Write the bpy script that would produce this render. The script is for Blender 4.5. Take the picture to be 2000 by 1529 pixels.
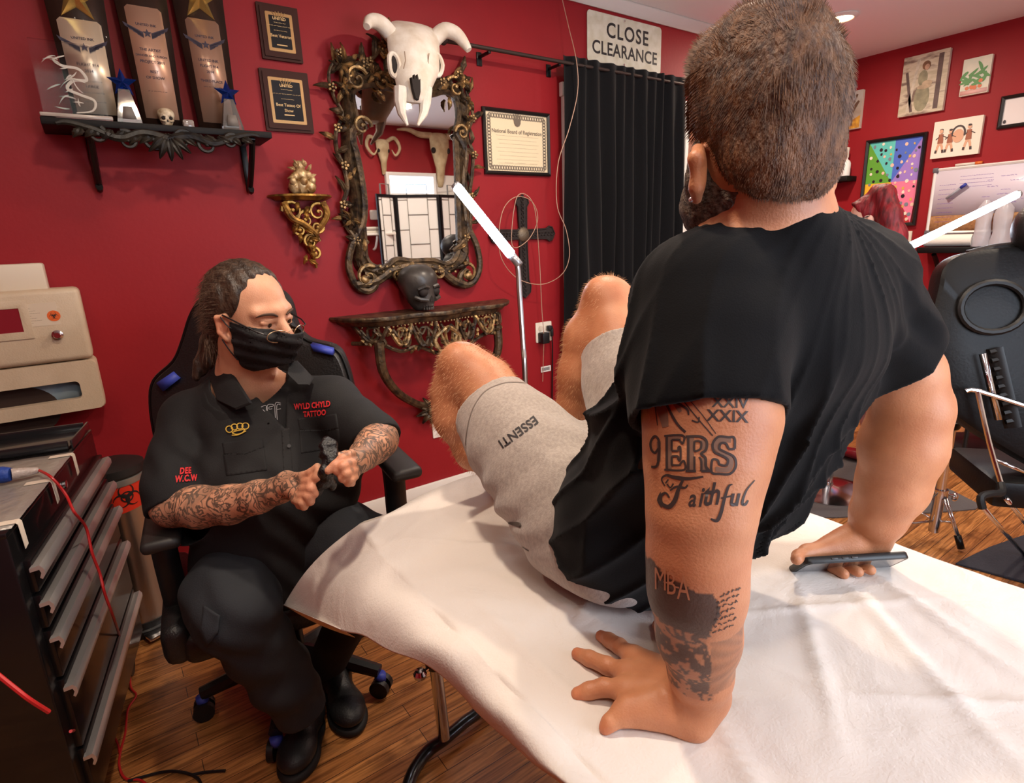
import bpy, bmesh, math, random
import numpy as np
from mathutils import Vector as V, Matrix, noise, Quaternion
from mathutils.bvhtree import BVHTree
for o in list(bpy.data.objects): bpy.data.objects.remove(o)
random.seed(7); RNG = np.random.default_rng(7)
SC = bpy.context.scene; COL = SC.collection
PI = math.pi

# ------------------------------------------------------------ camera
FPX = 1120.0; EYE = V((0, 0, 1.38))
_a, _p, _r = math.radians(55.0), math.radians(14.8), math.radians(2.3)
FW = V((math.cos(_a)*math.cos(_p), math.sin(_a)*math.cos(_p), -math.sin(_p)))
_ri = V((math.sin(_a), -math.cos(_a), 0)); _up = _ri.cross(FW)
RT = _ri*math.cos(_r) - _up*math.sin(_r); UP = _up*math.cos(_r) + _ri*math.sin(_r)
cam = bpy.data.cameras.new('camera'); camo = bpy.data.objects.new('camera', cam); COL.objects.link(camo)
cam.sensor_width = 36; cam.lens = FPX*36/2000; cam.clip_start = .02
mw = Matrix.Identity(4)
for i in range(3): mw[i][0], mw[i][1], mw[i][2], mw[i][3] = RT[i], UP[i], -FW[i], EYE[i]
camo.matrix_world = mw; SC.camera = camo
def ray(x, y): return FW + RT*((x-1000)/FPX) - UP*((y-764.5)/FPX)
def W(x, y, d): return EYE + ray(x, y)*d                       # point seen at a picture place, at a distance
def onz(x, y, z): r = ray(x, y); return EYE + r*((z-EYE.z)/r.z)
def ony(x, y, Y): r = ray(x, y); return EYE + r*(Y/r.y)
def onx(x, y, X): r = ray(x, y); return EYE + r*(X/r.x)
def onp(x, y, p0, n): r = ray(x, y); return EYE + r*((V(p0)-EYE).dot(V(n))/r.dot(V(n)))

# ------------------------------------------------------------ view, world, lights
vs = SC.view_settings; vs.view_transform = 'Standard'; vs.look = 'None'; vs.gamma = 1; vs.use_curve_mapping = False; vs.exposure = .0
SC.cycles.use_denoising = True; SC.cycles.caustics_reflective = False; SC.cycles.caustics_refractive = False
SC.cycles.max_bounces = 7; SC.cycles.sample_clamp_indirect = 4
wd = bpy.data.worlds.new('world'); SC.world = wd; wd.use_nodes = True
wd.node_tree.nodes['Background'].inputs[0].default_value = (.75, .82, 1, 1); wd.node_tree.nodes['Background'].inputs[1].default_value = .25
D = 2.6; WX = 5.15; CZ = 2.64; YB = -1.1; XL = -1.7
def area(name, loc, target, sx, sy, power, col, shape='RECTANGLE', spread=180):
    l = bpy.data.lights.new(name, 'AREA'); l.shape = shape; l.size = sx; l.size_y = sy; l.energy = power; l.color = col; l.spread = math.radians(spread)
    o = bpy.data.objects.new(name, l); COL.objects.link(o); o.location = loc
    o.rotation_euler = (V(target)-V(loc)).to_track_quat('-Z', 'Y').to_euler(); return o
WARM = (1, .83, .66); COOL = (.80, .90, 1)
_L0 = onz(1643, 32, CZ)
SPOTS = [(_L0.x, _L0.y), (.35, .85), (1.75, 1.35), (2.6, -.1), (-.5, 1.1), (3.9, .4)]
SPW = [30, 20, 26, 22, 4, 22]
for i, (x, y) in enumerate(SPOTS):
    area('ceiling_spot_light', (x, y, CZ-.035), (x, y, 0), .13, .13, SPW[i], WARM, 'DISK')
area('camera_fill_light', (.15, -.5, CZ-.09), (.55, .9, .6), .9, .6, 15, (1, .93, .85))  # added soft fill from the camera side, for the client's back
area('window_light', (1.45, YB+.06, 1.5), (2.2, 1.5, 1.7), 1.3, 1.1, 24, COOL)
# ------------------------------------------------------------ materials
def lin(c):
    r = []
    for v in c[:3]:
        v = v/255; r.append(v/12.92 if v <= .04045 else ((v+.055)/1.055)**2.4)
    return (*r, 1)
MATS = {}
def mat(name, col, rough=.5, metal=0, col2=None, vs=8, bump=0, bs=60, emit=0, trans=0, alpha=1, ior=1.45, sheen=0, coat=0, sss=0, stretch=(1, 1, 1), attr=None, det=4, spec=.5):
    if name in MATS: return MATS[name]
    m = bpy.data.materials.new(name); m.use_nodes = True; nt = m.node_tree; N = nt.nodes; L = nt.links
    b = N['Principled BSDF']; I = b.inputs
    I['Base Color'].default_value = lin(col); I['Roughness'].default_value = rough; I['Metallic'].default_value = metal
    I['IOR'].default_value = ior; I['Transmission Weight'].default_value = trans; I['Alpha'].default_value = alpha
    I['Sheen Weight'].default_value = sheen; I['Coat Weight'].default_value = coat; I['Specular IOR Level'].default_value = spec
    if sss: I['Subsurface Weight'].default_value = sss; I['Subsurface Radius'].default_value = (.012, .004, .002); I['Subsurface Scale'].default_value = 1
    if emit: I['Emission Color'].default_value = lin(col); I['Emission Strength'].default_value = emit
    tc = N.new('ShaderNodeTexCoord'); mp = N.new('ShaderNodeMapping'); mp.inputs['Scale'].default_value = stretch
    L.new(tc.outputs['Object'], mp.inputs[0])
    if col2:
        n = N.new('ShaderNodeTexNoise'); n.inputs['Scale'].default_value = vs; n.inputs['Detail'].default_value = det
        L.new(mp.outputs[0], n.inputs['Vector'])
        r = N.new('ShaderNodeValToRGB'); r.color_ramp.elements[0].position = .35; r.color_ramp.elements[1].position = .65
        r.color_ramp.elements[0].color = lin(col); r.color_ramp.elements[1].color = lin(col2)
        L.new(n.outputs[0], r.inputs[0]); L.new(r.outputs[0], I['Base Color'])
    if bump:
        n = N.new('ShaderNodeTexNoise'); n.inputs['Scale'].default_value = bs; n.inputs['Detail'].default_value = det
        L.new(mp.outputs[0], n.inputs['Vector'])
        bp = N.new('ShaderNodeBump'); bp.inputs['Strength'].default_value = bump; bp.inputs['Distance'].default_value = .01
        L.new(n.outputs[0], bp.inputs['Height']); L.new(bp.outputs[0], I['Normal'])
    if attr:      # tints kept on the mesh: the thing's own colours
        at = N.new('ShaderNodeAttribute'); at.attribute_name = attr
        mx = N.new('ShaderNodeMix'); mx.data_type = 'RGBA'; mx.blend_type = 'MULTIPLY'; mx.inputs[0].default_value = 1
        src = I['Base Color'].links[0].from_socket if I['Base Color'].links else None
        if src: L.new(src, mx.inputs[6])
        else: mx.inputs[6].default_value = lin(col)
        L.new(at.outputs['Color'], mx.inputs[7]); L.new(mx.outputs[2], I['Base Color'])
    MATS[name] = m; return m

# ------------------------------------------------------------ objects
def tag(o, label=None, cat=None, group=None, kind=None):
    if label: o['label'] = label
    if cat: o['category'] = cat
    if group: o['group'] = group
    if kind: o['kind'] = kind
    return o
def thing(name, label, cat, loc=(0, 0, 0), group=None):
    o = bpy.data.objects.new(name, None); COL.objects.link(o); o.location = loc; o.empty_display_size = .05
    return tag(o, label, cat, group)
def frame(o, u, v, n):                      # 4x4 from an origin and three axes
    m = Matrix.Identity(4)
    for i in range(3): m[i][0], m[i][1], m[i][2], m[i][3] = u[i], v[i], n[i], o[i]
    return m
def wallM(x, z, w=0): return frame((x, D-w, z), (1, 0, 0), (0, 0, 1), (0, -1, 0))
def rwallM(y, z, w=0): return frame((WX-w, y, z), (0, -1, 0), (0, 0, 1), (-1, 0, 0))
def bwallM(x, z, w=0): return frame((x, YB+w, z), (-1, 0, 0), (0, 0, 1), (0, 1, 0))
def place(o, parent):
    if parent is not None:
        o.parent = parent
        p = parent; off = V((0, 0, 0))
        while p is not None: off += p.location; p = p.parent
        o.matrix_parent_inverse = Matrix.Identity(4); o.location = -off
def mkobj(name, me, m, parent=None, smooth=True):
    o = bpy.data.objects.new(name, me); COL.objects.link(o)
    if m: me.materials.append(m)
    if smooth: me.polygons.foreach_set('use_smooth', [True]*len(me.polygons))
    if parent is not None:                  # geometry is written in world coordinates: cancel the parents' offset
        off = V((0, 0, 0)); p = parent
        while p is not None: off += p.location; p = p.parent
        me.transform(Matrix.Translation(-off)); o.parent = parent
    return o
def spl(pts, n=6, closed=False):
    P = [V(p) for p in pts]; out = []; c = len(P)
    for i in range(c if closed else c-1):
        g = (lambda k: P[k % c]) if closed else (lambda k: P[max(0, min(c-1, k))])
        a, b, d, e = g(i-1), g(i), g(i+1), g(i+2)
        for k in range(n):
            t = k/n; out.append(.5*((2*b)+(d-a)*t+(2*a-5*b+4*d-e)*t*t+(3*b-a-3*d+e)*t**3))
    if not closed: out.append(P[-1])
    return out
_tc = {}
def textmesh(s, size=1, bold=0, shear=0, space=1, line=1, align='CENTER'):
    k = (s, size, bold, shear, space, line, align)
    if k in _tc: return _tc[k]
    cu = bpy.data.curves.new('t', 'FONT'); cu.body = s; cu.size = size; cu.offset = bold*size; cu.shear = shear; cu.space_character = space
    cu.space_line = line; cu.align_x = align; cu.align_y = 'CENTER'; cu.resolution_u = 4; cu.fill_mode = 'FRONT'
    o = bpy.data.objects.new('t', cu); COL.objects.link(o); bpy.context.view_layer.update()
    me = bpy.data.meshes.new_from_object(o.evaluated_get(bpy.context.evaluated_depsgraph_get()))
    vs_ = [v.co.copy() for v in me.vertices]; fs = [tuple(p.vertices) for p in me.polygons]
    bpy.data.objects.remove(o); bpy.data.curves.remove(cu); bpy.data.meshes.remove(me)
    _tc[k] = (vs_, fs); return _tc[k]
class MB:
    def __init__(s, M=None): s.bm = bmesh.new(); s.M = M or Matrix.Identity(4)
    def add(s, vs_, fs):
        bv = [s.bm.verts.new(s.M @ V(v)) for v in vs_]
        for f in fs:
            try: s.bm.faces.new([bv[i] for i in f])
            except ValueError: pass
        return bv
    def box(s, c, d, bev=0, R=None, seg=2):
        t = bmesh.new(); bmesh.ops.create_cube(t, size=1)
        for v in t.verts: v.co = V((v.co.x*d[0], v.co.y*d[1], v.co.z*d[2]))
        if bev: bmesh.ops.bevel(t, geom=list(t.edges), offset=bev, segments=seg, profile=.5, affect='EDGES')
        X = Matrix.Translation(c) @ (R.to_4x4() if R else Matrix.Identity(4))
        t.verts.index_update()
        s.add([X @ v.co for v in t.verts], [[v.index for v in f.verts] for f in t.faces]); t.free(); return s
    def tube(s, pts, r, n=8, cap=True, flat=1, nrm=None, closed=False):
        P = [V(p) for p in pts]; c = len(P); R = r if hasattr(r, '__len__') else [r]*c
        if len(R) != c: R = [np.interp(i/(c-1), np.linspace(0, 1, len(R)), R) for i in range(c)]
        vs_ = []; fs = []; up = None
        for i in range(c):
            t = ((P[(i+1) % c]-P[i-1]) if closed else (P[min(c-1, i+1)]-P[max(0, i-1)]))
            if t.length < 1e-9: t = V((0, 0, 1))
            t.normalize()
            if nrm is not None: up = V(nrm)
            elif up is None: up = V((0, 0, 1)) if abs(t.z) < .9 else V((1, 0, 0))
            a = t.cross(up)
            if a.length < 1e-6: a = t.orthogonal()
            a.normalize(); b = a.cross(t).normalized(); up = b
            for k in range(n):
                th = 2*PI*k/n; vs_.append(P[i]+a*(math.cos(th)*R[i])+b*(math.sin(th)*R[i]*flat))
        for i in range(c if closed else c-1):
            for k in range(n):
                j = (i+1) % c
                fs.append((i*n+k, i*n+(k+1) % n, j*n+(k+1) % n, j*n+k))
        if cap and not closed: fs += [tuple(range(n))[::-1], tuple(range((c-1)*n, c*n))]
        s.add(vs_, fs); return s
    def bar(s, p, q, r, n=10): return s.tube([p, q], r, n)
    def lathe(s, prof, n=24, c=(0, 0, 0), sx=1, sy=1, cap=True):     # prof: (radius, height) about local z
        vs_ = []; fs = []
        for (r, z) in prof:
            for k in range(n): th = 2*PI*k/n; vs_.append((c[0]+r*math.cos(th)*sx, c[1]+r*math.sin(th)*sy, c[2]+z))
        for i in range(len(prof)-1):
            for k in range(n): fs.append((i*n+k, i*n+(k+1) % n, (i+1)*n+(k+1) % n, (i+1)*n+k))
        if cap: fs += [tuple(range(n))[::-1], tuple(range((len(prof)-1)*n, len(prof)*n))]
        s.add(vs_, fs); return s
    def ball(s, c, r, n=12, m=8, R=None):
        r = r if hasattr(r, '__len__') else (r, r, r); vs_ = [(0, 0, -1)]; fs = []
        for i in range(1, m):
            ph = -PI/2+PI*i/m
            for k in range(n): th = 2*PI*k/n; vs_.append((math.cos(ph)*math.cos(th), math.cos(ph)*math.sin(th), math.sin(ph)))
        vs_.append((0, 0, 1)); T = len(vs_)-1
        for k in range(n): fs.append((0, 1+(k+1) % n, 1+k)); fs.append((T, 1+(m-2)*n+k, 1+(m-2)*n+(k+1) % n))
        for i in range(m-2):
            for k in range(n): fs.append((1+i*n+k, 1+i*n+(k+1) % n, 1+(i+1)*n+(k+1) % n, 1+(i+1)*n+k))
        R = R or Matrix.Identity(3)
        s.add([V(c)+R @ V((v[0]*r[0], v[1]*r[1], v[2]*r[2])) for v in vs_], fs); return s
    def prism(s, pts, w0, w1):
        n = len(pts); vs_ = [(p[0], p[1], w0) for p in pts]+[(p[0], p[1], w1) for p in pts]
        s.add(vs_, [tuple(range(n))[::-1], tuple(range(n, 2*n))]+[(i, (i+1) % n, n+(i+1) % n, n+i) for i in range(n)]); return s
    def text(s, st, size, x=0, y=0, w=0, rot=0, ext=0, **k):
        vs_, fs = textmesh(st, size, **k); R = Matrix.Rotation(rot, 3, 'Z')
        s.add([R @ v + V((x, y, w)) for v in vs_], fs); return s
    def loft(s, rings, cap=True, closed=False):
        n = len(rings[0]); vs_ = [p for r in rings for p in r]; fs = []
        c = len(rings)
        for i in range(c if closed else c-1):
            for k in range(n): j = (i+1) % c; fs.append((i*n+k, i*n+(k+1) % n, j*n+(k+1) % n, j*n+k))
        if cap and not closed: fs += [tuple(range(n))[::-1], tuple(range((c-1)*n, c*n))]
        s.add(vs_, fs); return s
    def grid(s, f, nu, nv):
        vs_ = [f(i/nu, j/nv) for j in range(nv+1) for i in range(nu+1)]
        s.add(vs_, [(j*(nu+1)+i, j*(nu+1)+i+1, (j+1)*(nu+1)+i+1, (j+1)*(nu+1)+i) for j in range(nv) for i in range(nu)]); return s
    def build(s, name, m, parent=None, smooth=True, fix=True, sharp=35):
        if fix: bmesh.ops.recalc_face_normals(s.bm, faces=list(s.bm.faces))
        if smooth:
            for e in s.bm.edges:
                if len(e.link_faces) == 2 and e.calc_face_angle(0) > math.radians(sharp): e.smooth = False
        me = bpy.data.meshes.new(name); s.bm.to_mesh(me); s.bm.free()
        return mkobj(name, me, m, parent, smooth)
def rrect(w, h, r, n=4, cx=0, cy=0):
    o = []
    for (sx, sy, a0) in ((1, 1, 0), (-1, 1, PI/2), (-1, -1, PI), (1, -1, 1.5*PI)):
        for k in range(n+1): a = a0+PI/2*k/n; o.append((cx+sx*(w/2-r)+r*math.cos(a), cy+sy*(h/2-r)+r*math.sin(a)))
    return o
def ring_prism(mb, w, h, t, w0, w1, r=0.002):        # picture frame with mitred corners
    o = [(w/2, h/2), (-w/2, h/2), (-w/2, -h/2), (w/2, -h/2)]; i = [(x-math.copysign(t, x), y-math.copysign(t, y)) for x, y in o]
    wm = w1-(w1-w0)*.35
    secs = []
    for (a, b) in zip(o, i):
        mid = ((a[0]*.6+b[0]*.4), (a[1]*.6+b[1]*.4))
        secs.append([(a[0], a[1], w0), (a[0], a[1], wm), (mid[0], mid[1], w1), (b[0], b[1], wm), (b[0], b[1], w0)])
    mb.loft(secs, closed=True); return mb
def scribble(mb, x0, x1, y, h, w, seed=0, th=.0006, dens=1.0):   # illegible line of writing
    rd = random.Random(seed); x = x0
    while x < x1:
        L = rd.uniform(1.5, 4)*h*dens; e = min(x+L, x1); pts = []
        k = max(3, int((e-x)/h*3.2))
        for i in range(k+1): pts.append((x+(e-x)*i/k, y+rd.uniform(-.5, .5)*h, w))
        mb.tube(pts, th, 3, flat=.3, nrm=(0, 0, 1), cap=False); x = e+h*rd.uniform(.5, 1)
def scroll(mb, c, r0, a0, turns, th, w=.0, sgn=1, flat=1, n=20, tip=.35, lift=.006):   # volute in the local plane
    pts = []
    for i in range(n+1):
        t = i/n; a = a0+sgn*turns*2*PI*t; r = r0*(1-t)**.85+r0*.08; pts.append((c[0]+r*math.cos(a), c[1]+r*math.sin(a), w+lift*t))
    mb.tube(pts, [th*(1-(1-tip)*t/n) for t in range(n+1)], 6, flat=flat, nrm=(0, 0, 1)); mb.ball(pts[-1], th*1.1, 6, 4)
def leaf(mb, p, a, L, wd_, w=0, lift=.012, lobes=3, curl=.3):     # carved acanthus leaf
    n = 8; ca, sa = math.cos(a), math.sin(a)
    rows = []
    for i in range(n+1):
        t = i/n; hw = wd_*max(.02, math.sin(PI*min(1, t*.9+.08)))**.7*(1-.25*abs(math.sin(lobes*PI*t))); b = curl*L*t*t
        x, y = L*t, b
        z = w+lift*max(0, math.sin(PI*t))+.004
        row = []
        for (k, zz) in ((-1, 0), (-.45, .7), (0, .35), (.45, .7), (1, 0)):
            xx, yy = x-abs(k)*hw*.25, y+k*hw
            row.append((p[0]+xx*ca-yy*sa, p[1]+xx*sa+yy*ca, z*1.0+lift*zz*.6))
        row.append((p[0]+x*ca-y*sa, p[1]+x*sa+y*ca, w-.002))
        rows.append(row)
    mb.loft(rows)
# ------------------------------------------------------------ room shell
def wood_floor():
    m = bpy.data.materials.new('oak_floor'); m.use_nodes = True; nt = m.node_tree; N = nt.nodes; L = nt.links; b = N['Principled BSDF']
    tc = N.new('ShaderNodeTexCoord'); mp = N.new('ShaderNodeMapping'); L.new(tc.outputs['Object'], mp.inputs[0])
    br = N.new('ShaderNodeTexBrick'); br.offset = .37; br.inputs['Scale'].default_value = 1; br.inputs['Brick Width'].default_value = .85; br.inputs['Row Height'].default_value = .057
    br.inputs['Mortar Size'].default_value = .0012; br.inputs['Mortar Smooth'].default_value = .3; br.inputs['Bias'].default_value = 0
    br.inputs['Color1'].default_value = lin((204, 142, 82)); br.inputs['Color2'].default_value = lin((164, 106, 58)); br.inputs['Mortar'].default_value = lin((48, 26, 14))
    L.new(mp.outputs[0], br.inputs['Vector'])
    m2 = N.new('ShaderNodeMapping'); m2.inputs['Scale'].default_value = (2.2, 34, 1); L.new(tc.outputs['Object'], m2.inputs[0])
    n = N.new('ShaderNodeTexNoise'); n.inputs['Scale'].default_value = 2.2; n.inputs['Detail'].default_value = 7; n.inputs['Distortion'].default_value = 1.2; L.new(m2.outputs[0], n.inputs['Vector'])
    r = N.new('ShaderNodeValToRGB'); r.color_ramp.elements[0].position = .38; r.color_ramp.elements[1].position = .62
    r.color_ramp.elements[0].color = (.34, .27, .2, 1); r.color_ramp.elements[1].color = (1.05, 1, .95, 1); L.new(n.outputs[0], r.inputs[0])
    mx = N.new('ShaderNodeMix'); mx.data_type = 'RGBA'; mx.blend_type = 'MULTIPLY'; mx.inputs[0].default_value = .8; L.new(br.outputs[0], mx.inputs[6]); L.new(r.outputs[0], mx.inputs[7])
    n3 = N.new('ShaderNodeTexNoise'); n3.inputs['Scale'].default_value = 9; n3.inputs['Detail'].default_value = 6; L.new(mp.outputs[0], n3.inputs['Vector'])
    r3 = N.new('ShaderNodeValToRGB'); r3.color_ramp.elements[0].position = .30; r3.color_ramp.elements[1].position = .42; r3.color_ramp.elements[0].color = (.32, .26, .2, 1); L.new(n3.outputs[0], r3.inputs[0])
    mz = N.new('ShaderNodeMix'); mz.data_type = 'RGBA'; mz.blend_type = 'MULTIPLY'; mz.inputs[0].default_value = .6; L.new(mx.outputs[2], mz.inputs[6]); L.new(r3.outputs[0], mz.inputs[7])
    L.new(mz.outputs[2], b.inputs['Base Color']); b.inputs['Roughness'].default_value = .38
    bp = N.new('ShaderNodeBump'); bp.inputs['Strength'].default_value = .25; bp.inputs['Distance'].default_value = .004; L.new(n.outputs[0], bp.inputs['Height']); L.new(bp.outputs[0], b.inputs['Normal'])
    return m
RED = mat('red_wall_paint', (146, 26, 33), .55, col2=(138, 24, 31), spec=.3, vs=3, bump=.06, bs=55)
WHT = mat('white_trim_paint', (226, 222, 214), .4)
CEI = mat('ceiling_paint', (236, 234, 232), .85, bump=.04, bs=40)
BLK = mat('black_plastic', (20, 20, 22), .45, bump=.08, bs=300)
BLM = mat('black_metal', (14, 14, 15), .35, metal=.3)
CHR = mat('chrome', (215, 215, 218), .14, metal=1)
STL = mat('brushed_steel', (176, 172, 166), .3, metal=1, bump=.1, bs=40, stretch=(1, 1, .04))
def slab(name, lo, hi, m):
    mb = MB(); mb.box([(a+b)/2 for a, b in zip(lo, hi)], [b-a for a, b in zip(lo, hi)])
    return tag(mb.build(name, m, smooth=False), kind='structure')
slab('floor', (XL, YB, -.1), (WX, D, 0), wood_floor())
slab('ceiling', (XL, YB, CZ), (WX, D, CZ+.1), CEI)
slab('wall_back', (XL-.1, D, -.1), (WX+.1, D+.1, CZ+.1), RED)
slab('wall_right', (WX, YB, -.1), (WX+.1, D, CZ+.1), RED)
slab('wall_left', (XL-.1, YB, -.1), (XL, D, CZ+.1), RED)
slab('wall_front', (XL-.1, YB-.1, -.1), (WX+.1, YB, CZ+.1), RED)
def baseboard(name, lo, hi):
    mb = MB(); mb.box([(a+b)/2 for a, b in zip(lo, hi)], [b-a for a, b in zip(lo, hi)], .004)
    return tag(mb.build(name, WHT), kind='structure')
baseboard('baseboard_back', (XL+.002, D-.018, 0), (2.16, D-.001, .14))
baseboard('baseboard_back_far', (3.42, D-.018, 0), (WX-.003, D-.001, .14))
baseboard('baseboard_right', (WX-.018, YB+.002, 0), (WX-.001, D-.02, .14))
mb = MB()                                                 # crown moulding along the back wall
prof = [(0, 0), (.05, 0), (.05, -.012), (.02, -.03), (.012, -.055), (0, -.055)]
mb.loft([[(x, D-.001-a, CZ-.001+b) for a, b in prof] for x in (XL+.003, WX-.003)])
tag(mb.build('trim_1', WHT), kind='structure')
# door casing behind the curtain, with its white door
cx0, cx1 = ony(1104, 300, D).x, ony(1334, 300, D).x
mb = MB()
for x in (cx0-.0, cx1+.012): mb.box((x, D-.016, 1.06), (.055, .03, 2.12), .004)
mb.box(((cx0+cx1)/2, D-.016, 2.15), (cx1-cx0+.08, .03, .07), .004)
tag(mb.build('trim_2', WHT), kind='structure')
mb = MB(wallM((cx0+cx1)/2, 1.06, .004)); mb.prism(rrect(cx1-cx0-.06, 2.1, .01), 0, .02)
for sx in (-1, 1):
    for z in (.5, -.45): mb.prism(rrect(.28, .7, .02, cx=sx*.22, cy=z), .02, .028)
dr = tag(mb.build('door_1', mat('door_white', (214, 212, 206), .5)), kind='structure')
# ceiling spots: a ring and a lit lens each
def spot(x, y, label):
    t = thing('recessed_ceiling_light', label, 'ceiling light', (x, y, CZ), 'recessed lights in the ceiling')
    mb = MB(); mb.lathe([(.07, -.001), (.098, -.001), (.10, -.007), (.075, -.018), (.07, -.016)], 28, (x, y, CZ), cap=False); mb.build('trim_ring', WHT, t)
    mb = MB(); mb.lathe([(.001, -.022), (.04, -.021), (.07, -.012), (.07, -.002)], 24, (x, y, CZ), cap=False); mb.build('bulb_lens', mat('warm_lamp_glow', (255, 214, 160), .5, emit=14), t)
    return t
LBL = ['round recessed ceiling light glowing warm above the client\'s head', 'round recessed light over the tattoo artist\'s chair', 'round recessed light in front of the mirror',
       'round recessed light over the right end of the massage table', 'round recessed light above the black tool chest', 'round recessed light beyond the black tattoo chair']
for (x, y), l in zip(SPOTS, LBL): spot(x, y, l)
t = thing('added_fill_panel', 'flat rectangular fill light panel added on the ceiling behind the camera', 'ceiling light', (.15, -.5, CZ))  # unseen fixture, added as a body for the camera-side fill
mb = MB(frame((.15, -.5, CZ), (1, 0, 0), (0, -1, 0), (0, 0, -1))); ring_prism(mb, 1.0, .7, .03, 0.001, .05); mb.build('frame', WHT, t)
mb = MB(); mb.box((.15, -.5, CZ-.03), (.93, .63, .02)); mb.build('diffuser', mat('fill_panel_glow', (255, 244, 228), .5, emit=3), t)

# ---------------- what the mirror shows of the room behind the camera
def mir(px, py):
    q = ony(px, py, 2*D-YB); return V((q.x, YB, q.z))
a, b = mir(748, 340), mir(905, 384)
xw0, xw1, zw0, zw1 = a.x, a.x+1.75, b.z-.02, a.z
mb = MB(bwallM((xw0+xw1)/2, (zw0+zw1)/2-.5, .001)); mb.prism(rrect(xw1-xw0, zw1-zw0+1.0, .01), 0, .03)
tag(mb.build('trim_3', WHT), kind='structure')
c = mir(790, 362)
mb = MB(bwallM(c.x+.06, c.z, .031)); ring_prism(mb, .62, .26, .04, 0, .03); wf = tag(mb.build('window_1', WHT), kind='structure')
mb = MB(bwallM(c.x+.06, c.z, .035)); mb.prism(rrect(.55, .19, .004), 0, .004); mb.build('window_pane', mat('daylit_pane', (214, 232, 255), .3, emit=5), wf)
# folding screen: white paper panels in black frames with a square lattice
SHO = mat('screen_paper', (236, 236, 232), .7); LAT = mat('lattice_wood', (120, 116, 108), .6)
t = thing('folding_screen', 'white panelled folding screen in black frames, seen in the mirror', 'room divider', (xw0+.5, YB+.12, 0))
b0 = mir(768, 470).x; bw = mir(843, 470).x-b0; ztop = mir(800, 383).z
for i in range(4):
    x0 = b0+(i-1)*bw; y0, y1 = (YB+.10, YB+.22) if i % 2 else (YB+.22, YB+.10)
    if i == 0: x0 = b0-bw*.55
    dx = (bw if i else bw*.55); u = V((dx, y1-y0, 0)); L_ = u.length; u.normalize(); n = V((-u.y, u.x, 0)) if u.x < 0 else V((-u.y, u.x, 0))
    F = frame((x0+dx/2, (y0+y1)/2, ztop/2+.005), u, (0, 0, 1), u.cross(V((0, 0, 1))))
    p = MB(F); p.prism(rrect(L_-.02, ztop-.03, .003), -.002, .002); pp = p.build('screen_panel', SHO, t)
    q = MB(F); ring_prism(q, L_-.004, ztop-.01, .03, -.012, .012); q.build('screen_frame', BLM, t)
    q = MB(F)
    for k in range(6):
        zz = -ztop/2+.25+k*.32
        for ss in (-1, 1):
            q.box((ss*.0, zz+.16*ss, -.006), (L_*.45, .006, .006)); q.box((ss*L_*.225, zz, -.006), (.006, .32, .006)); q.box((ss*L_*.36, zz, -.006), (L_*.25, .006, .006))
            q.box((ss*.0, zz+.16*ss, .006), (L_*.45, .006, .006)); q.box((ss*L_*.225, zz, .006), (.006, .32, .006)); q.box((ss*L_*.36, zz, .006), (L_*.25, .006, .006))
    q.build('lattice', LAT, t, smooth=False)
BONE = mat('bleached_bone', (236, 228, 214), .62, col2=(214, 200, 180), vs=14, bump=.12, bs=70)
BONE2 = mat('aged_bone', (206, 188, 150), .7, col2=(170, 148, 112), vs=12, bump=.15, bs=60)
DRK = mat('dark_hollow', (34, 26, 22), .8)
def small_skull(F, s, horns, name, label, group=None):
    t = thing(name, label, 'animal skull', F.translation)
    mb = MB(F @ Matrix.Scale(s, 4))
    mb.loft([[(math.cos(a)*w, z, d*(.6+.5*math.sin(a))) for a in np.linspace(0, 2*PI, 14, endpoint=False)] for z, w, d in
             ((.42, .05, .05), (.40, .15, .12), (.3, .2, .17), (.12, .19, .18), (0, .15, .17), (-.2, .09, .14), (-.42, .07, .1), (-.52, .05, .06), (-.54, .01, .02))])
    mb.build('cranium', BONE2, t)
    for sx in (-1, 1):
        q = MB(F @ Matrix.Scale(s, 4)); q.ball((sx*.15, .1, .14), (.045, .055, .05)); q.build('eye_socket', DRK, t)
        q = MB(F @ Matrix.Scale(s, 4)); q.tube(spl([(sx*x, z, w) for x, z, w in horns], 6), [.055, .05, .035, .012], 8); q.build('horn', BONE2, t)
    return t
c = mir(851, 305); small_skull(bwallM(c.x, c.z-.02, .01), .62, [(.15, .36, .08), (.4, .36, .1), (.62, .42, .12), (.85, .40, .16)], 'steer_skull', 'large steer skull with spread horns hung over the folding screen, seen in the mirror')
c = mir(743, 304); small_skull(bwallM(c.x, c.z, .01), .38, [(.15, .36, .08), (.38, .46, .1), (.5, .2, .16), (.34, -.02, .2), (.22, .12, .22)], 'ram_skull', 'small ram skull with curled horns, seen in the mirror')
c = mir(731, 420)
mb = MB(bwallM(c.x, c.z, .001)); mb.prism(rrect(.13, .1, .012), 0, .02); mb.prism(rrect(.05, .03, .003, cx=.02), .02, .023)
tag(mb.build('thermostat', mat('switch_white', (226, 220, 208), .4)), 'small white thermostat on the red wall, seen in the mirror', 'thermostat')
c = mir(724, 458)
t = thing('wall_shelf', 'small white shelf with a curved bracket, seen in the mirror', 'shelf', (c.x, YB, c.z))
mb = MB(bwallM(c.x, c.z, .001)); mb.box((0, 0, .09), (.42, .025, .18), .004); mb.build('shelf_board', WHT, t)
mb = MB(bwallM(c.x, c.z, .001)); mb.tube(spl([(0, -.16, .01), (0, -.15, .06), (0, -.08, .12), (0, -.02, .15)]), .012, 6); mb.build('bracket', WHT, t)
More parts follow.
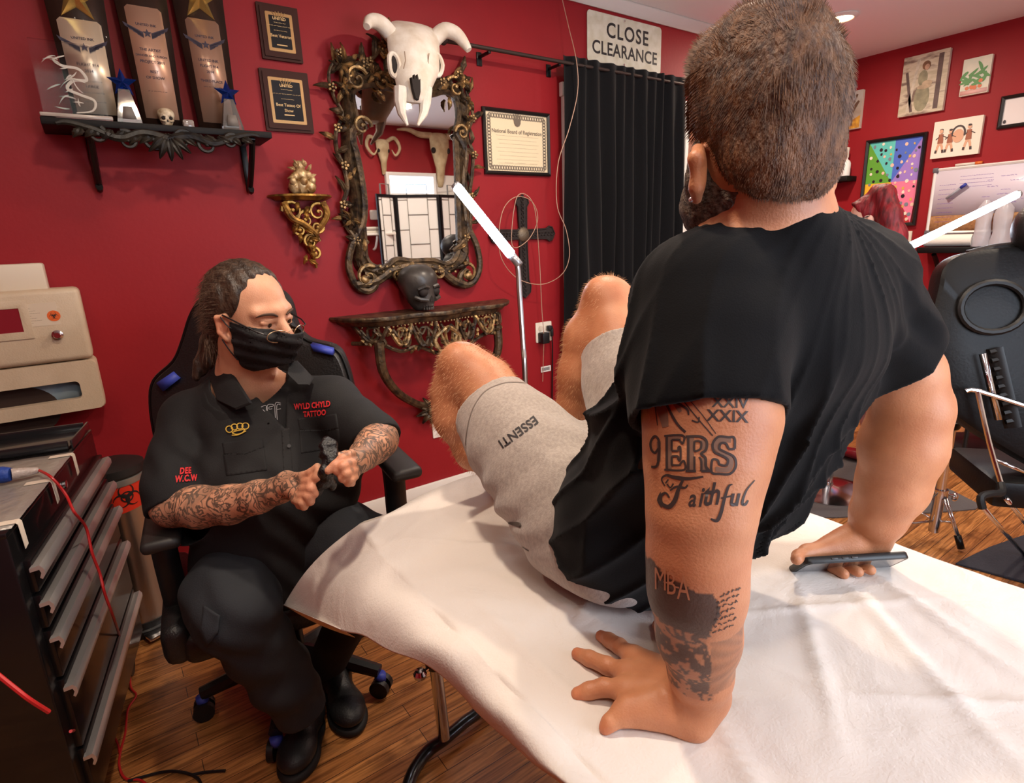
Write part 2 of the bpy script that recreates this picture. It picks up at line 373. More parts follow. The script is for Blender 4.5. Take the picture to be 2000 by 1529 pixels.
for k in range(3):
    mb = MB(bwallM(c.x, c.z, .001)); mb.box((0, .024+k*.021, .09), (.26-.02*k, .02, .13), .003)
    tag(mb.build('folded_towel', mat('towel_%d' % k, ((214, 206, 190), (150, 140, 130), (222, 214, 200))[k], .9)), ('cream folded towel at the bottom of the small stack', 'grey folded towel in the middle of the small stack', 'cream folded towel on top of the small stack')[k]+', seen in the mirror', 'towel')

# the window behind the camera that gives the daylight
mb = MB(bwallM(1.45, 1.5, .001)); ring_prism(mb, 1.5, 1.3, .08, 0, .04); wf = tag(mb.build('window_2', WHT), kind='structure')
mb = MB(bwallM(1.45, 1.5, .004)); mb.prism(rrect(1.36, 1.16, .004), 0, .006); mb.build('window_pane', mat('daylit_pane', (214, 232, 255), .3, emit=5), wf)
# ------------------------------------------------------------ things on the back wall
GLD = mat('antique_gold', (176, 134, 66), .38, metal=.75, col2=(92, 62, 30), vs=26, bump=.3, bs=60)
BRZ = mat('dark_bronze_gilding', (104, 84, 60), .4, metal=.5, col2=(44, 36, 30), vs=30, bump=.35, bs=80)
BRH = mat('worn_gilt_highlights', (182, 148, 98), .36, metal=.6, col2=(70, 54, 38), vs=40, bump=.3, bs=90)
def wp(px, py, w=0): q = ony(px, py, D-w); return q.x, q.z
# --- mirror
mx0, mz0 = wp(800, 350); MF = wallM(mx0, mz0, .004)
def ml(px, py, w=0):
    x, z = wp(px, py); return (x-mx0, z-mz0, w)
t = thing('ornate_wall_mirror', 'tall mirror in a carved rococo frame of vines and scrolls, hanging on the red wall', 'mirror', (mx0, D, mz0))
inner = [ml(*p) for p in ((688, 190), (700, 176), (730, 170), (760, 178), (800, 186), (840, 190), (866, 184), (884, 196), (889, 230), (884, 262), (886, 320), (888, 400), (890, 470), (884, 500), (868, 512), (840, 505), (800, 506), (770, 503), (748, 518), (726, 516), (714, 500), (712, 470), (706, 400), (698, 330), (690, 262), (696, 236))]
inner = [(-.385+ (p[0]+.385), p[1]) for p in inner]
cin = spl([(p[0], p[1], 0) for p in inner], 4, closed=True)
mb = MB(MF); mb.prism([(p.x*1.0, p.y*1.0) for p in cin], .010, .0115)
mb.build('mirror_glass', mat('mirror_silver', (232, 234, 236), .015, metal=1), t, smooth=False)
cen = V((0, 0, 0))
rings = []
for i, p in enumerate(cin):
    tng = (cin[(i+1) % len(cin)]-cin[i-1]).normalized(); o = V((tng.y, -tng.x, 0))
    if o.dot(p) < 0: o = -o
    wdt = .058+.008*math.sin(i*.9)
    rings.append([p-o*.004+V((0, 0, .006)), p-o*.004+V((0, 0, .022)), p+o*.012+V((0, 0, .034)), p+o*.02+V((0, 0, .026)), p+o*wdt*.7+V((0, 0, .046)), p+o*wdt+V((0, 0, .03)), p+o*(wdt+.006)+V((0, 0, .002))])
mb = MB(MF); mb.loft(rings, closed=True); mb.build('frame_moulding', BRZ, t)
mb = MB(MF); mh = MB(MF); rd = random.Random(3)
def P2(px, py): return ml(px, py)[:2]
# side S-curves, lower volutes
for pts, r in (([(700, 240), (680, 262), (690, 300), (700, 350), (706, 400), (702, 440), (682, 480), (676, 520), (690, 556), (712, 568), (728, 556), (722, 538), (706, 536)], .017),
               ([(884, 262), (902, 300), (898, 350), (900, 400), (906, 440), (924, 480), (930, 520), (920, 548), (902, 556), (892, 540), (904, 526)], .017),
               ([(690, 556), (730, 548), (760, 528), (800, 520), (850, 526), (880, 548), (902, 556)], .022),
               ([(712, 470), (700, 490), (700, 520), (720, 530), (745, 520)], .012), ([(888, 470), (900, 490), (905, 515), (880, 522)], .012)):
    mb.tube(spl([(*P2(*p), .03) for p in pts], 5), r, 8, flat=.9, nrm=(0, 0, 1))
for px, py, r0, a0, s in ((712, 540, .05, 1.0, 1), (905, 532, .045, 2.0, -1), (700, 250, .04, 0, 1), (893, 262, .035, PI, -1), (690, 160, .05, .5, 1), (880, 175, .045, 2.6, -1), (740, 165, .04, 0, 1), (770, 535, .03, 0, -1), (850, 530, .03, PI, 1), (800, 530, .035, 1.5, 1)):
    scroll(mh, P2(px, py), r0, a0, 1.3, .010, .04, s)
for px, py in ((705, 545), (905, 538)): mh.ball((*P2(px, py), .045), (.022, .02, .014))
# vines with leaves up both sides and cresting at the top
vines = [([(706, 500), (690, 470), (672, 440), (664, 405), (672, 370), (668, 330), (654, 295), (650, 262), (664, 225), (648, 190), (636, 150), (650, 118), (662, 104)], 17, -1),
         ([(880, 490), (906, 460), (915, 420), (912, 380), (914, 340), (918, 300), (908, 265), (915, 230), (908, 190), (900, 158), (890, 138)], 15, 1),
         ([(690, 176), (672, 150), (700, 135), (722, 118), (735, 100), (742, 86), (760, 78)], 10, 1), ([(745, 170), (752, 140), (745, 112), (750, 90)], 6, -1),
         ([(850, 178), (860, 160), (880, 152), (895, 148)], 5, 1), ([(720, 150), (700, 120), (690, 110)], 4, 1)]
for pts, nl, sd in vines:
    sp = spl([(*P2(*p), .026+.01*math.sin(i*2)) for i, p in enumerate(pts)], 8); mb.tube(sp, [.011, .010, .006], 7, flat=.9, nrm=(0, 0, 1))
    for k in range(nl):
        i = int((k+.5)/nl*(len(sp)-2)); d = sp[i+1]-sp[i]; a = math.atan2(d.y, d.x)+(1 if k % 2 else -1)*rd.uniform(.6, 1.3)
        leaf(mh if k % 3 == 0 else mb, (sp[i].x, sp[i].y), a, rd.uniform(.05, .085), rd.uniform(.011, .018), .022, lift=.014, lobes=rd.choice((2, 3)), curl=rd.uniform(-.5, .5))
        if k % 3 == 1:
            q = sp[i]; 
            for j in range(5): aa = j*2*PI/5; mh.ball((q.x+.013*math.cos(aa), q.y+.013*math.sin(aa), .04), (.008, .008, .006), 6, 4)
            mh.ball((q.x, q.y, .046), .006, 6, 4)
for px, py, n_, R_ in ((660, 130, 9, .07), (895, 165, 8, .06), (668, 240, 6, .04), (905, 240, 6, .04), (676, 430, 6, .05), (668, 175, 8, .05), (720, 150, 7, .05), (905, 205, 6, .04)):
    c = P2(px, py)
    for k in range(n_):
        a = k*2*PI/n_+rd.uniform(-.3, .3); leaf(mb if k % 2 else mh, (c[0]+rd.uniform(-.01, .01), c[1]+rd.uniform(-.01, .01)), a, R_*rd.uniform(.7, 1.1), .013, .024, lift=.02, lobes=2, curl=rd.uniform(-.7, .7))
for k in range(26):
    u = k/25; px = 722+(880-722)*u; py = 520+ (10 if k % 2 else 0); mh.ball((*P2(px, py), .046), (.008, .007, .006), 6, 4)
for px, py, a in ((800, 548, -PI/2), (785, 545, -2.2), (815, 545, -.9), (730, 180, -1.2), (870, 195, -2)): leaf(mh, P2(px, py), a, .05, .016, .03)
mb.build('carved_vines', BRZ, t); mh.build('carved_highlights', BRH, t)

# --- cow skull over the mirror top
SK = frame(wp(806, 165)[:1]+(D-.02, wp(806, 165)[1]), (1, 0, 0), (0, -.22, .975), (0, -.975, -.22))
def sk(px, py, w):        # point in the skull's frame from its place in the picture
    q = ony(px, py, D-.02-w*.9); return q
t = thing('cow_skull', 'bleached white cow skull with two horns mounted above the mirror', 'animal skull', SK.translation)
sec = [((806, 44), 40, .05, .02), ((806, 54), 52, .10, .08), ((808, 75), 58, .14, .10), ((808, 100), 57, .16, .10), ((812, 120), 58, .17, .10), ((812, 138), 52, .18, .10), ((810, 155), 44, .2, .10), ((808, 175), 37, .21, .09), ((806, 192), 31, .22, .07), ((806, 204), 27, .23, .05)]
rings = []
for (px, py), hw, dep_, th in sec:
    c = ony(px, py, D-dep_); h = hw*(c-EYE).dot(FW)/FPX; rr = []
    for k in range(24):
        a = 2*PI*k/24; ca, sa = math.cos(a), math.sin(a)
        bl = 1-.12*abs(math.sin(2*a)); rr.append(V((c.x+h*ca*bl, c.y-th*(.8*sa if sa > 0 else .5*sa)*1.0, c.z-.10*th*sa)))
    rings.append(rr)
mb = MB(); mb.loft(rings); cr = mb.build('cranium', BONE, t)
sb = cr.modifiers.new('s', 'SUBSURF'); sb.levels = sb.render_levels = 1
for sx, pts in ((-1, [(768, 74, .12), (750, 52, .14), (735, 42, .16), (722, 42, .18), (716, 52, .20)]), (1, [(848, 76, .12), (868, 60, .14), (890, 66, .16), (905, 82, .18), (916, 98, .20)])):
    mb = MB(); mb.tube(spl([ony(a, b, D-w) for a, b, w in pts], 6), [.034, .033, .030, .024, .014], 12); mb.build('horn', BONE, t)
    ex = 768 if sx < 0 else 853
    mb = MB(); c = ony(ex, 127, D-.20); 
    mb.tube([c+V((math.cos(a)*.022, -.012+.01*abs(math.sin(a)), math.sin(a)*.042)) for a in np.linspace(0, 2*PI, 17)[:-1]], .010, 7, closed=True); mb.build('brow_ring', BONE, t)
    mb = MB(); mb.ball(c+V((0, .0, 0)), (.021, .014, .04)); mb.build('eye_socket', DRK, t)
    q0 = ony(807+sx*24, 172, D-.245); q1 = ony(806+sx*21, 222, D-.25); q2 = ony(806+sx*10, 245, D-.27)
    mb = MB(); mb.tube([q0, ony(806+sx*24, 200, D-.25), q1, q2], [.030, .026, .018, .005], 9); mb.build('nasal_prong', BONE, t)
c = ony(812, 163, D-.292); mb = MB(); mb.loft([[c+V((x*.9, -.006+yy, z)) for x, z in ((-.022, .02), (-.010, .012), (-.006, .032), (.002, .014), (.010, .034), (.014, .012), (.022, .018), (.018, -.03), (.006, -.062), (-.008, -.055), (-.018, -.02))] for yy in (0, .02)])
mb.build('nose_opening', DRK, t)
mb = MB()
for pts in ([(790, 100), (792, 118), (788, 134)], [(838, 104), (836, 120), (840, 132)]): mb.tube([ony(a, b, D-.250) for a, b in pts], .002, 5)
mb.build('suture_lines', mat('bone_seam', (150, 128, 104), .8), t)

# --- black skull on the console shelf, and the shelf
x0, z0 = wp(665, 622); x1, z1 = wp(970, 604)
t = thing('carved_console_shelf', 'dark gilded half-round console shelf with openwork scrolls under the mirror', 'shelf', ((x0+x1)/2, D, z0))
cxs = (x0+x1)/2; zt = onp(800, 610, (0, D-.14, 0), (0, 1, 0)).z; hwS = (x1-x0)/2+.05; dp = .24
CF = wallM(cxs, zt, .002)
def bow(u, s=1.0, e=0):      # front edge of the serpentine top: u in -1..1
    return (hwS*s*u, 0, (dp*s)*max(0, 1-abs(u)**3.2)**.5*(.92+.08*math.cos(3*PI*u))+.0)
def topring(z, s): return [(bow(u, s)[0], z, bow(u, s)[2]) for u in np.linspace(-1, 1, 41)]+[(hwS*s*u, z, 0) for u in np.linspace(.95, -.95, 11)]
mb = MB(CF); mb.loft([topring(0, 1), topring(-.008, 1.01), topring(-.018, 1.0), topring(-.024, .95), topring(-.036, .93), topring(-.045, .9)]); mb.build('shelf_top', BRZ, t)
mb = MB(CF); mh = MB(CF)
def apron(u, z, e=0): p = bow(u, .86); return (p[0], z, p[2]+e)
for k in range(42): u = -1+2*(k+.5)/42*1.0; mh.ball(apron(u*.97, -.05, .004), .006, 6, 4)
arcs = []
for i in range(7):
    u0 = -.96+i*.28; u1 = u0+.28; um = (u0+u1)/2; dpth = .10+.07*(1-abs(um))
    for s in (1, -1):
        pts = [apron(um+s*.14*c_, z_, e_) for c_, z_, e_ in ((1, -.05, 0), (.9, -.5*dpth, .01), (.3, -dpth, .015), (-.25, -dpth*.85, .01), (-.3, -dpth*.5, .012), (.1, -dpth*.45, .014))]
        (mb if (i+s) % 2 else mh).tube(spl(pts, 5), [.011, .009, .005], 6)
    pts = [apron(um+c_*.1, z_, .012) for c_, z_ in ((-1, -.06), (-.3, -.10), (.3, -.07), (1, -.12), (.6, -dpth-.02))]; mb.tube(spl(pts, 5), .007, 6)
rim = spl([apron(u, -.11-.085*(1-abs(u))**.8+.012*math.sin(14*u), 0) for u in np.linspace(-.98, .98, 24)], 3); mb.tube(rim, .010, 6)
rd = random.Random(11)
for k in range(70):
    u = rd.uniform(-.95, .95); z = -.06-rd.random()*(.06+.09*(1-abs(u))); p = apron(u, z, .008)
    q = V((rd.uniform(-1, 1), rd.uniform(-1, 1), .3)).normalized()*rd.uniform(.02, .035); (mh if k % 2 else mb).tube([V(p), V(p)+q*.5+V((0, 0, .006)), V(p)+q], [.003, .009, .003], 6)
for s in (1, -1): mh.tube(spl([apron(s*.02, -.08, .012), apron(s*.16, -.13, .02), apron(s*.10, -.19, .02), apron(s*.02, -.20, .016)]), .011, 7)
for k in range(5): a = -PI/2+(k-2)*.5; c = V(apron(0, -.225, .0)); mh.tube([c, c+V((math.cos(a)*.035, math.sin(a)*.045, .01))], [.012, .004], 6)
mb.build('apron_scrolls', BRZ, t); mh.build('apron_highlights', BRH, t)
lp = [ony(740, 668, D-.16), ony(748, 725, D-.16), ony(775, 765, D-.12), ony(812, 788, D-.06), ony(832, 792, D-.03)]
for s in (0, 1):
    pts = lp if s == 0 else [V((2*cxs-p.x, p.y, p.z)) for p in lp]
    mb = MB(); mb.tube(spl(pts, 6), [.024, .02, .018], 9); mb.build('scroll_leg', BRZ, t)
c = ony(838, 800, D-.03); mb = MB(frame(c, (1, 0, 0), (0, 0, 1), (0, -1, 0)))
for k in range(9): a = k*2*PI/9+.3; leaf(mb, (0, 0), a, .075, .022, 0, lift=.02, lobes=2)
mb.ball((0, 0, .02), .025); mb.build('rosette', BRZ, t)

def human_skull(F, s, m, name, label, jaw=True):
    t = thing(name, label, 'skull ornament', F.translation); G = F @ Matrix.Scale(s, 4)
    mb = MB(G)
    rings = []
    for z, w, yf, yb in ((0.0, .16, .20, .02), (.06, .21, .29, -.1), (.16, .27, .36, -.25), (.28, .32, .38, -.36), (.42, .37, .37, -.46), (.55, .42, .39, -.52), (.68, .44, .40, -.54), (.82, .41, .36, -.5), (.93, .31, .25, -.38), (1.0, .13, .08, -.18)):
        rr = []
        for k in range(24):
            a = 2*PI*k/24; c_, s_ = math.cos(a), math.sin(a); yy = yf*s_ if s_ > 0 else -yb*s_
            rr.append((w*c_*(1-.1*max(0, s_)), z, yy))
        rings.append(rr)
    mb.loft(rings); cr = mb.build('cranium', m, t); cr.modifiers.new('s', 'SUBSURF').render_levels = 1
    for sx in (-1, 1):
        q = MB(G); q.ball((sx*.17, .42, .31), (.11, .10, .09)); q.build('eye_socket', DRK, t)
        q = MB(G); q.tube([(sx*.31, .33, .2), (sx*.26, .28, .31), (sx*.1, .25, .37)], .045, 7); q.build('cheekbone', m, t)
        q = MB(G); q.tube([(sx*.06, .52, .37), (sx*.17, .55, .385), (sx*.3, .49, .3)], [.04, .045, .03], 7); q.build('brow', m, t)
    q = MB(G); q.prism([(-.055, .22), (.055, .22), (.03, .3), (0, .345), (-.03, .3)], .3, .385); q.build('nose_hole', DRK, t)
    q = MB(G)
    for r_ in (0, 1):
        for k in range(8): u = (k-3.5)/3.5; q.box((u*.13, .135-.07*r_, .33-.09*u*u), (.03, .06, .05), .008)
    q.build('teeth', m, t)
    return t
cs = ony(822, 592, D-.13)
human_skull(frame((cs.x, D-.13, zt+.001), (.97, .24, 0), (0, 0, 1), (.24, -.97, 0)), .215, mat('black_resin', (44, 40, 38), .36, col2=(74, 68, 62), vs=12, bump=.2, bs=30), 'black_skull_ornament', 'black human skull ornament standing on the console shelf below the mirror')

# --- gilt wall bracket with cherubs
x, z = wp(585, 382); GF = wallM(x, z, .002)
t = thing('gilt_wall_bracket', 'small gold rococo wall bracket left of the mirror', 'wall bracket', (x, D, z))
mb = MB(GF); mb.loft([[(a*s, zz, max(0, b*s)) for a, b in [(math.cos(q)*.13, math.sin(q)*.10) for q in np.linspace(0, PI, 17)]] for zz, s in ((0, 1), (-.008, 1.03), (-.014, .9), (-.022, .8))]); mb.build('bracket_top', GLD, t)
mb = MB(GF)
mb.tube(spl([(.08, -.03, .04), (.09, -.08, .05), (.05, -.14, .04), (.0, -.19, .03), (.015, -.25, .02), (.03, -.30, .012)]), [.016, .014, .01, .006], 8)
mb.tube(spl([(-.08, -.03, .04), (-.06, -.09, .05), (-.01, -.12, .05), (.04, -.17, .04), (.0, -.22, .02)]), [.016, .014, .01], 8)
for c, r, a, s in (((.055, -.07), .04, 0, 1), ((-.05, -.065), .04, PI, -1), ((.0, -.1), .035, 1, 1), ((.01, -.19), .035, 0, 1), ((.02, -.24), .025, 2, -1), ((.045, -.13), .025, 0, -1), ((-.03, -.14), .025, 2, 1)): scroll(mb, c, r, a, 1.3, .009, .04, s)
for k in range(14): leaf(mb, (random.uniform(-.06, .06)*(1-k/18), -.03-k*.018), random.uniform(-2.6, -.5), .04, .012, .04, lift=.012, lobes=2)
mb.build('openwork_scrolls', GLD, t)
CRM = mat('cream_gilt_figurine', (226, 200, 152), .35, metal=.35, col2=(140, 100, 50), vs=34, bump=.2)
t = thing('cherub_figurine', 'cream and gold cluster of cherubs standing on the gilt bracket', 'figurine', (x, D-.05, z))
mb = MB(GF)
for (a, b, c, r) in ((0, .035, .05, .035), (-.03, .03, .05, .026), (.03, .03, .055, .026), (0, .075, .05, .03), (-.025, .07, .06, .018), (.025, .075, .06, .018), (0, .11, .05, .022), (-.018, .115, .06, .012), (.016, .12, .06, .012), (-.04, .05, .07, .014), (.04, .055, .07, .014), (0, .05, .085, .016)): mb.ball((a, b, c), (r, r*1.1, r), 10, 7)
for k in range(10): a = k*.63; leaf(mb, (.03*math.cos(a), .07+.04*math.sin(a)), a, .03, .009, .06, lift=.01, lobes=2)
mb.build('cherubs', CRM, t)

# --- trophy shelf, upper left
x0, _ = wp(75, 225); sx0 = ony(78, 232, D-.19).x; sx1 = ony(528, 262, D-.17).x
zs = (onp(300, 243, (0, D-.18, 0), (0, 1, 0))).z
t = thing('trophy_shelf', 'black wooden shelf full of award plaques, upper left of the wall', 'shelf', ((sx0+sx1)/2, D, zs))
BW = mat('black_painted_wood', (16, 14, 14), .55, spec=.25, bump=.1)
w_ = sx1-sx0; SF = wallM((sx0+sx1)/2, zs, .001)
mb = MB(SF); mb.box((0, -.011, .095), (w_, .022, .19), .003); mb.build('shelf_board', BW, t)
for s, u in ((-1, ony(180, 300, D-.02).x), (1, ony(478, 300, D-.02).x)):
    u -= (sx0+sx1)/2; mb = MB(SF)
    for q in (-.0,): mb.tube(spl([(u, -.03, .17), (u, -.08, .13), (u, -.15, .06), (u, -.185, .02), (u, -.195, .03), (u, -.19, .042)]), .011, 8, flat=1.5)
    mb.box((u, -.10, .006), (.022, .19, .01), .002); mb.box((u, -.026, .09), (.022, .008, .17), .002); mb.build('bracket', BLM, t)
mb = MB(SF); c0 = ony(325, 262, D-.19).x-(sx0+sx1)/2
ORN = mat('black_carved_resin', (18, 17, 16), .42, spec=.35, col2=(44, 39, 31), vs=30, bump=.2)
for s in (-1, 1):
    mb.tube(spl([(c0+s*.0, -.05, .205), (c0+s*.07, -.035, .21), (c0+s*.14, -.055, .21), (c0+s*.21, -.03, .205), (c0+s*.27, -.015, .20), (c0+s*.30, -.02, .20)]), [.016, .012, .006], 7)
    for c, r, a in (((.045, -.05), .035, 0), ((.12, -.06), .03, 2), ((.2, -.045), .025, 1)): scroll(mb, (c0+s*c[0], c[1]), r, a, 1.2, .008, .205, s)
    for k in range(6): leaf(mb, (c0+s*(.04+.04*k), -.03), -PI/2+s*.5+.2*(k % 2), .055-.004*k, .017, .20, lobes=3, curl=s*.4)
for k in range(5): leaf(mb, (c0, -.035), -PI/2+(k-2)*.42, .085, .016, .205, lobes=2, curl=0)
mb.build('carved_ornament', ORN, t)
# long award plaques standing on the shelf, leaning on the wall
WAL = mat('dark_walnut', (50, 31, 23), .45, spec=.25, col2=(34, 22, 17), vs=5, stretch=(6, 6, .6), coat=.08)
ENG = mat('engraving_ink', (44, 34, 52), .6)
def trophy(pxl, pxr, plate, label, lines, pc, star, top=-95):
    bl = onp(pxl, 235, (0, D-.1, 0), (0, 1, 0)); br_ = onp(pxr, 235, (0, D-.1, 0), (0, 1, 0)); u0, u1 = bl.x, br_.x; uc = (u0+u1)/2; hw = (u1-u0)/2
    h = .66; tilt = .06; F = frame((uc, D-.10, zs+.001), (1, 0, 0), V((0, tilt, 1)).normalized(), V((0, -1, tilt)).normalized())
    t = thing('award_plaque', label, 'award', (uc, D-.1, zs), 'award plaques on the shelf')
    mb = MB(F); mb.prism([(-hw*.72, 0), (hw*.72, 0), (hw*.99, h), (-hw*.99, h)], -.012, .012); mb.build('wooden_board', WAL, t)
    pw, p0, p1 = plate
    mb = MB(F); mb.prism([(-pw*.47, p0), (pw*.47, p0), (pw*.5, p1-.01), (pw*.5-.01, p1), (-pw*.5+.01, p1), (-pw*.5, p1-.01)], .0125, .014); pl = mb.build('metal_plate', mat('plate_'+str(pc), pc, .3, metal=.45, bump=.02), t)
    mb = MB(F); ey = p1-.075
    for s in (-1, 1):
        for k in range(4): mb.prism([(s*.012, ey-.012-.004*k), (s*(.018+.012*(4-k)*.9), ey+.006-.007*k), (s*(.024+.011*(4-k)), ey+.02-.008*k), (s*.012, ey-.006-.004*k)], .0142, .0148)
    mb.prism([((.014 if k % 2 == 0 else .006)*math.sin(k*PI/5), ey-.008+(.014 if k % 2 == 0 else .006)*math.cos(k*PI/5)) for k in range(10)], .0149, .0155)
    mb.text('UNITED INK', .011, 0, ey+.018, .015, bold=.02)
    yy = p1-.135
    for ln in lines:
        if ln.startswith('~'): scribble(mb, -.03, .03, yy, .003, .015, len(ln)); yy -= .016
        elif ln == '': yy -= .012
        else: mb.text(ln, .0095 if len(ln) > 12 else .0125, 0, yy, .015, bold=.012, space=.95); yy -= .019
    mb.build('engraving', ENG, pl, smooth=False)
    if star:
        q = MB(F); sy = p1+.065; n = 5
        for k in range(10):
            r0, r1 = (.075 if k % 2 == 0 else .03), (.075 if k % 2 else .03); a0, a1 = k*PI/5, (k+1)*PI/5
            q.add([(0, sy, .05), (r0*math.sin(a0), sy+r0*math.cos(a0), .013), (r1*math.sin(a1), sy+r1*math.cos(a1), .013)], [(0, 1, 2)])
        q.build('gold_star', mat('polished_gold', (240, 206, 120), .25, metal=.8), t, smooth=False)
trophy(128, 256, (.118, .03, .315), 'tall walnut award with pale silver plate and gold star, left of the three', ['FLIGHT 914', '2014', '', '~', 'LARGE', '~~', '', '~~~'], (226, 206, 178), 1)
trophy(262, 372, (.108, .03, .385), 'tallest walnut award with coppery plate, middle of the three', ['THE ARTIST', 'DANGER AND FUSION', 'PROJECT 2011', '', 'BEST', 'OF SHOW', '', '', '~~~~'], (200, 158, 132), 0)
trophy(372, 476, (.108, .03, .375), 'tall walnut award with brownish plate and gold star, right of the three', ['UNITED INK', 'FLIGHT 914', '2014', '', 'THIRD PLACE', '~~~'], (170, 134, 112), 1)
# acrylic award
GLS = mat('clear_acrylic', (235, 240, 245), .03, trans=1, ior=1.2, alpha=.35)
g = onp(150, 224, (0, D-.15, 0), (0, 1, 0)); t = thing('acrylic_award', 'clear acrylic award etched with a curling dragon, at the left end of the shelf', 'award', (g.x, D-.15, zs))
F = frame((g.x, D-.155, zs+.002), (1, 0, 0), (0, 0, 1), (0, -1, 0))
mb = MB(F); mb.prism(rrect(.17, .225, .004, cy=.1125), -.006, .006); mb.build('acrylic_slab', GLS, t, smooth=False)
mb = MB(F); mb.box((0, .006, .0), (.19, .012, .07), .003)
mb.build('base', mat('clear_base', (222, 205, 190), .2, trans=.5), t)
mb = MB(F); EW = mat('frosted_etching', (222, 214, 200), .7, alpha=.55)
mb.tube(spl([(.0, .02, .007), (.045, .03, .007), (.055, .06, .007), (.02, .075, .007), (-.01, .09, .007), (.01, .115, .007), (.045, .12, .007), (.03, .15, .007), (-.01, .155, .007), (-.03, .17, .007), (0, .185, .007)], 6), [.0015, .004, .0045, .0045, .004, .0015], 8, flat=.12, nrm=(0, 0, 1))
for k in range(16): leaf(mb, (random.uniform(-.03, .05), .03+.01*k), random.uniform(2, 4.2), random.uniform(.02, .045), .0028, .0055, lift=.001, curl=random.uniform(-1, 1))
mb.build('dragon_etching', EW, t)
# star crystals
def star_award(px, py, label, r=.045):
    b = onp(px, py, (0, D-.15, 0), (0, 1, 0)); t = thing('star_award', label, 'award', (b.x, D-.15, zs), 'crystal star awards')
    F = frame((b.x, D-.155, zs+.001), (1, 0, 0), (0, 0, 1), (0, -1, 0)); mb = MB(F)
    sq = lambda w, y, d: [(-w, y, -d), (w, y, -d), (w, y, d), (-w, y, d)]
    mb.loft([sq(.036, 0, .02), sq(.034, .012, .02), sq(.016, .105, .008)]); c = mb.build('crystal_base', mat('crystal', (214, 208, 200), .05, trans=.85, ior=1.4), t, smooth=False)
    q = MB(F); q.prism([(-.02, .012), (.02, .012), (.013, .05), (-.013, .05)], .0212, .0222); q.build('etched_label', mat('grey_etching', (120, 112, 104), .6), c)
    q = MB(F); cy = .125
    for sgn in (1, -1):
        for k in range(10):
            r0, r1 = (r if k % 2 == 0 else r*.42), (r if k % 2 else r*.42); a0, a1 = k*PI/5, (k+1)*PI/5
            f_ = [(0, cy, .016*sgn), (r0*math.sin(a0), cy+r0*math.cos(a0), 0), (r1*math.sin(a1), cy+r1*math.cos(a1), 0)]; q.add(f_, [(0, 1, 2) if sgn > 0 else (2, 1, 0)])
    q.build('blue_star', mat('cobalt_mirror', (34, 70, 168), .12, metal=.8), t, smooth=False)
star_award(252, 232, 'crystal award topped by a dark blue star, in front of the left plaque')
star_award(452, 240, 'crystal award topped by a bright blue star, at the right of the shelf')
b = onp(327, 242, (0, D-.14, 0), (0, 1, 0))
human_skull(frame((b.x, D-.14, zs+.001), (1, 0, 0), (0, 0, 1), (0, -1, 0)), .062, mat('ivory_resin', (222, 206, 178), .5, col2=(150, 128, 96), vs=40), 'small_skull_ornament', 'tiny ivory skull in the middle of the trophy shelf')
b = onp(367, 238, (0, D-.12, 0), (0, 1, 0)); mb = MB(); mb.box((b.x, D-.12, zs+.017), (.036, .03, .032), .006); tag(mb.build('glass_cube', mat('cube_glass', (206, 196, 186), .1, trans=.6)), 'tiny clear glass cube beside the ivory skull on the shelf', 'ornament')
b = onp(180, 230, (0, D-.17, 0), (0, 1, 0)); mb = MB(); mb.box((b.x-.02, D-.172, zs+.003), (.15, .028, .005), .001); tag(mb.build('name_card', mat('pink_card', (206, 168, 158), .6)), 'thin pinkish card lying at the left front edge of the trophy shelf', 'card')

# --- two black and gold wall plaques
def plaque(pa, pb, label, lines):
    x0, z0 = wp(*pa); x1, z1 = wp(*pb); w, h = x1-x0, z0-z1; t = thing('wall_plaque', label, 'plaque', ((x0+x1)/2, D, (z0+z1)/2), 'black award plaques on the wall'); F = wallM((x0+x1)/2, (z0+z1)/2, .001)
    mb = MB(F); mb.prism(rrect(w, h, .003), 0, .012); mb.prism(rrect(w-.02, h-.02, .003), .012, .018); mb.build('wooden_backing', mat('plaque_wood', (60, 30, 22), .5, spec=.2), t)
    mb = MB(F); mb.prism(rrect(w-.055, h-.06, .004), .018, .0195); mb.build('gold_border', mat('plaque_gold', (190, 150, 100), .28, metal=.8), t)
    mb = MB(F); mb.prism(rrect(w-.078, h-.083, .003), .0195, .0205); mb.build('black_plate', mat('plaque_black', (22, 20, 20), .2), t)
    mb = MB(F); y = h*.26
    for k in range(5): mb.tube([((k-2)*.006, y, .021), ((k-2)*.012, y+.022-.002*abs(k-2), .021)], .0013, 4, cap=False)
    mb.text('UNITED', .014, 0, y-.004, .021, bold=.03); scribble(mb, -.022, .022, y-.018, .002, .021, 5)
    scribble(mb, -w*.3, w*.3, h*.11, .003, .021, 6); scribble(mb, -.025, .025, h*.03, .002, .021, 7)
    for i, l in enumerate(lines): mb.text(l, .0155, 0, -h*.07-.02*i, .021, bold=.012)
    mb.box((0, -h*.23, .021), (.04, .004, .0006)); scribble(mb, -.03, .03, -h*.33, .0018, .021, 9)
    mb.build('gold_lettering', mat('gold_letters', (206, 172, 118), .4, metal=.3), t, smooth=False)
plaque((497, 4), (591, 126), 'upper of the two black and gold wall plaques, beside the trophy shelf', ['Best Veteran'])
plaque((503, 133), (612, 262), 'lower of the two black and gold wall plaques, reading Best Tattoo Of Show', ['Best Tattoo Of', 'Show'])

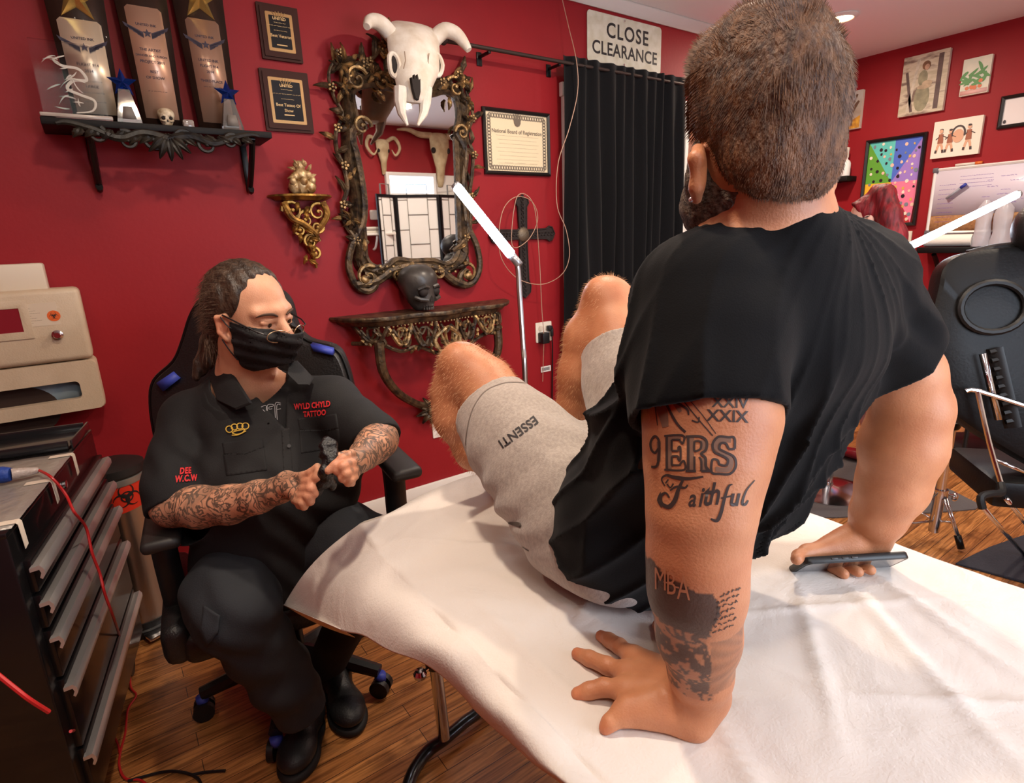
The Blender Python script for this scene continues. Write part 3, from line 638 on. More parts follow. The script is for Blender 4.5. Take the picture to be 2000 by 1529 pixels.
# --- certificate
x0, z0 = wp(939, 208); x1, z1 = wp(1073, 345); w, h = x1-x0, z0-z1; F = wallM((x0+x1)/2, (z0+z1)/2, .001)
t = thing('framed_certificate', 'cream certificate with an eagle in a thin black frame, right of the mirror', 'certificate', ((x0+x1)/2, D, (z0+z1)/2))
mb = MB(F); ring_prism(mb, w, h, .018, 0, .02); mb.build('frame', mat('frame_black', (26, 24, 24), .35), t)
mb = MB(F); mb.prism(rrect(w-.03, h-.03, .001), .002, .006); pp = mb.build('paper', mat('certificate_paper', (232, 214, 178), .35, coat=.6), t)
mb = MB(F); w2, h2 = w-.075, h-.07
for q in range(2):
    for (n_, horiz) in ((22, 1), (16, 0)):
        for k in range(n_):
            u = (k+.5)/n_-.5
            for s in (-1, 1):
                c = (u*w2, s*h2/2) if horiz else (s*w2/2, u*h2)
                mb.tube([(c[0]+.011*math.cos(a)*(1-.35*q), c[1]+.011*math.sin(a)*(1-.35*q), .0066) for a in np.linspace(0, 2*PI, 9)[:-1]], .0018, 3, closed=True, flat=.3, nrm=(0, 0, 1))
for s in (-1, 1):
    leaf(mb, (0, h*.26), PI/2+s*.9, .05, .012, .005, lift=.001, lobes=4, curl=-s*.6); leaf(mb, (0, h*.28), PI/2+s*.5, .045, .010, .005, lift=.001, lobes=3, curl=-s*.8)
mb.text('National Board of Registration', .026, 0, h*.165, .0068, bold=.02)
for k in range(8): scribble(mb, -w*.32+.01*(k % 3), w*.32-.012*(k % 2), h*.10-k*.019, .0026, .0066, 20+k, .0004)
for k in range(3): scribble(mb, -w*.2+k*w*.19, -w*.08+k*w*.19, -h*.31, .003, .0066, 40+k, .0005)
mb.build('engraved_print', mat('certificate_ink', (112, 100, 86), .6), pp, smooth=False)

# --- iron cross, outlet, cord
x, z = wp(1022, 470); c0 = wp(1019, 458); F = wallM(c0[0], c0[1], .002); top = wp(1014, 383)[1]-c0[1]; bot = wp(1030, 580)[1]-c0[1]; rt = wp(1080, 460)[0]-c0[0]
t = thing('iron_cross', 'dark cast-iron filigree cross hanging left of the curtain', 'cross', (c0[0], D, c0[1])); mb = MB(F)
def arm(p0, p1, hw):
    d = V((p1[0]-p0[0], p1[1]-p0[1], 0)); L_ = d.length; d.normalize(); n = V((-d.y, d.x, 0)); P = V((*p0, 0)); q = [(0, hw*.8), (L_*.72, hw), (L_*.82, hw*1.5), (L_*.92, hw*1.3), (L_, 0)]
    pts = [P+d*a+n*b for a, b in q]+[P+d*a-n*b for a, b in reversed(q[:-1])]; mb.prism([(v.x, v.y) for v in pts], 0, .012)
    mb.tube([V((v.x, v.y, .012)) for v in pts], .005, 6, closed=True)
    for k in range(int(L_/.022)):
        c = P+d*(.02+k*.022); mb.tube([(c.x+.009*math.cos(a), c.y+.009*math.sin(a), .014) for a in np.linspace(0, 2*PI, 8)[:-1]], .0032, 5, closed=True)
arm((0, 0), (0, top), .028); arm((0, 0), (0, bot), .028); arm((0, 0), (rt, 0), .026); arm((0, 0), (-rt, 0), .026)
mb.build('cross_arms', mat('cast_iron', (48, 40, 38), .55, metal=.4, bump=.3), t)
mb = MB(F); mb.lathe([(.001, .03), (.02, .028), (.034, .02), (.040, .012), (.042, 0)], 24); mb.build('round_boss', mat('worn_iron', (112, 100, 84), .5, metal=.5, bump=.3, bs=90), t)
x0, z0 = wp(1042, 627); x1, z1 = wp(1079, 668); w, h = .118, .118; xc, zc = (x0+x1)/2, (z0+z1)/2; F = wallM(xc, zc, .001)
t = thing('wall_outlet', 'white double wall outlet beside the curtain', 'outlet', (xc, D, zc))
mb = MB(F); mb.prism(rrect(.115, .115, .006), 0, .006); mb.build('cover_plate', mat('outlet_ivory', (232, 222, 206), .4), t)
for sx in (-.024, .024):
    for sy in (-.022, .022):
        q = MB(F); q.prism(rrect(.032, .03, .012, cx=sx, cy=sy), .006, .008)
        for k in (-.006, .006): q.box((sx+k, sy+.003, .0085), (.002, .009, .001))
        q.build('socket', mat('socket_cream', (214, 200, 180), .5), t)
mb = MB(F); mb.box((-.02, -.03, .03), (.05, .062, .05), .006); tag(mb.build('power_adapter', BLK), 'square black power adapter plugged into the lower left of the outlet', 'power adapter')
mb = MB(F); mb.box((.03, .02, .022), (.03, .03, .03), .006); mb.box((.04, -.005, .03), (.018, .05, .016), .006)
mb.tube(spl([(.04, -.02, .03), (.05, -.1, .02), (.052, -.25, .012), (.045, -.45, .012), (.05, -.6, .012), (.05, -.78, .02)]), .004, 6)
tag(mb.build('plugged_cord', BLK), 'black angled plug with its cord at the right of the outlet', 'cord')
# thin clear cord in big loops from the ceiling down to the adapter
mb = MB(); pts = [(1096, -10, .05), (1110, 50, .10), (1126, 120, .17), (1128, 180, .175), (1112, 250, .175), (1090, 320, .16), (1088, 400, .16), (1106, 450, .175), (1112, 500, .175), (1098, 535, .15), (1065, 554, .09), (1030, 552, .08), (1000, 535, .08), (978, 500, .1), (975, 450, .1), (985, 405, .08), (1010, 384, .07), (1040, 395, .07), (1050, 430, .07), (1030, 470, .07), (1000, 478, .07), (980, 470, .08), (1010, 384, .09), (1042, 400, .09), (1053, 500, .06), (1058, 600, .05), (1062, 655, .05), (1061, 700, .03), (1060, 745, .02)]
pts = [p for i, p in enumerate(pts) if i not in (21,)]
mb.tube(spl([ony(a, b, D-w) for a, b, w in pts], 8), .0022, 6)
tag(mb.build('hanging_cord', mat('clear_tan_cord', (176, 140, 118), .4)), 'thin tan cord hanging from the ceiling in wide loops across the cross', 'cord')
x, z = wp(1065, 720); mb = MB(wallM(x, z, .005)); mb.prism(rrect(.075, .034, .003), 0, .001); tg = tag(mb.build('barcode_tag', mat('tag_white', (232, 228, 224), .5)), 'white barcode sticker on the wall below the outlet', 'sticker')
mb = MB(wallM(x, z, .0065))
for k in range(22): mb.box((-.028+k*.0026, .0, 0), (.001 if k % 3 else .0016, .02, .0006))
mb.build('bars', mat('bar_ink', (60, 56, 60), .6), tg, smooth=False)
x, z = wp(856, 832); mb = MB(wallM(x, z, .001)); mb.prism(rrect(.075, .118, .004), 0, .006); tag(mb.build('blank_wall_plate', mat('plate_white', (226, 220, 210), .5)), 'blank white wall plate low on the wall behind the client\'s raised knee', 'wall plate')

# --- curtain, rod, clearance sign
r0 = ony(866, 83, D-.10); r1 = ony(1100, 118, D-.10); dz = (r1.z-r0.z)/(r1.x-r0.x)
t = thing('curtain_rod', 'long dark metal curtain rod running from behind the cow skull to the curtain', 'curtain rod', (r0.x, D-.1, r0.z))
xe = ony(1334, 165, D-.1).x+.03; zr = (r0.z+r1.z)/2
mb = MB(); mb.bar((r0.x, D-.1, zr), (xe, D-.1, zr), .0095, 12); mb.ball((r0.x, D-.1, zr), .02); mb.ball((xe, D-.1, zr), .02); mb.build('rod', mat('gunmetal', (72, 62, 58), .4, metal=.7), t)
for x in (r0.x+.25, r1.x-.02): mb = MB(); mb.box((x, D-.05, zr-.012), (.014, .098, .012), .002); mb.box((x, D-.004, zr-.02), (.03, .006, .06), .002); mb.build('bracket', BLM, t)
x0c, x1c = ony(1103, 300, D-.1).x, ony(1333, 300, D-.1).x-.0
NC = 11
def curt(u, v):
    x = x0c+(x1c-x0c)*u; z = zr+.035-(zr+.035-.03)*v
    f = math.sin(u*NC*2*PI+.8*math.sin(v*2+u*9))*.026+.012*math.sin(u*47+v*3)
    return (x+.012*math.sin(v*5+u*20), D-.1+f*min(1, .35+v*2), z)
mb = MB(); mb.grid(curt, 220, 40); cu = mb.build('blackout_curtain', mat('black_curtain_cloth', (17, 17, 19), .92, sheen=.05, spec=.2, bump=.15, bs=400, stretch=(1, 1, .2)), sharp=180)
tag(cu, 'black floor-length curtain hanging in folds behind the client', 'curtain'); so = cu.modifiers.new('t', 'SOLIDIFY'); so.thickness = .002
sa, sb_ = ony(1150, 17, D-.02), ony(1293, 152, D-.02)
xs0, xs1 = sa.x, sb_.x; zt_, zb_ = ony(1150, 17, D-.02).z, ony(1150, 119, D-.02).z; w, h = xs1-xs0, zt_-zb_
F = wallM((xs0+xs1)/2, (zt_+zb_)/2+.004, .004)
t = thing('clearance_sign', 'white metal sign reading CLOSE CLEARANCE above the curtain', 'sign', ((xs0+xs1)/2, D, zt_))
mb = MB(F); mb.prism(rrect(w, h, .02), 0, .003); sg = mb.build('sign_panel', mat('sign_white', (218, 214, 196), .45, col2=(202, 196, 172), vs=20), t)
mb = MB(F); mb.text('CLOSE', .105, .015, h*.18, .0036, bold=.02, space=1.15); mb.text('CLEARANCE', .092, .0, -h*.20, .0036, bold=.02, space=1.04); mb.build('lettering', mat('sign_black', (34, 32, 34), .5), sg, smooth=False)
mb = MB(F)
for sy in (-1, 1): mb.lathe([(.006, 0), (.006, .003), (.001, .005)], 12, (-.015, sy*h*.44, .003))
mb.build('screw', CHR, sg)
# ------------------------------------------------------------ things on and by the right wall
def rp(px, py, w=0): q = onx(px, py, WX-w); return q.y, q.z
def art(c1, c2, c3, c4, th=.03):       # picture corners TL TR BR BL -> frame on the right wall, width, height
    P = [rp(*c) for c in (c1, c2, c3, c4)]; w = ((P[0][0]-P[1][0])+(P[3][0]-P[2][0]))/2; h = ((P[0][1]-P[3][1])+(P[1][1]-P[2][1]))/2
    yc = sum(p[0] for p in P)/4; zc = sum(p[1] for p in P)/4
    return rwallM(yc, zc, .001), w, h, (WX, yc, zc)
def paintmat(name, c1, c2, vs, c3=None, stretch=(1, 1, 1)):
    m = mat(name, c1, .5, col2=c2, vs=vs, stretch=stretch)
    if c3:
        r = [n for n in m.node_tree.nodes if n.type == 'VALTORGB'][0]; e = r.color_ramp.elements.new(.5); e.color = lin(c3)
    return m
CAN = mat('canvas_edge', (214, 206, 188), .8)
_bw = [0]
def blob(mb, x, y, rx, ry, w, n=14):
    _bw[0] = (_bw[0]+1) % 9; w += _bw[0]*.00035
    mb.prism([(x+rx*math.cos(a), y+ry*math.sin(a)) for a in np.linspace(0, 2*PI, n, endpoint=False)], w, w+.0008)
# 1 large pale canvas: seated woman on steps
F, w, h, o = art((1766, 114), (1858, 97), (1846, 216), (1761, 229))
t = thing('canvas_painting', 'large pale painting of a woman seated on wooden steps, high on the right wall', 'painting', o, 'canvases on the right wall')
mb = MB(F); mb.prism(rrect(w, h, .003), 0, .03); mb.build('stretched_canvas', CAN, t)
mb = MB(F); mb.prism(rrect(w*.995, h*.995, .003), .03, .031); pc = mb.build('painted_ground', paintmat('steps_ground', (170, 160, 134), (112, 92, 80), 7, (194, 184, 160), (1, 1, 3)), t)
for nm, col, shp in (('painted_boards', (96, 78, 74), [('b', -.30, -.1, .018, h*.7, .2), ('b', .33, .0, .03, h*.9, .0)]), ('painted_rail', (206, 198, 178), [('b', -.22, .0, .02, h*.85, -.12)]),
                     ('painted_dress', (150, 146, 116), [('e', .0, -.22, .13, .24), ('e', -.02, .1, .08, .13)]), ('painted_shawl', (190, 170, 140), [('e', .09, .0, .09, .05), ('e', .03, -.05, .12, .04)]), ('painted_hair', (120, 82, 52), [('e', .03, .30, .07, .075)]), ('painted_face', (196, 156, 128), [('e', .05, .27, .04, .05)])):
    q = MB(F)
    for s in shp:
        if s[0] == 'e': blob(q, s[1]*w, s[2]*h, s[3]*w*1.3, s[4]*h, .0312+.0005*len(nm)/10)
        else: q.box((s[1]*w, s[2]*h, .0315), (s[3], s[4], .001), R=Matrix.Rotation(s[5], 3, 'Z'))
    q.build(nm, mat(nm, col, .6, col2=tuple(int(c*.82) for c in col), vs=24), pc, smooth=False)
# 2 small green painting (plain stand-in)
F, w, h, o = art((1884, 117), (1941, 108), (1932, 182), (1878, 188))
t = thing('canvas_painting', 'small painting of green plants and berries in a dish, top right', 'painting', o, 'canvases on the right wall')
mb = MB(F); mb.prism(rrect(w, h, .003), 0, .025); mb.build('stretched_canvas', CAN, t)
mb = MB(F); mb.prism(rrect(w*.995, h*.995, .003), .025, .026); pc = mb.build('painted_ground', paintmat('plant_ground', (214, 210, 190), (190, 198, 180), 9), t)
q = MB(F)
for k in range(16): leaf(q, (random.uniform(-.3, .3)*w, random.uniform(-.25, .2)*h), random.uniform(0, 6), .06, .012, .024, lift=.001, lobes=1)
q.build('painted_leaves', mat('leaf_green', (96, 148, 92), .6), pc); q = MB(F)
for k in range(9): blob(q, random.uniform(-.3, .3)*w, random.uniform(-.32, -.15)*h, .012, .012, .0262)
q.build('painted_berries', mat('berry_orange', (206, 120, 84), .6), pc); q = MB(F); q.box((0, -.42*h, .0264), (w*.95, h*.12, .0006)); q.build('painted_cloth', mat('cloth_pink', (220, 176, 168), .6), pc)
# 3 sketch in black frame, cut by the picture's edge
F, w, h, o = art((1956, 190), (2030, 176), (2022, 243), (1949, 253))
t = thing('framed_sketch', 'faint small drawing in a black frame at the right edge', 'framed drawing', o)
mb = MB(F); ring_prism(mb, w, h, .022, 0, .025); mb.build('frame', mat('frame_black', (26, 24, 24), .35), t)
mb = MB(F); mb.prism(rrect(w-.03, h-.03, .001), .002, .008); pp = mb.build('paper', mat('sketch_paper', (222, 216, 214), .6), t)
q = MB(F); blob(q, -.06, -.06, .008, .012, .0083); q.build('ink_mark', mat('sketch_ink', (60, 54, 60), .6), pp, smooth=False)
# 4 white canvas with four small sketched figures (plain stand-ins)
F, w, h, o = art((1827, 239), (1923, 226), (1915, 300), (1822, 311))
t = thing('canvas_painting', 'white canvas with a row of small sketched standing figures, above the whiteboard', 'painting', o, 'canvases on the right wall')
mb = MB(F); mb.prism(rrect(w, h, .003), 0, .03); mb.build('stretched_canvas', mat('canvas_white', (226, 218, 202), .7), t)
parts = {'sketched_skin': MB(F), 'sketched_clothes': MB(F), 'sketched_outlines': MB(F)}
for i, (fx, s) in enumerate(((-.32, 1), (-.12, .95), (.04, .6), (.26, 1.05))):
    x = fx*w; b = -.36*h; H = .62*h*s
    if i == 2: blob(parts['sketched_skin'], x, b+.10, .034, .045, .0312); parts['sketched_outlines'].tube([(x+.038*math.cos(a), b+.115+.05*math.sin(a), .033) for a in np.linspace(-.3, PI+.3, 12)], .006, 5, flat=.2, nrm=(0, 0, 1)); continue
    for sx in (-1, 1): parts['sketched_skin'].tube([(x, b+H*.5, .0312), (x+sx*.014, b+H*.25, .0312), (x+sx*.02, b, .0312)], [.010, .006], 5, flat=.15, nrm=(0, 0, 1)); parts['sketched_outlines'].tube([(x+sx*.02, b+.02, .0325), (x+sx*.022, b, .0325)], .007, 5, flat=.15, nrm=(0, 0, 1))
    parts['sketched_clothes'].tube([(x, b+H*.42, .032), (x, b+H*.82, .032)], [.018, .014], 6, flat=.15, nrm=(0, 0, 1)); blob(parts['sketched_skin'], x, b+H*.93, .011, .013, .0325)
    parts['sketched_outlines'].tube([(x-.03, b+H*.6, .033), (x, b+H*.78, .033), (x+.035, b+H*.65, .033)], .003, 5, flat=.2, nrm=(0, 0, 1))
    blob(parts['sketched_outlines'], x, b+H*1.0, .011, .007, .0328)
for (nm, q), c in zip(parts.items(), ((206, 160, 130), (150, 90, 66), (64, 54, 54))): q.build(nm, mat(nm, c, .6), t, smooth=False)
# 5 autumn tree canvas, half behind the client's head
F, w, h, o = art((1640, 187), (1692, 173), (1681, 250), (1632, 260))
t = thing('canvas_painting', 'painting of a bare tree over yellow leaves, beside the client\'s head', 'painting', o, 'canvases on the right wall')
mb = MB(F); mb.prism(rrect(w, h, .003), 0, .03); mb.build('stretched_canvas', CAN, t)
mb = MB(F); mb.prism(rrect(w*.995, h*.995, .003), .03, .031); pc = mb.build('painted_ground', paintmat('sky_grey', (176, 172, 164), (146, 132, 116), 6), t)
q = MB(F); q.prism([(-w*.48, -h*.48), (w*.48, -h*.48), (w*.48, -h*.15), (w*.2, -h*.25), (-w*.1, -h*.1), (-w*.48, -h*.2)], .0312, .0318); q.build('painted_leaves', paintmat('yellow_leaves', (206, 156, 52), (150, 96, 40), 30), pc, smooth=False)
q = MB(F); 
for p in ([(w*.1, -.4*h), (w*.1, .1*h), (w*.3, .4*h)], [(w*.1, -.05*h), (w*.38, .22*h)], [(w*.1, 0), (-w*.2, .35*h)]): q.tube([(a, b, .033) for a, b in p], [.02, .008], 6, flat=.1, nrm=(0, 0, 1))
q.build('painted_trunk', mat('trunk_brown', (90, 66, 50), .6), pc)
# 6 framed pin board in seven colours
F, w, h, o = art((1691, 275), (1812, 258), (1791, 438), (1679, 446))
t = thing('pin_display', 'black framed display of enamel pins on coloured wedges, behind the red-haired person', 'pin display', o)
mb = MB(F); ring_prism(mb, w, h, .024, 0, .035); mb.build('frame', mat('frame_black', (26, 24, 24), .35), t)
w2, h2 = w/2-.022, h/2-.022; cx_, cy_ = -.0, .0
wed = [((-.0, h2), (-w2, h2), (90, 190, 180), 'teal_wedge'), ((w2, h2), (0, h2), (74, 104, 196), 'blue_wedge'), ((w2, 0), (w2, h2), (150, 120, 196), 'violet_wedge'), ((w2*.9, -h2), (w2, 0), (226, 120, 150), 'pink_wedge'),
       ((0, -h2), (w2*.9, -h2), (176, 40, 44), 'red_wedge'), ((-w2, 0), (-w2, -h2), (232, 176, 44), 'yellow_wedge'), ((-w2, h2), (-w2, 0), (92, 156, 48), 'green_wedge')]
for a, b, c, nm in wed:
    q = MB(F); pts = [(0, 0), a, b] if nm != 'yellow_wedge' else [(0, 0), a, b, (0, -h2)]
    q.prism(pts, .004, .008); q.build(nm, mat(nm, c, .7), t, smooth=False)
PINM = [mat('pin_%d' % i, c, .3) for i, c in enumerate([(230, 220, 200), (40, 36, 44), (206, 170, 90), (226, 190, 170), (120, 130, 140)])]
rd = random.Random(4); pos = []
for _ in range(4000):
    if len(pos) > 92: break
    x, y = rd.uniform(-w2+.02, w2-.02), rd.uniform(-h2+.02, h2-.02)
    if all((x-a)**2+(y-b)**2 > .026**2 for a, b in pos): pos.append((x, y))
for i, (x, y) in enumerate(pos):
    q = MB(F); n = rd.choice((5, 6, 8, 12)); r = rd.uniform(.008, .014); a0 = rd.random()*6
    q.prism([(x+r*(1 if n > 6 or k % 2 else .7)*math.cos(a0+k*2*PI/n), y+r*1.1*math.sin(a0+k*2*PI/n)) for k in range(n)], .008, .0105); q.build('enamel_pin', PINM[i % 5], t, smooth=False)
# 7 whiteboard with cork strip
ya, za = rp(1826, 330); yb = ya-1.25; zb = rp(1806, 424)[1]; zc = rp(1803, 458)[1]
F = rwallM((ya+yb)/2, (za+zc)/2, .001); w, h = ya-yb, za-zc; hb = za-zb
t = thing('whiteboard', 'wide whiteboard with purple writing and a cork strip along its foot, right wall', 'whiteboard', (WX, (ya+yb)/2, zc))
mb = MB(F); ring_prism(mb, w, h, .02, 0, .018); mb.build('frame', mat('board_frame', (222, 218, 214), .35), t)
for sx in (-1, 1):
    for sy in (-1, 1): q = MB(F); q.box((sx*(w/2-.012), sy*(h/2-.012), .011), (.034, .034, .024), .005); q.build('corner_cap', mat('cap_grey', (92, 90, 96), .5), t)
mb = MB(F); mb.box((0, h/2-hb/2-.005, .006), (w-.03, hb-.02, .008)); wb = mb.build('writing_surface', mat('whiteboard_white', (216, 212, 226), .25), t)
mb = MB(F); mb.box((0, -h/2+(h-hb)/2+.004, .006), (w-.03, (h-hb), .008)); mb.build('cork_strip', paintmat('cork', (186, 142, 98), (158, 116, 78), 60), t)
q = MB(F)
for r_ in range(9): scribble(q, -w/2+.05, -w/2+.15, h/2-.12-r_*.032, .004, .0106, 60+r_, .0011)
for r_ in range(4): scribble(q, -w/2+.17, -w/2+.36, h/2-.07-r_*.024, .004, .0106, 80+r_, .0011)
for k in range(34): x = rd.uniform(-w*.28, w*.45); scribble(q, x, x+rd.uniform(.03, .09), h/2-.08-rd.random()*(hb-.12), .006, .0106, 100+k, .0013)
scribble(q, -.1, .14, h/2-.04, .006, .0106, 99, .0015)
q.build('purple_writing', mat('marker_purple', (124, 84, 178), .6), wb, smooth=False)
def rod_obj(nm, label, cat, a, b, r, m, capm=None):
    t = thing(nm, label, cat, a); mb = MB(); mb.bar(a, b, r); mb.build('barrel', m, t)
    if capm: mb = MB(); c = V(b); d = (V(b)-V(a)).normalized(); mb.bar(c, c+d*.04, r*1.15); mb.build('cap', capm, t)
y, z = rp(1848, 388, .03); y2, z2 = rp(1876, 367, .03); rod_obj('marker', 'blue-capped marker stuck slantwise on the whiteboard', 'marker', (WX-.03, y, z), (WX-.03, y2, z2), .009, mat('marker_grey', (150, 150, 160), .4), mat('marker_blue', (44, 56, 150), .4))
y, z = rp(1866, 318, .02); y2, z2 = rp(1905, 314, .02); rod_obj('marker', 'orange and white marker lying along the top edge of the whiteboard', 'marker', (WX-.011, y, za+.010), (WX-.011, y2, za+.010), .009, mat('marker_white', (220, 212, 200), .4), mat('marker_orange', (214, 110, 50), .4))
# small picture, wall shelves and what stands on them
y, z = rp(1762, 468); mb = MB(rwallM(y, z, .001)); mb.prism(rrect(.13, .125, .002), 0, .012); tp = tag(mb.build('small_print', mat('print_cream', (222, 214, 196), .6)), 'small cream print with a grey drawing, low on the right wall behind the lamp tube', 'picture')
mb = MB(rwallM(y, z, .0135)); blob(mb, .0, .0, .03, .035, 0); mb.build('grey_drawing', mat('print_grey', (140, 134, 120), .6), tp, smooth=False)
def bshelf(pa, pb, dpt, label, brk=True):
    y0, z0 = rp(*pa, dpt); y1, z1 = rp(*pb, dpt); z = (z0+z1)/2; F = rwallM((y0+y1)/2, z, .001); w = y0-y1
    t = thing('wall_shelf', label, 'shelf', (WX, (y0+y1)/2, z)); mb = MB(F); mb.box((0, -.02, dpt/2), (w, .04, dpt), .004); mb.build('shelf_board', BW, t)
    if brk: mb = MB(F); mb.tube(spl([(-w*.3, -.05, dpt*.8), (-w*.3, -.12, dpt*.4), (-w*.3, -.2, .03)]), .016, 7); mb.build('bracket', BLM, t)
    return F, w, z, (y0+y1)/2
F1, w1, z1_, y1_ = bshelf((1790, 487), (1960, 478), .2, 'black shelf under the whiteboard holding a roll of paper')
mb = MB(F1); mb.tube([(-w1*.47, .045, .1), (w1*.1, .045, .1)], .042, 18); tag(mb.build('paper_roll', mat('roll_white', (236, 230, 220), .8, bump=.2)), 'fat white paper roll lying on the black shelf under the whiteboard', 'paper roll')
PLS = mat('milky_plastic', (226, 224, 232), .25, trans=.3, alpha=.75, bump=.3, bs=20)
for i, (dx, hh, rr, lb) in enumerate(((w1*.19, .26, .05, 'tall thin clear plastic bag on the shelf, nearer the paper roll'), (w1*.40, .25, .055, 'wider clear plastic bag on the shelf, nearer the tattoo chair'))):
    mb = MB(F1); rings = []
    for k in range(9):
        v = k/8; rr_ = rr*(1-.15*v+.06*math.sin(9*v+i)); rings.append([(dx+rr_*math.cos(a)*(1+.09*math.sin(5*a+k)), v*hh+.001, .1+rr_*.8*math.sin(a)*(1+.09*math.sin(4*a+k*2))) for a in np.linspace(0, 2*PI, 18, endpoint=False)])
    rings.append([(dx+.012*math.cos(a), hh+.05, .1+.012*math.sin(a)) for a in np.linspace(0, 2*PI, 18, endpoint=False)]); mb.loft(rings)
    tag(mb.build('plastic_bag', PLS), lb, 'plastic bag', 'plastic bags on the shelf')
F2, w2_, z2_, y2_ = bshelf((1600, 349), (1655, 342), .16, 'short black shelf with white bottles beside the client\'s neck', False)
for i, (dx, hh, lb) in enumerate(((.20, .16, 'white pump bottle at the right end of the short black shelf'), (.10, .15, 'shorter white bottle beside the pump bottle'), (-.02, .13, 'white bottle hidden mostly behind the client\'s neck'))):
    t = thing('white_bottle', lb, 'bottle', (F2 @ V((w2_/2-.25+dx, 0, .08))), 'white bottles on the short black shelf')
    mb = MB(F2 @ Matrix.Translation((w2_/2-.26+dx, .001, .08)) @ Matrix.Rotation(-PI/2, 4, 'X')); mb.lathe([(.036, 0), (.038, .01), (.038, hh*.6), (.03, hh*.72), (.014, hh*.8), (.014, hh*.88)], 18); mb.build('bottle_body', mat('bottle_white', (228, 224, 220), .35), t)
    mb = MB(F2 @ Matrix.Translation((w2_/2-.26+dx, .001+hh*.88, .08)) @ Matrix.Rotation(-PI/2, 4, 'X')); mb.lathe([(.018, 0), (.018, .05), (.02, .055), (.02, .075), (.006, .08)], 14); mb.build('cap', mat('cap_cream', (214, 204, 190), .4), t)

# ------------------------------------------------------------ lamps with glowing tubes
TUB = mat('led_tube_glow', (225, 238, 255), .4, emit=38)
def tube_lamp(label, a, b, neck, base, rb=.012):
    t = thing('led_tube_lamp', label, 'floor lamp', (base[0], base[1], 0), 'lamps with a bright white tube')
    mb = MB(); mb.tube([a, b], .017, 16); mb.build('glowing_tube', TUB, t)
    d = (V(a)-V(b)).normalized()
    mb = MB(); mb.bar(V(a), V(a)+d*.012, .0175); mb.bar(V(b)-d*.05, V(b), .0145); mb.build('end_cap', mat('lamp_grey', (170, 172, 176), .35, metal=.7), t)
    mb = MB(); mb.tube(spl([V(b)-d*.03]+[V(p) for p in neck], 6), .010, 10); mb.build('pole', STL, t)
    mb = MB(); mb.lathe([(.001, .03), (.03, .028), (.12, .014), (.13, .0), ], 28, (base[0], base[1], .001), cap=False); mb.lathe([(.13, 0), (.001, 0)], 28, (base[0], base[1], .001), cap=False); mb.build('base', BLM, t)
    return t
P0 = W(893, 366, 2.05); P1 = W(998, 497, 2.0); pb = W(1025, 730, 2.0)
tube_lamp('silver floor lamp with a slanting bright tube in front of the mirror', P0, P1, [W(1012, 530, 2.0), W(1015, 580, 2.0), W(1022, 680, 2.0), pb, (pb.x+.0, pb.y, .5), (pb.x, pb.y, .02)], (pb.x, pb.y))
Q0 = W(1986, 380, 2.7); Q1 = W(1779, 480, 2.66); qb = W(1772, 600, 2.62)
tube_lamp('floor lamp with a slanting bright tube in front of the whiteboard', Q0, Q1, [W(1770, 492, 2.64), W(1771, 560, 2.62), (qb.x, qb.y, .7), (qb.x, qb.y, .02)], (qb.x, qb.y))

# ------------------------------------------------------------ left side: dispenser, tool chest, bin, post
BEI = mat('beige_plastic', (196, 176, 150), .45, col2=(188, 168, 142), vs=12, bump=.12, bs=200)
pa, pb_ = ony(165, 562, D-.14), ony(201, 800, D-.14); xr = ony(182, 690, D-.14).x; zt1, zb1 = ony(120, 545, D-.14).z-.03, ony(185, 700, D-.14).z; zb2 = ony(200, 800, D-.14).z
xl = xr-.50; xm = (xl+xr)/2
t = thing('sharps_dispenser', 'beige two-part sharps container cabinet on the wall above the tool chest', 'sharps container', (xm, D, zb2))
F = wallM(xm, (zt1+zb1)/2, .001); h1 = zt1-zb1
mb = MB(F); mb.box((0, 0, .065), (xr-xl, h1, .13), .018, seg=3); mb.build('upper_housing', BEI, t)
mb = MB(F); wx = -(xr-xl)/2+.26; ring_prism(mb, .19, .125, .022, .128, .136); mb.M = F; 
mb2 = MB(F @ Matrix.Translation((wx-.0, h1*.12, 0))); ring_prism(mb2, .19, .125, .024, .128, .137); mb.bm.free(); mb2.build('window_rim', BEI, t)
mb = MB(F @ Matrix.Translation((wx, h1*.12, 0))); mb.prism(rrect(.15, .085, .012), .1305, .132); mb.build('window_pane', mat('red_bin_window', (128, 34, 44), .15, coat=.5), t, smooth=False)
mb = MB(F @ Matrix.Translation((.10+.03, h1*.17, 0))); mb.prism(rrect(.1, .075, .002), .1302, .1308); st = mb.build('instruction_sticker', mat('sticker_clear', (206, 190, 168), .3), t, smooth=False)
mb = MB(F @ Matrix.Translation((.13, h1*.17, .1312)))
for k in range(7): scribble(mb, -.045, -.02+.012*(k % 3), .022-k*.008, .0014, 0, 200+k, .0004)
mb.build('fine_print', mat('sticker_ink', (110, 96, 86), .6), st, smooth=False)
mb = MB(F @ Matrix.Translation((.167, h1*.14, 0))); mb.lathe([(.018, .1308), (.018, .1316), (.001, .1317)], 24, cap=False); bz = mb.build('hazard_disc', mat('hazard_orange', (214, 96, 34), .5), t, smooth=False)
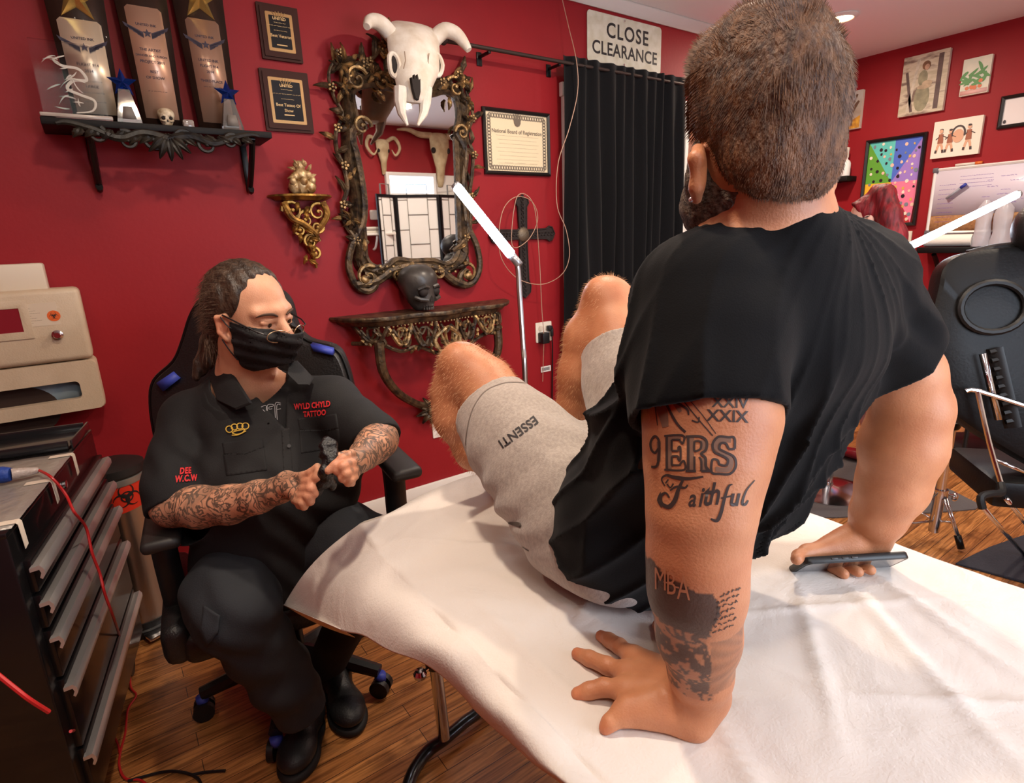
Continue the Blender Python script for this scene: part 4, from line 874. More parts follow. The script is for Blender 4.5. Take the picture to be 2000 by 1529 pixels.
def biohazard(mb, s, w=0):
    for k in range(3):
        a0 = PI/2+k*2*PI/3; cx, cy = .30*s*math.cos(a0), .30*s*math.sin(a0)
        pts = [(cx+.30*s*math.cos(a0+b), cy+.30*s*math.sin(a0+b), w) for b in np.linspace(.55, 2*PI-.55, 18)]
        pts = [(cx+.30*s*math.cos(a0+PI+b), cy+.30*s*math.sin(a0+PI+b), w) for b in np.linspace(-2.55, 2.55, 18)]
        mb.tube(pts, [.012*s, .07*s, .012*s], 5, flat=.06/(s*1.0) if s > .5 else .12, nrm=(0, 0, 1))
    mb.tube([(.24*s*math.cos(a), .24*s*math.sin(a), w) for a in np.linspace(0, 2*PI, 20)[:-1]], .03*s, 4, closed=True, flat=.12, nrm=(0, 0, 1))
mb = MB(F @ Matrix.Translation((.167, h1*.14, .1319))); biohazard(mb, .022); mb.build('hazard_symbol', mat('hazard_black', (24, 20, 18), .5), bz)
mb = MB(F @ Matrix.Translation((.165, -h1*.12, 0))); mb.lathe([(.016, .13), (.016, .137), (.012, .140), (.012, .152), (.009, .155), (.001, .155)], 20); mb.build('lock', CHR, t)
F3 = wallM(xm-.012, zt1+.035, .001); mb = MB(F3); mb.box((-.03, .0, .045), (xr-xl-.08, .10, .08), .008); mb.build('top_box', mat('box_cream', (206, 192, 172), .5), t)
F4 = wallM(xm+.004, (zb1+zb2)/2, .001); h2_ = zb1-zb2-.006
wd2 = xr-xl; sw, sh = wd2*.62, .05
mb = MB(F4)      # lower glove box holder: front with a slot cut through
o_ = rrect(wd2, h2_, .02, cx=0, cy=0); i_ = rrect(wd2*.80, .062, .014, cx=-.012, cy=-.012)
mb.loft([[(x, y, .0) for x, y in o_], [(x, y, .11) for x, y in o_], [(x*.985, y*.97, .122) for x, y in o_], [(x, y, .122) for x, y in i_], [(x, y, .09) for x, y in i_]], cap=False); mb.build('lower_housing', BEI, t)
mb = MB(F4); mb.box((-.012, -.012, .06), (wd2*.9, .1, .05)); gb = mb.build('glove_box', mat('glove_box_blue', (96, 128, 150), .5, col2=(140, 158, 168), vs=9), t)
mb = MB(F4); mb.lathe([(.12, 0), (.001, .001)], 30, (.0, -.07, .087), sy=.78, cap=False); mb.build('opening', mat('box_opening', (46, 30, 22), .8), gb)
# tool chest
A = onz(18, 1032, .86); B = onz(153, 868, .86); dch = V((B.x-A.x, B.y-A.y, 0)).normalized(); nch = V((dch.y, -dch.x, 0)); LEN = .735
CF_ = frame((A.x, A.y, 0), dch, (0, 0, 1), dch.cross(V((0, 0, 1))))     # local x along the front, y up, z outwards
if CF_.col[2].xyz.dot(nch) < 0: pass
t = thing('tool_chest', 'tall black rolling tool chest with five long metal drawer pulls, left edge', 'tool chest', (A.x, A.y, 0))
CHB = mat('black_enamel', (16, 15, 16), .28, coat=.3)
DP = .42
mb = MB(CF_); mb.box((LEN/2-.01, .475, -DP/2), (LEN+.02, .75, DP), .006); mb.build('cabinet_body', CHB, t)
ALU = mat('aluminium', (206, 202, 198), .42, metal=.75, bump=.05, bs=80)
pulls = [(.752, .00), (.668, .0), (.58, .012), (.455, .05), (.268, .075)]; pulls = [(.752, 0), (.669, 0), (.582, .0), (.457, .0), (.268, .0)]
prev = .845
for k, (z, u0) in enumerate(pulls):
    nz = pulls[k+1][0]+.03 if k < 4 else .13
    dtop = z+.028; dbot = nz
    mb = MB(CF_); mb.box((LEN/2, (dtop+dbot)/2, .006), (LEN-.03, dtop-dbot-.006, .016), .003); dw = mb.build('drawer', CHB, t)
    mb = MB(CF_); pr = [(.012, .012), (.03, .016), (.036, .006), (.036, -.006), (.03, -.016), (.026, -.012), (.03, -.002), (.028, .006), (.012, .004)]
    mb.loft([[(x, z+b, a) for a, b in pr] for x in (.0, LEN-.02)]); mb.build('drawer_pull', ALU, dw)
mb = MB(CF_); 
for (x, zz) in ((.05, -.04), (LEN-.06, -.04), (.05, -DP+.04), (LEN-.06, -DP+.04)):
    q = MB(CF_); q.tube([(x-.0, .05, zz-.012), (x, .05, zz+.012)], .045, 16); q.box((x, .095, zz), (.05, .02, .05), .004); q.build('caster', BLK, t)
mb.bm.free()
mb = MB(CF_); mb.lathe([(.009, 0), (.009, .006), (.001, .007)], 16); mb.bm.free()
mb = MB(CF_ @ Matrix.Translation((.36, .815, .001))); mb.lathe([(.010, 0), (.010, .007), (.001, .008)], 16); mb.build('lock', CHR, t)
q = MB(CF_); q.box((LEN/2-.01, .852, -DP/2), (LEN+.02, .012, DP), .003); q.build('top_rim', CHB, t)
# sheet of film with tapes on the chest top, instrument tray, wrapped handle
mb = MB(CF_); mb.grid(lambda u, v: (.0+u*.50, .8595+.0006*math.sin(u*40)+.0006*math.sin(v*31), .003-v*(DP-.02)), 20, 12)
film = tag(mb.build('clear_film_sheet', mat('grey_barrier_film', (150, 142, 134), .3, metal=.2, bump=.4, bs=35)), 'grey translucent barrier sheet taped over the tool chest top', 'plastic sheet')
film.modifiers.new('t', 'SOLIDIFY').thickness = .0008
TAP = mat('masking_tape', (214, 200, 182), .6)
for i, (u, lb) in enumerate(((.03, 'short tape strip at the near corner of the chest top'), (.27, 'tape strip folded over the middle of the chest edge'), (.47, 'tape strip at the far end of the grey sheet'))):
    mb = MB(CF_); mb.loft([[(u-.011, .8612, -.045), (u+.011, .8612, -.045), (u+.011, .862, -.045), (u-.011, .862, -.045)], [(u-.011, .8612, .005), (u+.011, .8612, .005), (u+.011, .862, .005), (u-.011, .862, .005)], [(u-.010, .857, .0075), (u+.012, .857, .0075), (u+.012, .857, .0085), (u-.01, .857, .0085)], [(u-.006, .80, .0075), (u+.014, .803, .0075), (u+.014, .803, .0085), (u-.006, .80, .0085)]])
    tag(mb.build('tape_strip', TAP), lb, 'tape', 'tape strips on the chest top')
t = thing('instrument_tray', 'shallow black tray at the back of the tool chest top', 'tray', CF_ @ V((.63, .86, -.2)))
mb = MB(CF_)
mb.box((.63, .862, -.21), (.2, .006, DP-.03), .002); mb.box((.725, .872, -.21), (.008, .026, DP-.03), .002); mb.box((.534, .872, -.21), (.008, .026, DP-.03), .002); mb.box((.63, .872, -.006-.0), (.2, .026, .006), .002); mb.build('tray_pan', mat('tray_black', (30, 30, 32), .25, coat=.5), t)
h0 = onz(-30, 930, .885); h1_ = onz(22, 926, .882); h2b = onz(75, 918, .876); 
t = thing('tattoo_machine_handle', 'blue wrapped tattoo machine lying on the chest, its tip in clear film', 'tattoo machine', h1_)
mb = MB(); mb.tube(spl([h0, h1_-(h1_-h0)*.3, h1_], 6), [.019, .02, .015], 14); mb.build('blue_grip', mat('blue_wrap', (30, 62, 140), .55, bump=.3, bs=120), t)
mb = MB(); mb.tube(spl([h1_, (h1_+h2b)/2, h2b], 6), [.014, .012, .007], 12); mb.build('film_sleeve', mat('wrinkled_film', (206, 190, 180), .2, trans=.3, bump=.6, bs=60), t)
REDC = mat('red_cable', (178, 34, 34), .35)
pts = [(75, 918, .876), (100, 932, .87)]
cz = [onz(*p) for p in pts]
def onfront(px, py, w): o = CF_ @ V((0, 0, w)); return onp(px, py, o, CF_.col[2].xyz)
cz += [onfront(128, 965, .03), onfront(145, 1000, .05), onfront(168, 1030, .055), onfront(180, 1080, .06), onfront(195, 1120, .065), onfront(205, 1160, .07), onfront(225, 1215, .06), onz(240, 1262, .12), onz(253, 1290, .05), onz(255, 1340, .006), onz(266, 1358, .006), onz(250, 1385, .006), onz(245, 1430, .006), onz(236, 1465, .006), onz(233, 1495, .006), onz(245, 1520, .006), onz(275, 1524, .006), onz(300, 1545, .006)]
mb = MB(); mb.tube(spl(cz, 6), .0033, 7); tag(mb.build('red_cable', REDC), 'thin red cable running from the blue machine down to the floor', 'cable')
mb = MB(); cz = [onfront(138, 1428, .045), onz(160, 1424, .10), onz(190, 1424, .05), onz(215, 1432, .02), onz(228, 1448, .006), onz(234, 1470, .006)]; mb.tube(spl(cz, 6), .0033, 7); tag(mb.build('red_cable', REDC), 'short red cable branch looping out below the lowest drawer', 'cable')
mb = MB(); mb.tube(spl([W(-20, 1305, .85), W(30, 1345, .86), W(60, 1368, .87), W(95, 1390, .9)], 6), .0036, 7); tag(mb.build('red_cable', REDC), 'red cable crossing in front of the dark side of the chest, lower left corner', 'cable')
mb = MB(); mb.tube(spl([onz(250, 1525, .006), onz(290, 1514, .006), onz(330, 1506, .006), onz(365, 1510, .006), onz(388, 1522, .006), onz(395, 1545, .006)], 6), .004, 7); mb.tube(spl([onz(375, 1513, .006), onz(400, 1508, .006), onz(440, 1505, .006)]), .004, 7); tag(mb.build('black_cable', BLK), 'black cable on the floorboards at the bottom edge', 'cable')
# turned dark post, lower left
c = W(28, 1440, .78); t = tag(MB().build('x', None), 'x') if False else None
mb = MB(frame((c.x-.01, c.y, 0), (1, 0, 0), (0, 1, 0), (0, 0, 1)))
pr = [(.05, 0), (.05, .12), (.03, .14), (.045, .18), (.055, .22), (.05, .26), (.03, .30), (.048, .34), (.058, .40), (.052, .46), (.034, .50), (.05, .54), (.056, .58), (.036, .62), (.026, .66), (.05, .70), (.03, .74), (.002, .76)]
mb.lathe([(r*.75, z*.82) for r, z in pr], 28); tag(mb.build('turned_post', mat('dark_turned_wood', (44, 26, 20), .25, coat=.5)), 'glossy dark turned wooden post in the lower left corner', 'post')
# pedal bin with biohazard sign
cb = V(((-.083), 2.36, 0)); t = thing('pedal_bin', 'round stainless pedal bin with a black lid and red biohazard sign', 'waste bin', cb)
cb = onz(292, 1205, .0); ct = onz(212, 912, .66); cx_, cy_ = cb.x*.3+ct.x*.7, cb.y*.3+ct.y*.7; t.location = (cx_, cy_, 0)
BR = .092
mb = MB(); mb.lathe([(BR+.008, 0.001), (BR+.010, .03), (BR+.004, .035), (BR+.004, .06)], 40, (cx_, cy_, 0)); mb.build('base_ring', BLK, t)
mb = MB(); mb.lathe([(BR, .05), (BR, .60)], 48, (cx_, cy_, 0)); mb.build('steel_body', STL, t)
mb = MB(); mb.lathe([(BR+.004, .60), (BR+.006, .61), (BR+.006, .622), (BR, .626)], 48, (cx_, cy_, 0)); mb.build('rim', mat('bin_rim', (150, 146, 140), .35, metal=.6), t)
mb = MB(); mb.lathe([(BR+.006, .627), (BR+.012, .634), (BR+.010, .66), (BR*.8, .672), (.002, .676)], 48, (cx_, cy_, 0)); mb.build('lid', mat('lid_black', (26, 22, 21), .55), t)
ang = math.atan2(-cy_, -cx_)+.30; q = V((math.cos(ang), math.sin(ang), 0)); tn = V((-q.y, q.x, 0))
mb = MB(); f = lambda u, v: (cx_+(BR+.0015)*math.cos(ang+(u-.5)*1.3), cy_+(BR+.0015)*math.sin(ang+(u-.5)*1.3), .50+v*.105+.01*u)
mb.grid(f, 12, 4); sg = mb.build('biohazard_label', mat('label_red', (198, 44, 22), .5), t)
mb = MB(Matrix.Identity(4)); T = MB(); biohazard(T, .075)
T.bm.verts.ensure_lookup_table()
for v in T.bm.verts:
    x, y, zz = v.co; a = ang+x/BR; r = BR+.003+zz; v.co = V((cx_+r*math.cos(a), cy_+r*math.sin(a), .56+y))
T.build('biohazard_symbol', mat('hazard_black', (24, 20, 18), .5), sg); mb.bm.free()
mb = MB(frame((cx_+q.x*(BR+.03), cy_+q.y*(BR+.03), .022), tn, (0, 0, 1), q)); mb.box((0, 0, 0), (.1, .012, .06), .004); mb.build('pedal', CHR, t)

# ------------------------------------------------------------ massage table with paper
E0 = onz(665, 1040, .75); E1 = onz(902, 924, .75); TXL, TXR, TYE = .385, 1.235, 1.27
t = thing('massage_table', 'padded table on black legs covered by white paper, in the foreground', 'massage table', ((TXL+TXR)/2, .3, 0))
mb = MB(); mb.box(((TXL+TXR)/2, TYE/2-.40, .705), (TXR-TXL-.01, TYE+.78, .075), .03, seg=4); mb.build('padded_top', mat('cream_vinyl', (214, 204, 190), .4), t)
mb = MB(); mb.box(((TXL+TXR)/2, TYE/2-.4, .66), (TXR-TXL-.1, TYE+.66, .03), .004); mb.build('wooden_deck', mat('deck_black', (24, 22, 22), .6), t)
lx, ly = onz(868, 1445, .04).x, onz(868, 1445, .04).y
for s, (x, y) in enumerate(((lx, ly), (TXR-.16, ly), (lx, -.28), (TXR-.16, -.28))):
    mb = MB(); mb.bar((x-.03, y-.02, .655), (x-.012, y-.008, .30), .026, 16); lg = mb.build('leg', mat('leg_black', (18, 17, 18), .3, coat=.4), t)
    q = MB(); q.bar((x-.012, y-.008, .32), (x, y, .05), .017, 16); q.build('inner_leg', CHR, lg)
    for k in (-1, 1):
        q = MB(); c = V((x-.012, y-.008, .315)); q.bar(c+V((k*.02, -.005, .01*k)), c+V((k*.055, -.012, .012*k)), .006); q.lathe([(.001, 0), (.016, .004), (.018, .014), (.012, .024), (.001, .026)], 10, c+V((k*.05, -.012, .012*k-.01))); q.build('clamp_knob', CHR, lg)
for y0, nm in ((ly, 0), (-.28, 1)):
    ps = [onz(790, 1560, .02), onz(806, 1510, .022), onz(835, 1468, .03), onz(868, 1443, .04), onz(905, 1412, .045), onz(945, 1378, .045), (TXR-.35, ly+.12, .045), (TXR-.16, ly, .04), (TXR-.1, ly-.25, .022)]
    ps = [V(p)+V((0, y0-ly, 0)) for p in ps]
    mb = MB(); mb.tube(spl(ps, 6), .017, 12); mb.build('foot_tube', mat('leg_black', (18, 17, 18), .3, coat=.4), t)
# paper: flat on the top, folding down over the left side and the near end of the short side
def smooth01(x): x = max(0, min(1, x)); return x*x*(3-2*x)
hem_px = [(553, 1180), (600, 1205), (665, 1228), (740, 1258), (850, 1312), (900, 1352), (930, 1390), (965, 1428), (1000, 1452), (1045, 1490), (1090, 1529), (1150, 1580), (1260, 1680), (1500, 1900)]
PN = V((-1, -.16, .10))            # the hanging side lies near a steep plane
hem = []
for i, (px, py) in enumerate(hem_px):
    f = i/(len(hem_px)-1); X = .300-.05*math.sin(f*9) if i else .235
    xx = (.235, .262, .275, .30, .335, .35, .352, .352, .35, .348, .345, .34, .335, .33)[i]
    hem.append(onx(px, py, xx))
top = []
for i, h_ in enumerate(hem):
    top.append(V((TXL+.0, max(-1.0, min(1.19, h_.y-.0)), .7535)))
top[0] = V((.40, 1.205, .7535)); top[1] = V((TXL+.004, 1.12, .7535)); top[2] = V((TXL, 1.03, .7535))
top = spl(top, 8); hem = spl(hem, 8); Lh = len(hem)
CRE = [((.42, 1.12), (.9, .55), .004, .012), ((.55, 1.25), (.75, .2), .003, .02), ((.80, .80), (.62, .45), .006, .014), ((.88, .82), (.55, .62), .005, .01), ((1.12, .48), (.95, .1), .004, .012), ((1.05, .46), (.75, .05), .004, .014), ((1.0, .5), (.62, .22), .004, .012), ((.75, .50), (1.1, .28), .003, .01), ((.7, .33), (1.15, -.1), .003, .012), ((.5, .9), (.62, .5), .003, .02), ((.46, .85), (.44, .4), .003, .015), ((1.0, .85), (1.2, .6), .003, .02), ((.60, .42), (.45, .15), .003, .012)]
def crease(x, y):
    z = 0
    for (a, b, am, wd__) in CRE:
        dx, dy = b[0]-a[0], b[1]-a[1]; L2 = dx*dx+dy*dy; tt = max(0, min(1, ((x-a[0])*dx+(y-a[1])*dy)/L2)); d_ = math.hypot(x-a[0]-tt*dx, y-a[1]-tt*dy)
        sd_ = ((x-a[0])*dy-(y-a[1])*dx)/math.sqrt(L2); z += 2.1*am*math.exp(-(d_/wd__)**2)*(1 if sd_ > 0 else .5)*math.sin(PI*min(1, max(0.03, tt)))
    return z
def paper(u, v):         # u across: hem .. left edge .. right edge ; v along
    i = v*(Lh-1); k = min(Lh-2, int(i)); f = i-k
    Hm = hem[k]*(1-f)+hem[k+1]*f; Tp = top[k]*(1-f)+top[k+1]*f
    if u < .3:
        s = u/.3; c = Hm*(1-s)+Tp*s; bulge = math.sin(PI*s); c = c+V((-.018*bulge, 0, .014*bulge+.004*math.sin(7*Tp.y*5+3*s)))
        return c
    s = (u-.3)/.7; x0, y0 = Tp.x, Tp.y
    yr = 1.29-(v*2.15) ; xr_ = TXR+.012*math.sin(yr*3)+.006; yr = min(1.275, yr)
    yl = y0; ee = 1.205+.075*smooth01((s)/.35)
    x = x0+(xr_-x0)*s; y = yl*(1-s)+yr*s
    y = min(y, ee)
    if v == 0: y = ee
    z = .7535+crease(x, y)+.0035*noise.noise(V((x*7, y*7, 0)))+.0015*noise.noise(V((x*22, y*22, 3)))
    ed = max(0, x-(TXR-.02)); z -= ed*ed*14
    return V((x, y, z))
mb = MB(); mb.grid(paper, 150, 210); 
PAP = bpy.data.materials.new('crepe_paper'); PAP.use_nodes = True; nt = PAP.node_tree; b = nt.nodes['Principled BSDF']; b.inputs['Base Color'].default_value = lin((222, 213, 205)); b.inputs['Roughness'].default_value = .85
tc = nt.nodes.new('ShaderNodeTexCoord'); n1 = nt.nodes.new('ShaderNodeTexNoise'); n1.inputs['Scale'].default_value = 260; n1.inputs['Detail'].default_value = 3; nt.links.new(tc.outputs['Object'], n1.inputs['Vector'])
n2 = nt.nodes.new('ShaderNodeTexNoise'); n2.inputs['Scale'].default_value = 7; n2.inputs['Detail'].default_value = 5; n2.inputs['Distortion'].default_value = 1; nt.links.new(tc.outputs['Object'], n2.inputs['Vector'])
b1 = nt.nodes.new('ShaderNodeBump'); b1.inputs['Strength'].default_value = .35; b1.inputs['Distance'].default_value = .002; nt.links.new(n1.outputs[0], b1.inputs['Height'])
b2 = nt.nodes.new('ShaderNodeBump'); b2.inputs['Strength'].default_value = .55; b2.inputs['Distance'].default_value = .012; nt.links.new(n2.outputs[0], b2.inputs['Height']); nt.links.new(b1.outputs[0], b2.inputs['Normal']); nt.links.new(b2.outputs[0], b.inputs['Normal'])
pp = mb.build('table_paper', PAP, sharp=180); tag(pp, 'white crepe paper sheet spread over the massage table and hanging over its left side', 'paper sheet'); pp.modifiers.new('t', 'SOLIDIFY').thickness = .0012
# folded corner under the hanging end
mb = MB(); a = hem[0]; b_ = hem[2*8]; fl = onx(668, 1255, .30)
mb.grid(lambda u, v: V(a)*(1-u)+(V(b_)*(1-v)+fl*v)*u+V((.03*v*u, 0, -.01*math.sin(PI*u)*v)), 10, 6); o = mb.build('folded_corner', PAP, sharp=180)
me = o.data; o.parent = pp; o.modifiers.new('t', 'SOLIDIFY').thickness = .0012

# ------------------------------------------------------------ gaming chair under the artist
SX, SY = .26, 1.65
LEA = mat('black_leatherette', (26, 25, 26), .42, bump=.2, bs=180); BLU = mat('blue_accent', (58, 74, 176), .5)
t = thing('gaming_chair', 'black gaming chair with blue shoulder accents that the tattoo artist sits on', 'office chair', (SX, SY, 0))
fx = V((-.12, -.99, 0)).normalized(); sxv = V((-fx.y, fx.x, 0)) if False else V((.99, -.12, 0)); CHF = frame((SX, SY, 0), sxv, fx, (0, 0, 1))
CHF = frame((SX, SY, 0), sxv, -fx, (0, 0, 1))      # x to the right of the picture, y towards the wall
mb = MB(CHF); mb.box((0, 0, .43), (.46, .46, .09), .035, seg=4); mb.build('seat_cushion', LEA, t)
for s in (-1, 1): mb = MB(CHF); mb.box((s*.235, 0, .45), (.07, .44, .11), .03, seg=3); mb.build('seat_bolster', LEA, t)
bl = W(402, 590, 1.78); 
def bk(px, py, d=1.76): return W(px, py, d)
outl = [(300, 860), (290, 790), (297, 745), (335, 708), (352, 670), (368, 620), (388, 588), (415, 570), (470, 560), (530, 566), (560, 590), (575, 640), (600, 668), (650, 682), (672, 710), (690, 780), (690, 860), (660, 1000), (620, 1080), (420, 1080), (330, 1000)]
o3 = [W(px, py, 1.74+.07*(px-300)/400*-1) for px, py in outl]; cc = sum(o3, V((0, 0, 0)))/len(o3)
o3 = spl(o3, 4, closed=True); back = V((.06, .10, .01))
rings = [[cc+(p-cc)*s+back*k for p in o3] for s, k in ((.35, -.12), (.8, -.12), (.96, -.06), (1.0, .15), (.99, .55), (.9, .8), (.3, .85))]
mb = MB(); mb.loft(rings); mb.build('backrest', LEA, t)
mb = MB(); mb.tube([p+back*.1 for p in [cc+(p-cc)*1.0 for p in o3]], .006, 6, closed=True); mb.build('piping', BLM, t)
for c4 in (((305, 748), (335, 728), (350, 740), (318, 765)), ((606, 673), (648, 684), (650, 694), (612, 686))):
    mb = MB(); fr = [W(x, y, 1.715-.07*(x-300)/400) for x, y in c4]; mb.loft([fr, [p+back*.25 for p in fr]]); mb.build('shoulder_accent', BLU, t)
mb = MB(); q = W(417, 652, 1.62); mb.ball(q, (.010, .012, .007)); mb.build('cushion_strap_button', BLU, t)
for px, py, d, s in ((781, 912, 1.55, 1), (316, 1045, 1.40, -1)):
    c = W(px, py, d); mb = MB(frame(c, sxv, -fx, (0, 0, 1))); mb.box((0, .06, 0), (.085, .26, .032), .014, seg=3); ar = mb.build('armrest', mat('arm_pad', (34, 31, 30), .5), t)
    mb = MB(); mb.tube(spl([c+V((0, .05, -.015)), c+V((0, .05, -.12)), V((c.x-s*.01, c.y+.06, .40)), V((SX+s*.2, c.y+.10, .37))], 5), [.022, .022, .02], 10, flat=1.4); mb.build('arm_post', BLK, ar)
CHB2 = frame((.31, 1.71, 0), (1, 0, 0), (0, 1, 0), (0, 0, 1)); mb = MB(CHB2); mb.bar((0, 0, .12), (0, 0, .39), .028, 14); mb.build('gas_lift', BLM, t)
for k, a in enumerate([math.radians(x) for x in (242, 314, 170, 98, 26)]):
    e = V((math.cos(a)*.28, math.sin(a)*.28, 0)); mb = MB(CHB2); mb.tube([(0, 0, .125), (e.x*.5, e.y*.5, .115), (e.x, e.y, .085)], [.035, .026, .02], 8); lg = mb.build('base_spoke', BLK, t)
    tn = V((-e.y, e.x, 0)).normalized()
    mb = MB(CHB2)
    for s in (-1, 1): c = V((e.x, e.y, .031))+tn*.016*s; mb.tube([c-tn*.009, c+tn*.009], .030, 16)
    mb.build('caster', BLK, lg); mb = MB(CHB2); mb.bar((e.x, e.y, .05), (e.x, e.y, .075), .018); mb.build('caster_cap', BLU, lg)

# ------------------------------------------------------------ right side furniture
cc = W(1996, 690, 1.95); u = V((.62, -.78, 0)).normalized(); v = V((.14, .14, .98)).normalized(); n = u.cross(v).normalized(); v = n.cross(u)
GF2 = frame(cc, u, v, n)           # n faces the camera side
t = thing('tattoo_chair', 'black padded tattoo chair seen from behind with folding chrome legs, right edge', 'tattoo chair', (cc.x, cc.y, 0))
def cp(px, py, w=0): return onp(px, py, GF2 @ V((0, 0, w)), n)
co = [(1834, 560), (1842, 525), (1862, 503), (1895, 490), (1950, 482), (2010, 482), (2100, 520), (2150, 640), (2160, 780), (2130, 960), (2050, 925), (1950, 868), (1880, 822), (1850, 790), (1815, 700), (1812, 640), (1824, 600)]
o3 = spl([cp(*p) for p in co], 4, closed=True); c0 = sum(o3, V((0, 0, 0)))/len(o3); mb = MB()
mb.loft([[c0+(p-c0)*s+n*k for p in o3] for s, k in ((.3, .002), (.93, .0), (.985, -.008), (1, -.03), (1.01, -.08), (.97, -.11), (.5, -.125))]); mb.build('backrest', mat('black_vinyl', (15, 14, 14), .45, spec=.3, bump=.08, bs=120), t)
mb = MB(); rc = cp(1940, 600, .012); mb.tube([rc+u*(.095*math.cos(a))+v*(.085*math.sin(a)) for a in np.linspace(0, 2*PI, 25)[:-1]], .012, 8, closed=True); mb.build('round_boss', mat('black_vinyl_dull', (18, 17, 17), .5), t)
mb = MB(); mb.tube([cp(1925, 560, .0), cp(1990, 640, .0)], .001); mb.bm.free()
mb = MB()
for k in range(9): mb.tube([cp(1932+k*4, 688+k*17, .012), cp(1952+k*4, 684+k*17, .012)], .010, 6)
mb.tube([cp(1938, 680, .004), cp(1975, 835, .004)], .03, 6, flat=.4); mb.build('ratchet_rail', mat('rail_black', (14, 14, 14), .4), t)
mb = MB(); hc = cp(2040, 445, -.04); mb.ball(hc, (.135, .085, .1), 24, 16); mb.build('headrest', LEA, t)
mb = MB(); mb.tube(spl([cp(1890, 497, -.05), cp(1950, 484, -.05), cp(2010, 482, -.05), cp(2080, 500, -.05)], 5), .022, 10, flat=.7); mb.build('top_cushion', LEA, t)
mb = MB(); mb.tube([cp(1919, 691, .035), cp(1950, 820, .035)], .011, 4, flat=.4); mb.build('flat_support_bar', CHR, t)
def rods(nm, paths, r, w, m): 
    mb = MB()
    for p in paths: mb.tube(spl([cp(x, y, w) for x, y in p], 3) if len(p) > 2 else [cp(x, y, w) for x, y in p], r, 8)
    mb.build(nm, m, t)
rods('cross_rod', [[(1886, 764), (1909, 763), (2010, 795)]], .008, .05, CHR); rods('support_rod', [[(1909, 763), (1932, 865), (1955, 944)]], .008, .05, CHR); rods('lower_rod', [[(1944, 898), (2010, 926)]], .007, .05, CHR)
mb = MB(); q = cp(1990, 965, .0); mb.box(q+V((.2, 0, 0)), (.42, .36, .10), .02, R=Matrix.Rotation(-.9, 3, 'Z')); mb.build('seat', mat('black_vinyl', (15, 14, 14), .45, spec=.3), t)
mb = MB(); mb.tube(spl([cp(1955, 944, .05), cp(1956, 962, .08), cp(1935, 964, .12), cp(1916, 971, .14), cp(1919, 993, .14)], 4), .012, 8); mb.build('foot_sleeve', mat('rubber_black', (16, 16, 17), .6), t)
f1 = onz(2000, 1082, .02); mb = MB(); mb.bar(cp(1919, 991, .14), f1, .008); mb.build('front_leg', CHR, t)
f2 = onz(2040, 1068, .02); mb = MB(); mb.bar(cp(1966, 975, .05), f2, .008); mb.build('rear_leg', CHR, t)
mb = MB(); mb.bar(f1, f1+V((.35, -.3, 0)), .012); mb.bar(f2, f2+V((.35, -.3, 0)), .012); mb.build('floor_bar', BLM, t)
# chrome stand
pb0 = onz(1824, 1033, .06); pt = V((pb0.x+.0, pb0.y+.0, .0)); pu = ony(1868, 822, pb0.y)
t = thing('chrome_stand', 'chrome tripod stand with a thick tube and rubber feet, behind the table', 'stand', (pb0.x, pb0.y, 0))
mb = MB(); mb.bar((pb0.x, pb0.y, .05), (pu.x*.0+pb0.x, pb0.y, pu.z), .021, 16); mb.build('main_tube', CHR, t)
mb = MB(); mb.lathe([(.03, 0), (.035, .01), (.035, .03), (.022, .04)], 16, (pb0.x, pb0.y, pu.z-.02)); mb.build('top_collar', BLM, t)
for k, f in enumerate((onz(1877, 1072, .012), pb0+V((-.30, .10, -.05)), pb0+V((.12, .33, -.05)))):
    f = V((f.x, f.y, .022)); mb = MB(); s = V((f.x-pb0.x, f.y-pb0.y, 0)); sd = V((-s.y, s.x, 0)).normalized()*.012; a_ = V((pb0.x, pb0.y, .24))+s*.12
    for q in (-1, 1): mb.bar(a_+sd*q, f+sd*q*.6, .005, 6)
    lg = mb.build('leg', CHR, t); mb = MB(); mb.bar((pb0.x, pb0.y, .10), a_*.45+f*.55+V((0, 0, -.0)), .005, 6); mb.build('brace', CHR, lg)
    mb = MB(); d_ = (f-a_).normalized(); mb.bar(f-d_*.05, f+V((0, 0, -.008)), .014, 10); mb.build('rubber_foot', BLM, lg)
mb = MB(); c = V((pb0.x, pb0.y, .235)); mb.lathe([(.03, -.015), (.032, 0), (.03, .02)], 14, c); mb.bar(c, c+V((.06, -.03, -.02)), .006); mb.ball(c+V((.075, -.035, -.03)), (.02, .012, .02)); mb.build('clamp', CHR, t)
# caddy, papers, box by the right wall
c = onz(1885, 912, .0); t = thing('rolling_caddy', 'small black rolling caddy with jars beyond the client\'s elbow', 'cart', (c.x+.1, c.y, 0))
mb = MB(frame((c.x+.1, c.y, 0), (.75, -.66, 0), (.66, .75, 0), (0, 0, 1)))
for z in (.12, .42, .70): mb.box((0, 0, z), (.34, .34, .03), .006)
for a in (-1, 1):
    for b_ in (-1, 1): mb.bar((a*.16, b_*.16, .1), (a*.16, b_*.16, .72), .012)
mb.build('caddy_frame', BLK, t)
for a in (-1, 1):
    for b_ in (-1, 1): q = MB(frame((c.x+.1, c.y, 0), (.75, -.66, 0), (.66, .75, 0), (0, 0, 1))); q.tube([(a*.14-.02, b_*.14, .045), (a*.14+.02, b_*.14, .045)], .045, 14); q.bar((a*.14, b_*.14, .05), (a*.14, b_*.14, .1), .012); q.build('caster', BLM, t)
q = W(1883, 838, 3.9); mb = MB(); mb.lathe([(.05, 0), (.055, .02), (.055, .09), (.045, .10), (.045, .115), (.001, .118)], 20, (c.x+.1, c.y, .436)); tag(mb.build('lidded_jar', mat('jar_cream', (222, 206, 176), .3)), 'cream lidded jar on the rolling caddy', 'jar')
c = onz(1932, 905, .0); 
